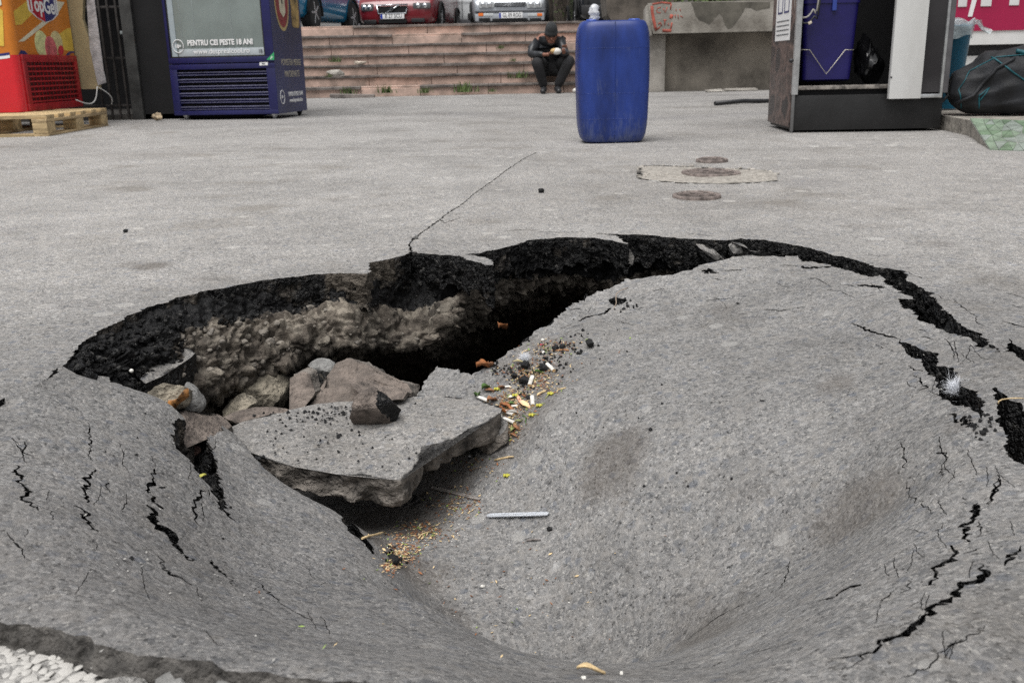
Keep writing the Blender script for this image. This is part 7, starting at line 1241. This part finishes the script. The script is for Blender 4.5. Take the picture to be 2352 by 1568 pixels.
# ------------------------------------------------------------------ cars on the terrace
M_tint = mat('car_glass', (.03, .04, .045), .06, vary=.1, spec=.8)
def car(label, loc, yaw, paint, L_=4.2, W_=1.75, H_=1.45, hood=.78, belt=.93, van=False, lower=None):
    e = empty('parked_car' if not van else 'parked_van', loc, yaw, label, 'car' if not van else 'van')
    w = W_/2; g = .18
    if van: stn = [(0, .55, .86, .30), (.12, .90, .92, .22), (.9, 1.15, .97, .2), (1.5, 1.95, 1., .2), (2.0, 2.2, 1., .2), (L_-.1, 2.25, 1., .2), (L_, 2.1, .95, .25)]
    else: stn = [(0, .50, .80, .26), (.06, hood-.12, .90, .2), (.25, hood-.02, .955, .18), (.6, hood+.05, .985, .18), (1.25, belt+.02, 1., .18), (1.95, H_-.04, 1., .18), (2.5, H_, 1., .18), (3.3, H_-.05, .99, .18), (L_-.35, belt+.25, .97, .18), (L_-.08, belt, .93, .2), (L_, .60, .84, .28)]
    rings = []
    for (y_, zt_, wf, zb_) in stn:
        ww2 = w*wf; tall = zt_ > belt+.1; wt = ww2*(.74 if tall and not van else (.9 if not van else .93)); zm = min(belt, zt_-.06); half = [(0, zb_), (ww2*.8, zb_), (ww2*.96, zb_+.07), (ww2, zb_+.25 if zb_+.25 < zm else (zb_+zm)/2), (ww2*.985, zm), ((ww2*.9+wt*.1) if tall else ww2*.96, zm+(zt_-zm)*.35), (wt, zt_-.05 if tall else zt_-.02), (wt*.6, zt_), (0, zt_+.005)]
        rings.append([(x_, y_, z_) for x_, z_ in half]+[(-x_, y_, z_) for x_, z_ in half[1:-1][::-1]])
    mb = MB(); mb.loft(rings); mb.build('body', paint, e, smooth=True, sub=1)
    # glazing
    if not van:
        for s_ in (-1, 1):
            mb = MB(); mb.poly([(s_*(w*.985), 1.45, belt+.03), (s_*(w*.99), 3.5, belt+.05), (s_*w*.83, 3.2, H_-.12), (s_*w*.80, 2.0, H_-.11)]); mb.build('side_window', M_tint, e)
        mb = MB(); mb.poly([(-w*.82, 1.22, belt+.06), (w*.82, 1.22, belt+.06), (w*.68, 1.93, H_-.05), (-w*.68, 1.93, H_-.05)]); mb.build('windscreen', M_tint, e); mb = MB(); mb.poly([(-w*.74, L_-.30, belt+.3), (w*.74, L_-.30, belt+.3), (w*.66, 3.4, H_-.05), (-w*.66, 3.4, H_-.05)]); mb.build('rear_window', M_tint, e)
    else:
        mb = MB(); mb.poly([(-w*.8, .92, 1.22), (w*.8, .92, 1.22), (w*.8, 1.46, 1.95), (-w*.8, 1.46, 1.95)]); mb.build('windscreen', M_tint, e)
    yw_ = (.78, L_-.85)
    for s_ in (-1, 1):
        for y_ in yw_:
            wh = empty('wheel', (s_*(w-.10), y_, .31), 0); wh.parent = e
            mb = MB(); mb.lathe([(.20, -.10), (.29, -.10), (.31, -.08), (.31, .08), (.29, .10), (.20, .10)], n=28, axis='X'); mb.build('tyre', M_rubber, wh)
            mb = MB(); mb.lathe([(.02, -.02), (.20, -.015), (.205, -.09*0+.09), (.195, .092), (.18, .03)], n=24, axis='X') if False else mb.cyl((-.085*1, 0, 0), (.085, 0, 0), .195, n=24); mb.build('rim', M_dark, wh)
            mb = MB()
            for k in range(5): q = k*2*math.pi/5; mb.box((s_*.098, .10*math.cos(q), .10*math.sin(q)), (.012, .19, .035), rx=q, bevel=.004, seg=1)
            mb.cyl((s_*.09, 0, 0), (s_*.106, 0, 0), .045, n=14); mb.build('spokes', M_alu, wh)
            mb = MB(); mb.tube([(s_*(w*.995-.10*0)-s_*(w-.10), .355*math.cos(q), .355*math.sin(q)) for q in np.linspace(-.15, math.pi+.15, 17)], .03, 6); mb.build('arch', M_dark, wh)
    return e
def cb(nm, e, x0, x1, z0_, z1_, m, y=-.02, th=.04, bevel=.01, lab=None): return pbox(nm, x0, x1, y, y+th, z0_, z1_, m, e, bevel, lab)
tzc = tz+.03
# dark red car
M_maroon = mat('maroon_paint', (.16, .012, .018), .25, vary=.12, scale=3, coat=.5, spec=.5)
vc = car('dark red car facing the steps, chrome-framed grille with a diagonal bar', (-2.33, 21.5, tzc), R(-5), M_maroon, 4.25, 1.77, 1.45, .80, .95)
cf = Frame(-2.33, 21.5, R(-5)); cx = lambda px, py: (lambda a: (a[0], a[1]-tzc))(cf.at(px, py))
def cbp(nm, e, fcx, pxa, pya, pxb, pyb, m, y=-.02, th=.05, bevel=.012):
    a = fcx(pxa, pyb); b = fcx(pxb, pya); return cb(nm, e, a[0], b[0], a[1], b[1], m, y, th, bevel)
cbp('grille', vc, cx, 867, 14, 935, 32, M_dark, -.03, .05)
g4 = [cx(866, 13), cx(937, 11), cx(933, 31), cx(870, 33)]; mb = MB(); mb.tube([(x_, -.04, z_) for x_, z_ in g4+[g4[0]]], .016, 8); mb.build('grille_frame', M_chrome, vc); mb = MB(); a, b = cx(884, 32), cx(918, 12); mb.tube([(a[0], -.045, a[1]), (b[0], -.045, b[1])], .012, 6); mb.build('grille_bar', M_chrome, vc); a = cx(901, 21); mb = MB(); mb.cyl((a[0], -.06, a[1]), (a[0], -.04, a[1]), .045, n=20); mb.build('badge', M_chrome, vc)
for (a, b, c_, d) in ((829, 9, 857, 27), (948, 6, 988, 21)):
    hl = cbp('headlight', vc, cx, a, b, c_, d, mat('lamp_smoke', (.10, .10, .105), .12, vary=.2, spec=.8) if a == 829 else bpy.data.materials['lamp_smoke'], -.0, .12, .03)
    for k in (.3, .7): q = cx(a+(c_-a)*k, (b+d)/2); mb = MB(); mb.lathe([(.012, 0), (.045, .004), (.05, .02)], c=(q[0], -.012, q[1]), n=18, axis='Y'); mb.build('lamp_bowl', M_chrome, hl)
cbp('lower_grille', vc, cx, 871, 44, 934, 55, M_dark, -.03, .05); cbp('bumper_lip', vc, cx, 827, 56, 990, 66, M_blackp, -.03, .12, .03); cbp('fog_recess', vc, cx, 836, 46, 864, 56, M_blackp, -.01, .06); cbp('fog_recess', vc, cx, 945, 42, 975, 52, M_blackp, -.01, .06)
def plate(e, fcx, a, b, c_, d, txt, y=-.05):
    pl = cbp('number_plate', e, fcx, a, b, c_, d, M_whitep, y, .012, .003); q = fcx(a, d); q2 = fcx(c_, b); w_ = q2[0]-q[0]; h_ = q2[1]-q[1]; pbox('blue_strip', q[0]+.004, q[0]+w_*.09, y-.002, y-.0005, q[1]+.006, q2[1]-.006, mat('euro_blue', (.01, .04, .35), .4) if 'euro_blue' not in bpy.data.materials else bpy.data.materials['euro_blue'], pl, 0)
    text_obj('plate_text', txt, h_*1.05, M_blackp, pl, (q[0]+w_*.55, y-.0015, q[1]+h_*.5), sx=min(1.2, w_*.85/(h_*.62*len(txt))), bold=.001)
plate(vc, cx, 875, 31, 929, 45, 'B 27 SCU')
for s_ in (-1, 1): mb = MB(); mb.sph((s_*(.885+.09), 1.35, 1.0), (.11, .06, .08), 14, 8); mb.build('mirror', M_maroon, vc, smooth=True)
# silver hatchback
M_silver = mat('silver_paint', (.42, .44, .47), .28, metal=.35, vary=.08, scale=3, coat=.4)
gc = car('silver hatchback facing the steps with orange indicators, in front of the white van', (.094, 21.8, tzc), 0, M_silver, 4.0, 1.70, 1.42, .80, .93); cf2 = Frame(.094, 21.8, 0); cy_2 = lambda px, py: (lambda a: (a[0], a[1]-tzc))(cf2.at(px, py))
cbp('grille', gc, cy_2, 1136, 5, 1208, 15, M_blackp, -.03, .06)
for k in range(3): a = cy_2(1137, 7+3*k); b = cy_2(1207, 7+3*k); mb = MB(); mb.tube([(a[0], -.036, a[1]), (b[0], -.036, b[1])], .006, 6); mb.build('grille_slat', M_silver, gc)
for (a, c_) in ((1099, 1135), (1209, 1245)):
    hl = cbp('headlight', gc, cy_2, a, 3, c_, 20, mat('clear_lamp', (.55, .57, .58), .1, vary=.2, spec=.8) if a == 1099 else bpy.data.materials['clear_lamp'], -.03, .1, .04)
    for k in (.3, .72): q = cy_2(a+(c_-a)*k, 11); mb = MB(); mb.lathe([(.015, 0), (.055, .006), (.062, .03)], c=(q[0], -.045, q[1]), n=20, axis='Y'); mb.build('lamp_bowl', M_chrome, hl)
cbp('rubbing_strip', gc, cy_2, 1089, 22, 1252, 29, mat('grey_bumper', (.13, .135, .15), .6), -.05, .10, .02); cbp('bumper', gc, cy_2, 1091, 29, 1250, 50, M_silver, -.035, .08, .02)
for a, c_ in ((1099, 1110), (1234, 1245)): cbp('indicator', gc, cy_2, a, 31, c_, 38, mat('orange_lens', (.75, .17, .02), .3, spec=.6) if a == 1099 else bpy.data.materials['orange_lens'], -.048, .03, .006)
for a, c_ in ((1111, 1133), (1212, 1233)): cbp('side_lamp', gc, cy_2, a, 31, c_, 38, bpy.data.materials['clear_lamp'], -.047, .03, .006)
for a, c_ in ((1100, 1126), (1131, 1212), (1217, 1243)): cbp('air_intake', gc, cy_2, a, 42, c_, 50, M_dark, -.046, .03, .006)
cbp('valance', gc, cy_2, 1093, 51, 1249, 64, M_blackp, -.02, .1, .03); plate(gc, cy_2, 1146, 29, 1200, 43, 'GL 09 ROG', -.06)
# bright blue car seen from behind
M_bblue = mat('bright_blue_paint', (.01, .17, .33), .2, vary=.1, scale=3, coat=.6)
bc = car('bright blue car parked with its tail towards the drinks fridge', (-4.35, 17.4, tzc), 0, M_bblue, 3.9, 1.7, 1.5, .80, .95); bc.rotation_euler[2] = math.pi-R(9); bc.location = (-4.1+.3, 21.6, tzc)
for s_ in (-1, 1): pbox('tail_light', s_*.60, s_*.82, 3.78, 3.90, .72, 1.02, mat('red_lens', (.45, .01, .02), .2, spec=.7) if s_ < 0 else bpy.data.materials['red_lens'], bc, .03)
pbox('rear_bumper', -.72, .72, 3.84, 3.93, .30, .52, M_bblue, bc, .03)
for s_ in (-1, 1): mb = MB(); mb.sph((s_*.95, 1.35, 1.02), (.1, .06, .08), 14, 8); mb.build('mirror', M_blackp, bc, smooth=True)
# white van, side on
vn = car('white panel van with blue curved stripes, parked side-on behind the cars', (-6.1, 25.2, tzc+.05), -math.pi/2, mat('van_white', (.72, .74, .75), .35, vary=.05, scale=2, coat=.2), 5.6, 1.95, 2.2, van=True)
vn.rotation_euler[2] = math.pi/2; vn.location = (.35, 26.0, tzc+.05)      # side towards the camera: local +x faces -Y
vf = Frame(.35, 25.02, 0.); 
def vflat(nm, pts, m, off=.004):
    mb = MB(); mb.bm.faces.new([mb.bm.verts.new((-.985+0*off-off, -(vf.at(a, b)[0]), vf.at(a, b)[1]-tzc-.05)) for a, b in pts]); mb.build(nm, m, vn)
M_vb = mat('stripe_blue', (.03, .07, .32), .4)
vflat('blue_stripe', [(811,22),(818,24),(833,8),(838,-8),(832,-10),(822,5),(812,10)], M_vb); vflat('blue_stripe', [(1013,10),(1017,12),(1032,-6),(1028,-8)], M_vb); vflat('blue_logo', [(1015,38),(1041,37),(1037,45),(1026,46),(1020,54),(1015,53),(1019,43),(1031,41),(1016,42)], M_vb)
for a_ in (1051, 1079): p_ = vf.at(a_, 33); o = pbox('door_handle', -1.01, -.985, -p_[0]-.05, -p_[0]+.05, p_[1]-tzc-.05-.12, p_[1]-tzc-.05+.02, M_blackp, vn, .02)
for a_ in (1062,): p_ = vf.at(a_, 30); pbox('door_gap', -.989, -.984, -p_[0]-.006, -p_[0]+.006, .3, 2.0, M_dark, vn, 0)
pbox('sill_trim', -.995, -.95, .6, 5.2, .22, .38, mat('grey_sill', (.10, .10, .11), .6), vn, .01); pbox('body_crease', -.993, -.975, .4, 5.3, .80, .815, bpy.data.materials['van_white'], vn, .004)
# silver estate glimpsed between, dark car behind the drum
sc_ = car('pale grey car mostly hidden behind the dark red car', (-1.35, 23.6, tzc), R(3), mat('pale_grey_paint', (.5, .5, .48), .3, vary=.08, coat=.3), 4.3, 1.7, 1.45); sc_.location = (-2.0, 23.9, tzc)
dc = car('black car with red tail lights parked behind the drum', (2.3, 20.8, tzc), math.pi, mat('black_paint', (.012, .013, .015), .22, vary=.1, coat=.5), 4.3, 1.8, 1.5); dc.rotation_euler[2] = math.pi; dc.location = (2.42, 25.6, tzc)
for s_ in (-1, 1): pbox('tail_light', s_*.66, s_*.86, 4.2, 4.33, .70, 1.15, bpy.data.materials['red_lens'], dc, .02)
pbox('number_plate', -.26, .26, 4.30, 4.325, .62, .73, M_whitep, dc, .004); pbox('rear_bumper', -.82, .82, 4.24, 4.33, .3, .5, M_blackp, dc, .03); mb = MB(); mb.sph((.98, 1.35, 1.0), (.11, .06, .08), 14, 8); mb.build('mirror', mat('pale_blue_mirror', (.3, .5, .58), .2), dc, smooth=True)
# ------------------------------------------------------------------ trees and greenery behind
M_bark = mat('bark', (.075, .06, .048), .95, vary=.5, scale=9, bump=1., bscale=14, stretch=(1, 1, .3))
def tree(x, y, h_, r0, label, seed, lean=0.):
    e = empty('tree', (x, y, tz), 0, label, 'tree', 'trees behind the parked cars'); rr_ = np.random.default_rng(seed); pts = [(lean*t*h_+.08*math.sin(t*5+seed), .06*math.cos(t*4+seed), t*h_*.75) for t in np.linspace(0, 1, 9)]; mb = MB(); mb.tube(pts, [r0*(1.25-.2*k/1 if k == 0 else 1-.08*k) for k in range(9)], 12); mb.build('trunk', M_bark, e, jitter=.01)
    for k in range(6):
        b = pts[3+k % 6]; a = rr_.uniform(0, 6.3); L_ = h_*.3*rr_.uniform(.7, 1.2); mb = MB(); mb.tube([b, (b[0]+math.cos(a)*L_*.5, b[1]+math.sin(a)*L_*.5, b[2]+L_*.4), (b[0]+math.cos(a)*L_, b[1]+math.sin(a)*L_, b[2]+L_*.9)], [r0*.35, r0*.2, r0*.06], 7); mb.build('limb', M_bark, e)
    leafcloud('crown', (lean*h_*.7, 0, h_*.85), (h_*.42, h_*.4, h_*.3), 1800, .11, M_leaf, e, seed)
for i, (px, y_, r0, lb) in enumerate([(1266, 25.5, .16, 'thin tree trunk directly right of the silver hatchback'), (1290, 27.5, .26, 'middle trunk of the trees behind the seated man'), (1312, 25., .20, 'dark trunk nearest the drum, behind the seated man'), (750, 34., .22, 'tree behind the bright blue car'), (1460, 28., .25, 'tree behind the angular planter')]): tree(WY(px, 60, y_)[0], y_, 6.+i*.4, r0, lb, 30+i, .02*(i-2))
o = leafcloud('undergrowth', (2.5, 30., tz+.9), (9., 1.3, 1.6), 9000, .13, M_leaf, None, 71); tag(o, 'dark undergrowth filling the gap behind the cars', 'shrubs', kind='stuff')
o = leafcloud('undergrowth', (-12, 33., tz+1.2), (11., 1.3, 2.2), 7000, .16, M_leaf, None, 72); tag(o, 'dark hedge behind the white van', 'shrubs', kind='stuff')
o = leafcloud('undergrowth', (.95, 26.5, tz+.5), (.9, .5, .7), 260, .06, M_leaf2, None, 73); tag(o, 'fresh green leaves among the trunks behind the seated man', 'shrubs', kind='stuff')
fw = empty('boundary_wall', (-30, 38, tz), 0, 'long pale wall closing the view behind the trees', 'wall'); pbox('wall_panel', 0, 75, 0, .4, 0, 5., mat('far_wall', (.14, .135, .12), .9, vary=.3, scale=1.), fw, 0)
# ------------------------------------------------------------------ the man on the steps
MX, MY = WY(1265, 208, 14.05)[0], 14.05; pm = empty('person', (MX, MY, 0), 0, 'man in a black jacket and dark knitted hat sitting on the steps eating bread', 'person')
def mp_(px, py, y_): q = WY(px, py, MY+y_); return (q[0]-MX, y_, q[2])
def skin(name, verts, edges, radii, mtl, root=0, sub=2, parent=pm):
    me = bpy.data.meshes.new(name); me.from_pydata(verts, edges, []); me.materials.append(mtl); o = bpy.data.objects.new(name, me); link(o, parent); md = o.modifiers.new('skin', 'SKIN'); 
    sv = me.skin_vertices[0].data if me.skin_vertices else None
    if sv is None:
        bpy.context.view_layer.objects.active = o; bm = bmesh.new(); bm.from_mesh(me); bm.verts.layers.skin.verify(); bm.to_mesh(me); bm.free(); sv = me.skin_vertices[0].data
    for i, r_ in enumerate(radii): sv[i].radius = r_ if isinstance(r_, tuple) else (r_, r_); sv[i].use_root = (i == root)
    md.use_smooth_shade = True; s_ = o.modifiers.new('sub', 'SUBSURF'); s_.levels = s_.render_levels = sub; return o
hip = mp_(1266, 156, .42); hip = (hip[0], .42, .40); wst = (hip[0], .40, .52); ch = mp_(1262, 108, .28); ch = (ch[0], .28, .70); sh = (ch[0]+.01, .24, .80); nk = mp_(1264, 92, .16); hd = mp_(1266, 82, .12)
LS, RS = mp_(1236, 93, .24), mp_(1286, 95, .22); LE, RE = mp_(1217, 126, .10), mp_(1300, 130, .06); LH, RH_ = mp_(1256, 126, -.12), mp_(1294, 118, -.10)
LHp, RHp = (hip[0]-.11, .42, .38), (hip[0]+.11, .42, .38); LK, RK = mp_(1232, 141, -.08), mp_(1310, 137, -.02); LA, RA = mp_(1250, 198, .04), mp_(1279, 199, .02); LT, RT = mp_(1247, 207, -.14), mp_(1284, 207, -.14)
M_skin = mat('weathered_skin', (.23, .10, .065), .6, vary=.2, scale=20); M_jkt = mat('black_leather', (.016, .018, .022), .42, vary=.4, scale=9, bump=.5, bscale=22, spec=.5); M_trs = mat('dark_trousers', (.012, .012, .014), .85, vary=.3, scale=9, bump=.4, bscale=22); M_hat = mat('dark_knit', (.028, .03, .032), .95, vary=.2, scale=60, bump=.6, bscale=120)
def mid(a, b, t=.5, o_=(0, 0, 0)): return tuple(a[i]+(b[i]-a[i])*t+o_[i] for i in range(3))
bv_ = [hip, wst, ch, sh, nk, hd, LS, LE, LH, RS, RE, RH_, LHp, LK, LA, RHp, RK, RA]; be_ = [(0, 1), (1, 2), (2, 3), (3, 4), (4, 5), (3, 6), (6, 7), (7, 8), (3, 9), (9, 10), (10, 11), (0, 12), (12, 13), (13, 14), (0, 15), (15, 16), (16, 17)]
skin('body', bv_, be_, [.12, .12, .13, .10, .055, .07, .055, .04, .026, .055, .04, .026, .09, .06, .03, .09, .06, .03], M_skin)
skin('jacket', [hip, wst, ch, sh, LS, mid(LS, LE), LE, mid(LE, LH, .86), RS, mid(RS, RE), RE, mid(RE, RH_, .86), (nk[0], nk[1]+.03, nk[2]-.015)], [(0, 1), (1, 2), (2, 3), (3, 4), (4, 5), (5, 6), (6, 7), (3, 8), (8, 9), (9, 10), (10, 11), (3, 12)], [(.19, .15), (.18, .15), (.19, .15), (.13, .12), .088, .072, .068, .045, .088, .072, .068, .045, .075], M_jkt)
skin('trousers', [(hip[0], .42, .39), LHp, mid(LHp, LK, .5), LK, mid(LK, LA, .5), (LA[0], LA[1], .075), RHp, mid(RHp, RK, .5), RK, mid(RK, RA, .5), (RA[0], RA[1], .075)], [(0, 1), (1, 2), (2, 3), (3, 4), (4, 5), (0, 6), (6, 7), (7, 8), (8, 9), (9, 10)], [.15, .12, .10, .086, .078, .062, .12, .10, .086, .078, .062], M_trs)
for a, b in ((LA, LT), (RA, RT)):
    skin('shoe', [(a[0], a[1]+.05, .05), (a[0], a[1]-.01, .075), (b[0], b[1]+.03, .04), (b[0], b[1]-.04, .035)], [(0, 1), (1, 2), (2, 3)], [.042, .05, .046, .034], M_blackp, sub=1)
# head: face turned down towards the hands
mb = MB(); mb.sph((0, 0, 0), (.078, .095, .115), 24, 18); mb.sph((0, -.055, -.055), (.052, .05, .05), 16, 10); hm = Matrix.Translation(Vector(hd)) @ Matrix.Rotation(R(28), 4, 'X'); bmesh.ops.transform(mb.bm, matrix=hm, verts=mb.bm.verts); ho_ = mb.build('head', M_skin, pm, smooth=True)
mb = MB(); mb.sph((0, -.10, -.012), (.014, .022, .026), 12, 8); bmesh.ops.transform(mb.bm, matrix=hm, verts=mb.bm.verts); mb.build('nose', M_skin, ho_, smooth=True)
for s_ in (-1, 1):
    mb = MB(); mb.sph((s_*.032, -.086, .018), (.013, .008, .006), 10, 6); bmesh.ops.transform(mb.bm, matrix=hm, verts=mb.bm.verts); mb.build('eye', M_dark, ho_, smooth=True)
    mb = MB(); mb.sph((s_*.080, .01, -.005), (.01, .02, .032), 10, 8); bmesh.ops.transform(mb.bm, matrix=hm, verts=mb.bm.verts); mb.build('ear', M_skin, ho_, smooth=True)
mb = MB(); mb.sph((0, -.06, -.075), (.048, .046, .042), 14, 9); bmesh.ops.transform(mb.bm, matrix=hm, verts=mb.bm.verts); mb.build('beard', mat('grey_beard', (.09, .075, .065), .95, vary=.4, scale=60, bump=.6), ho_, smooth=True); mb = MB(); mb.box((0, -.105, -.062), (.04, .008, .008), bevel=.003); bmesh.ops.transform(mb.bm, matrix=hm, verts=mb.bm.verts); mb.build('mouth', mat('lips', (.18, .05, .04), .6), ho_, smooth=True)
mb = MB(); mb.lathe([(.094, .025), (.100, .035), (.101, .065), (.096, .07), (.094, .10), (.082, .145), (.05, .18), (.015, .195)], n=28); hm2 = hm @ Matrix.Diagonal((.92, 1.04, 1, 1)); bmesh.ops.transform(mb.bm, matrix=hm2, verts=mb.bm.verts); mb.build('knitted_hat', M_hat, pm, smooth=True)
brd = mp_(1276, 121, -.17)
for H, tgt, s_ in ((LH, brd, 1), (RH_, mp_(1296, 108, -.14), -1)):
    d = Vector(tgt)-Vector(H); d = d.normalized()*.075; palm = Vector(H)+d*.55; V = [tuple(Vector(H)-d*.3), tuple(palm)]; E_ = [(0, 1)]; Rr = [.024, .032]; sv_ = d.cross(Vector((0, 0, 1))).normalized()
    skin('hand', V, E_, Rr, M_skin, sub=1)
    for k in range(4): o_ = sv_*((k-1.5)*.017); b = palm+o_+d*.2; skin('finger', [tuple(b), tuple(b+d*.5), tuple(b+d*.75+Vector((0, 0, -.016)))], [(0, 1), (1, 2)], [.0095, .009, .008], M_skin, sub=1)
    b = palm+sv_*s_*.03; skin('thumb', [tuple(b), tuple(b+d*.3+Vector((0, 0, .02))), tuple(b+d*.6+Vector((0, 0, .022)))], [(0, 1), (1, 2)], [.011, .010, .009], M_skin, sub=1)
be2 = empty('bread_roll', (MX+brd[0], MY+brd[1], brd[2]+.02), 0, 'bread wrapped in white paper held in the seated man\'s hand', 'bread'); mb = MB(); mb.sph((0, 0, 0), (.075, .045, .038), 18, 10, rz=.2); mb.build('crust', mat('bread_crust', (.60, .40, .18), .8, vary=.3, scale=20), be2, smooth=True); mb = MB(); mb.sph((.02, -.012, -.006), (.062, .048, .045), 14, 9); mb.build('wrapper', M_paper, be2, smooth=True, jitter=.003)
p_ = WZ(1312, 208, 0); b2 = empty('food_wrap', (p_[0], 13.9, 0), 0, 'white and yellow food wrapping on the ground beside the drum, near the man\'s feet', 'wrapping'); mb = MB(); mb.sph((0, 0, .04), (.10, .07, .04), 16, 9); mb.build('wrapper', M_paper, b2, smooth=True, jitter=.006); mb = MB(); mb.sph((.01, 0, .065), (.075, .05, .028), 14, 8); mb.build('bread', bpy.data.materials['bread_crust'], b2, smooth=True)
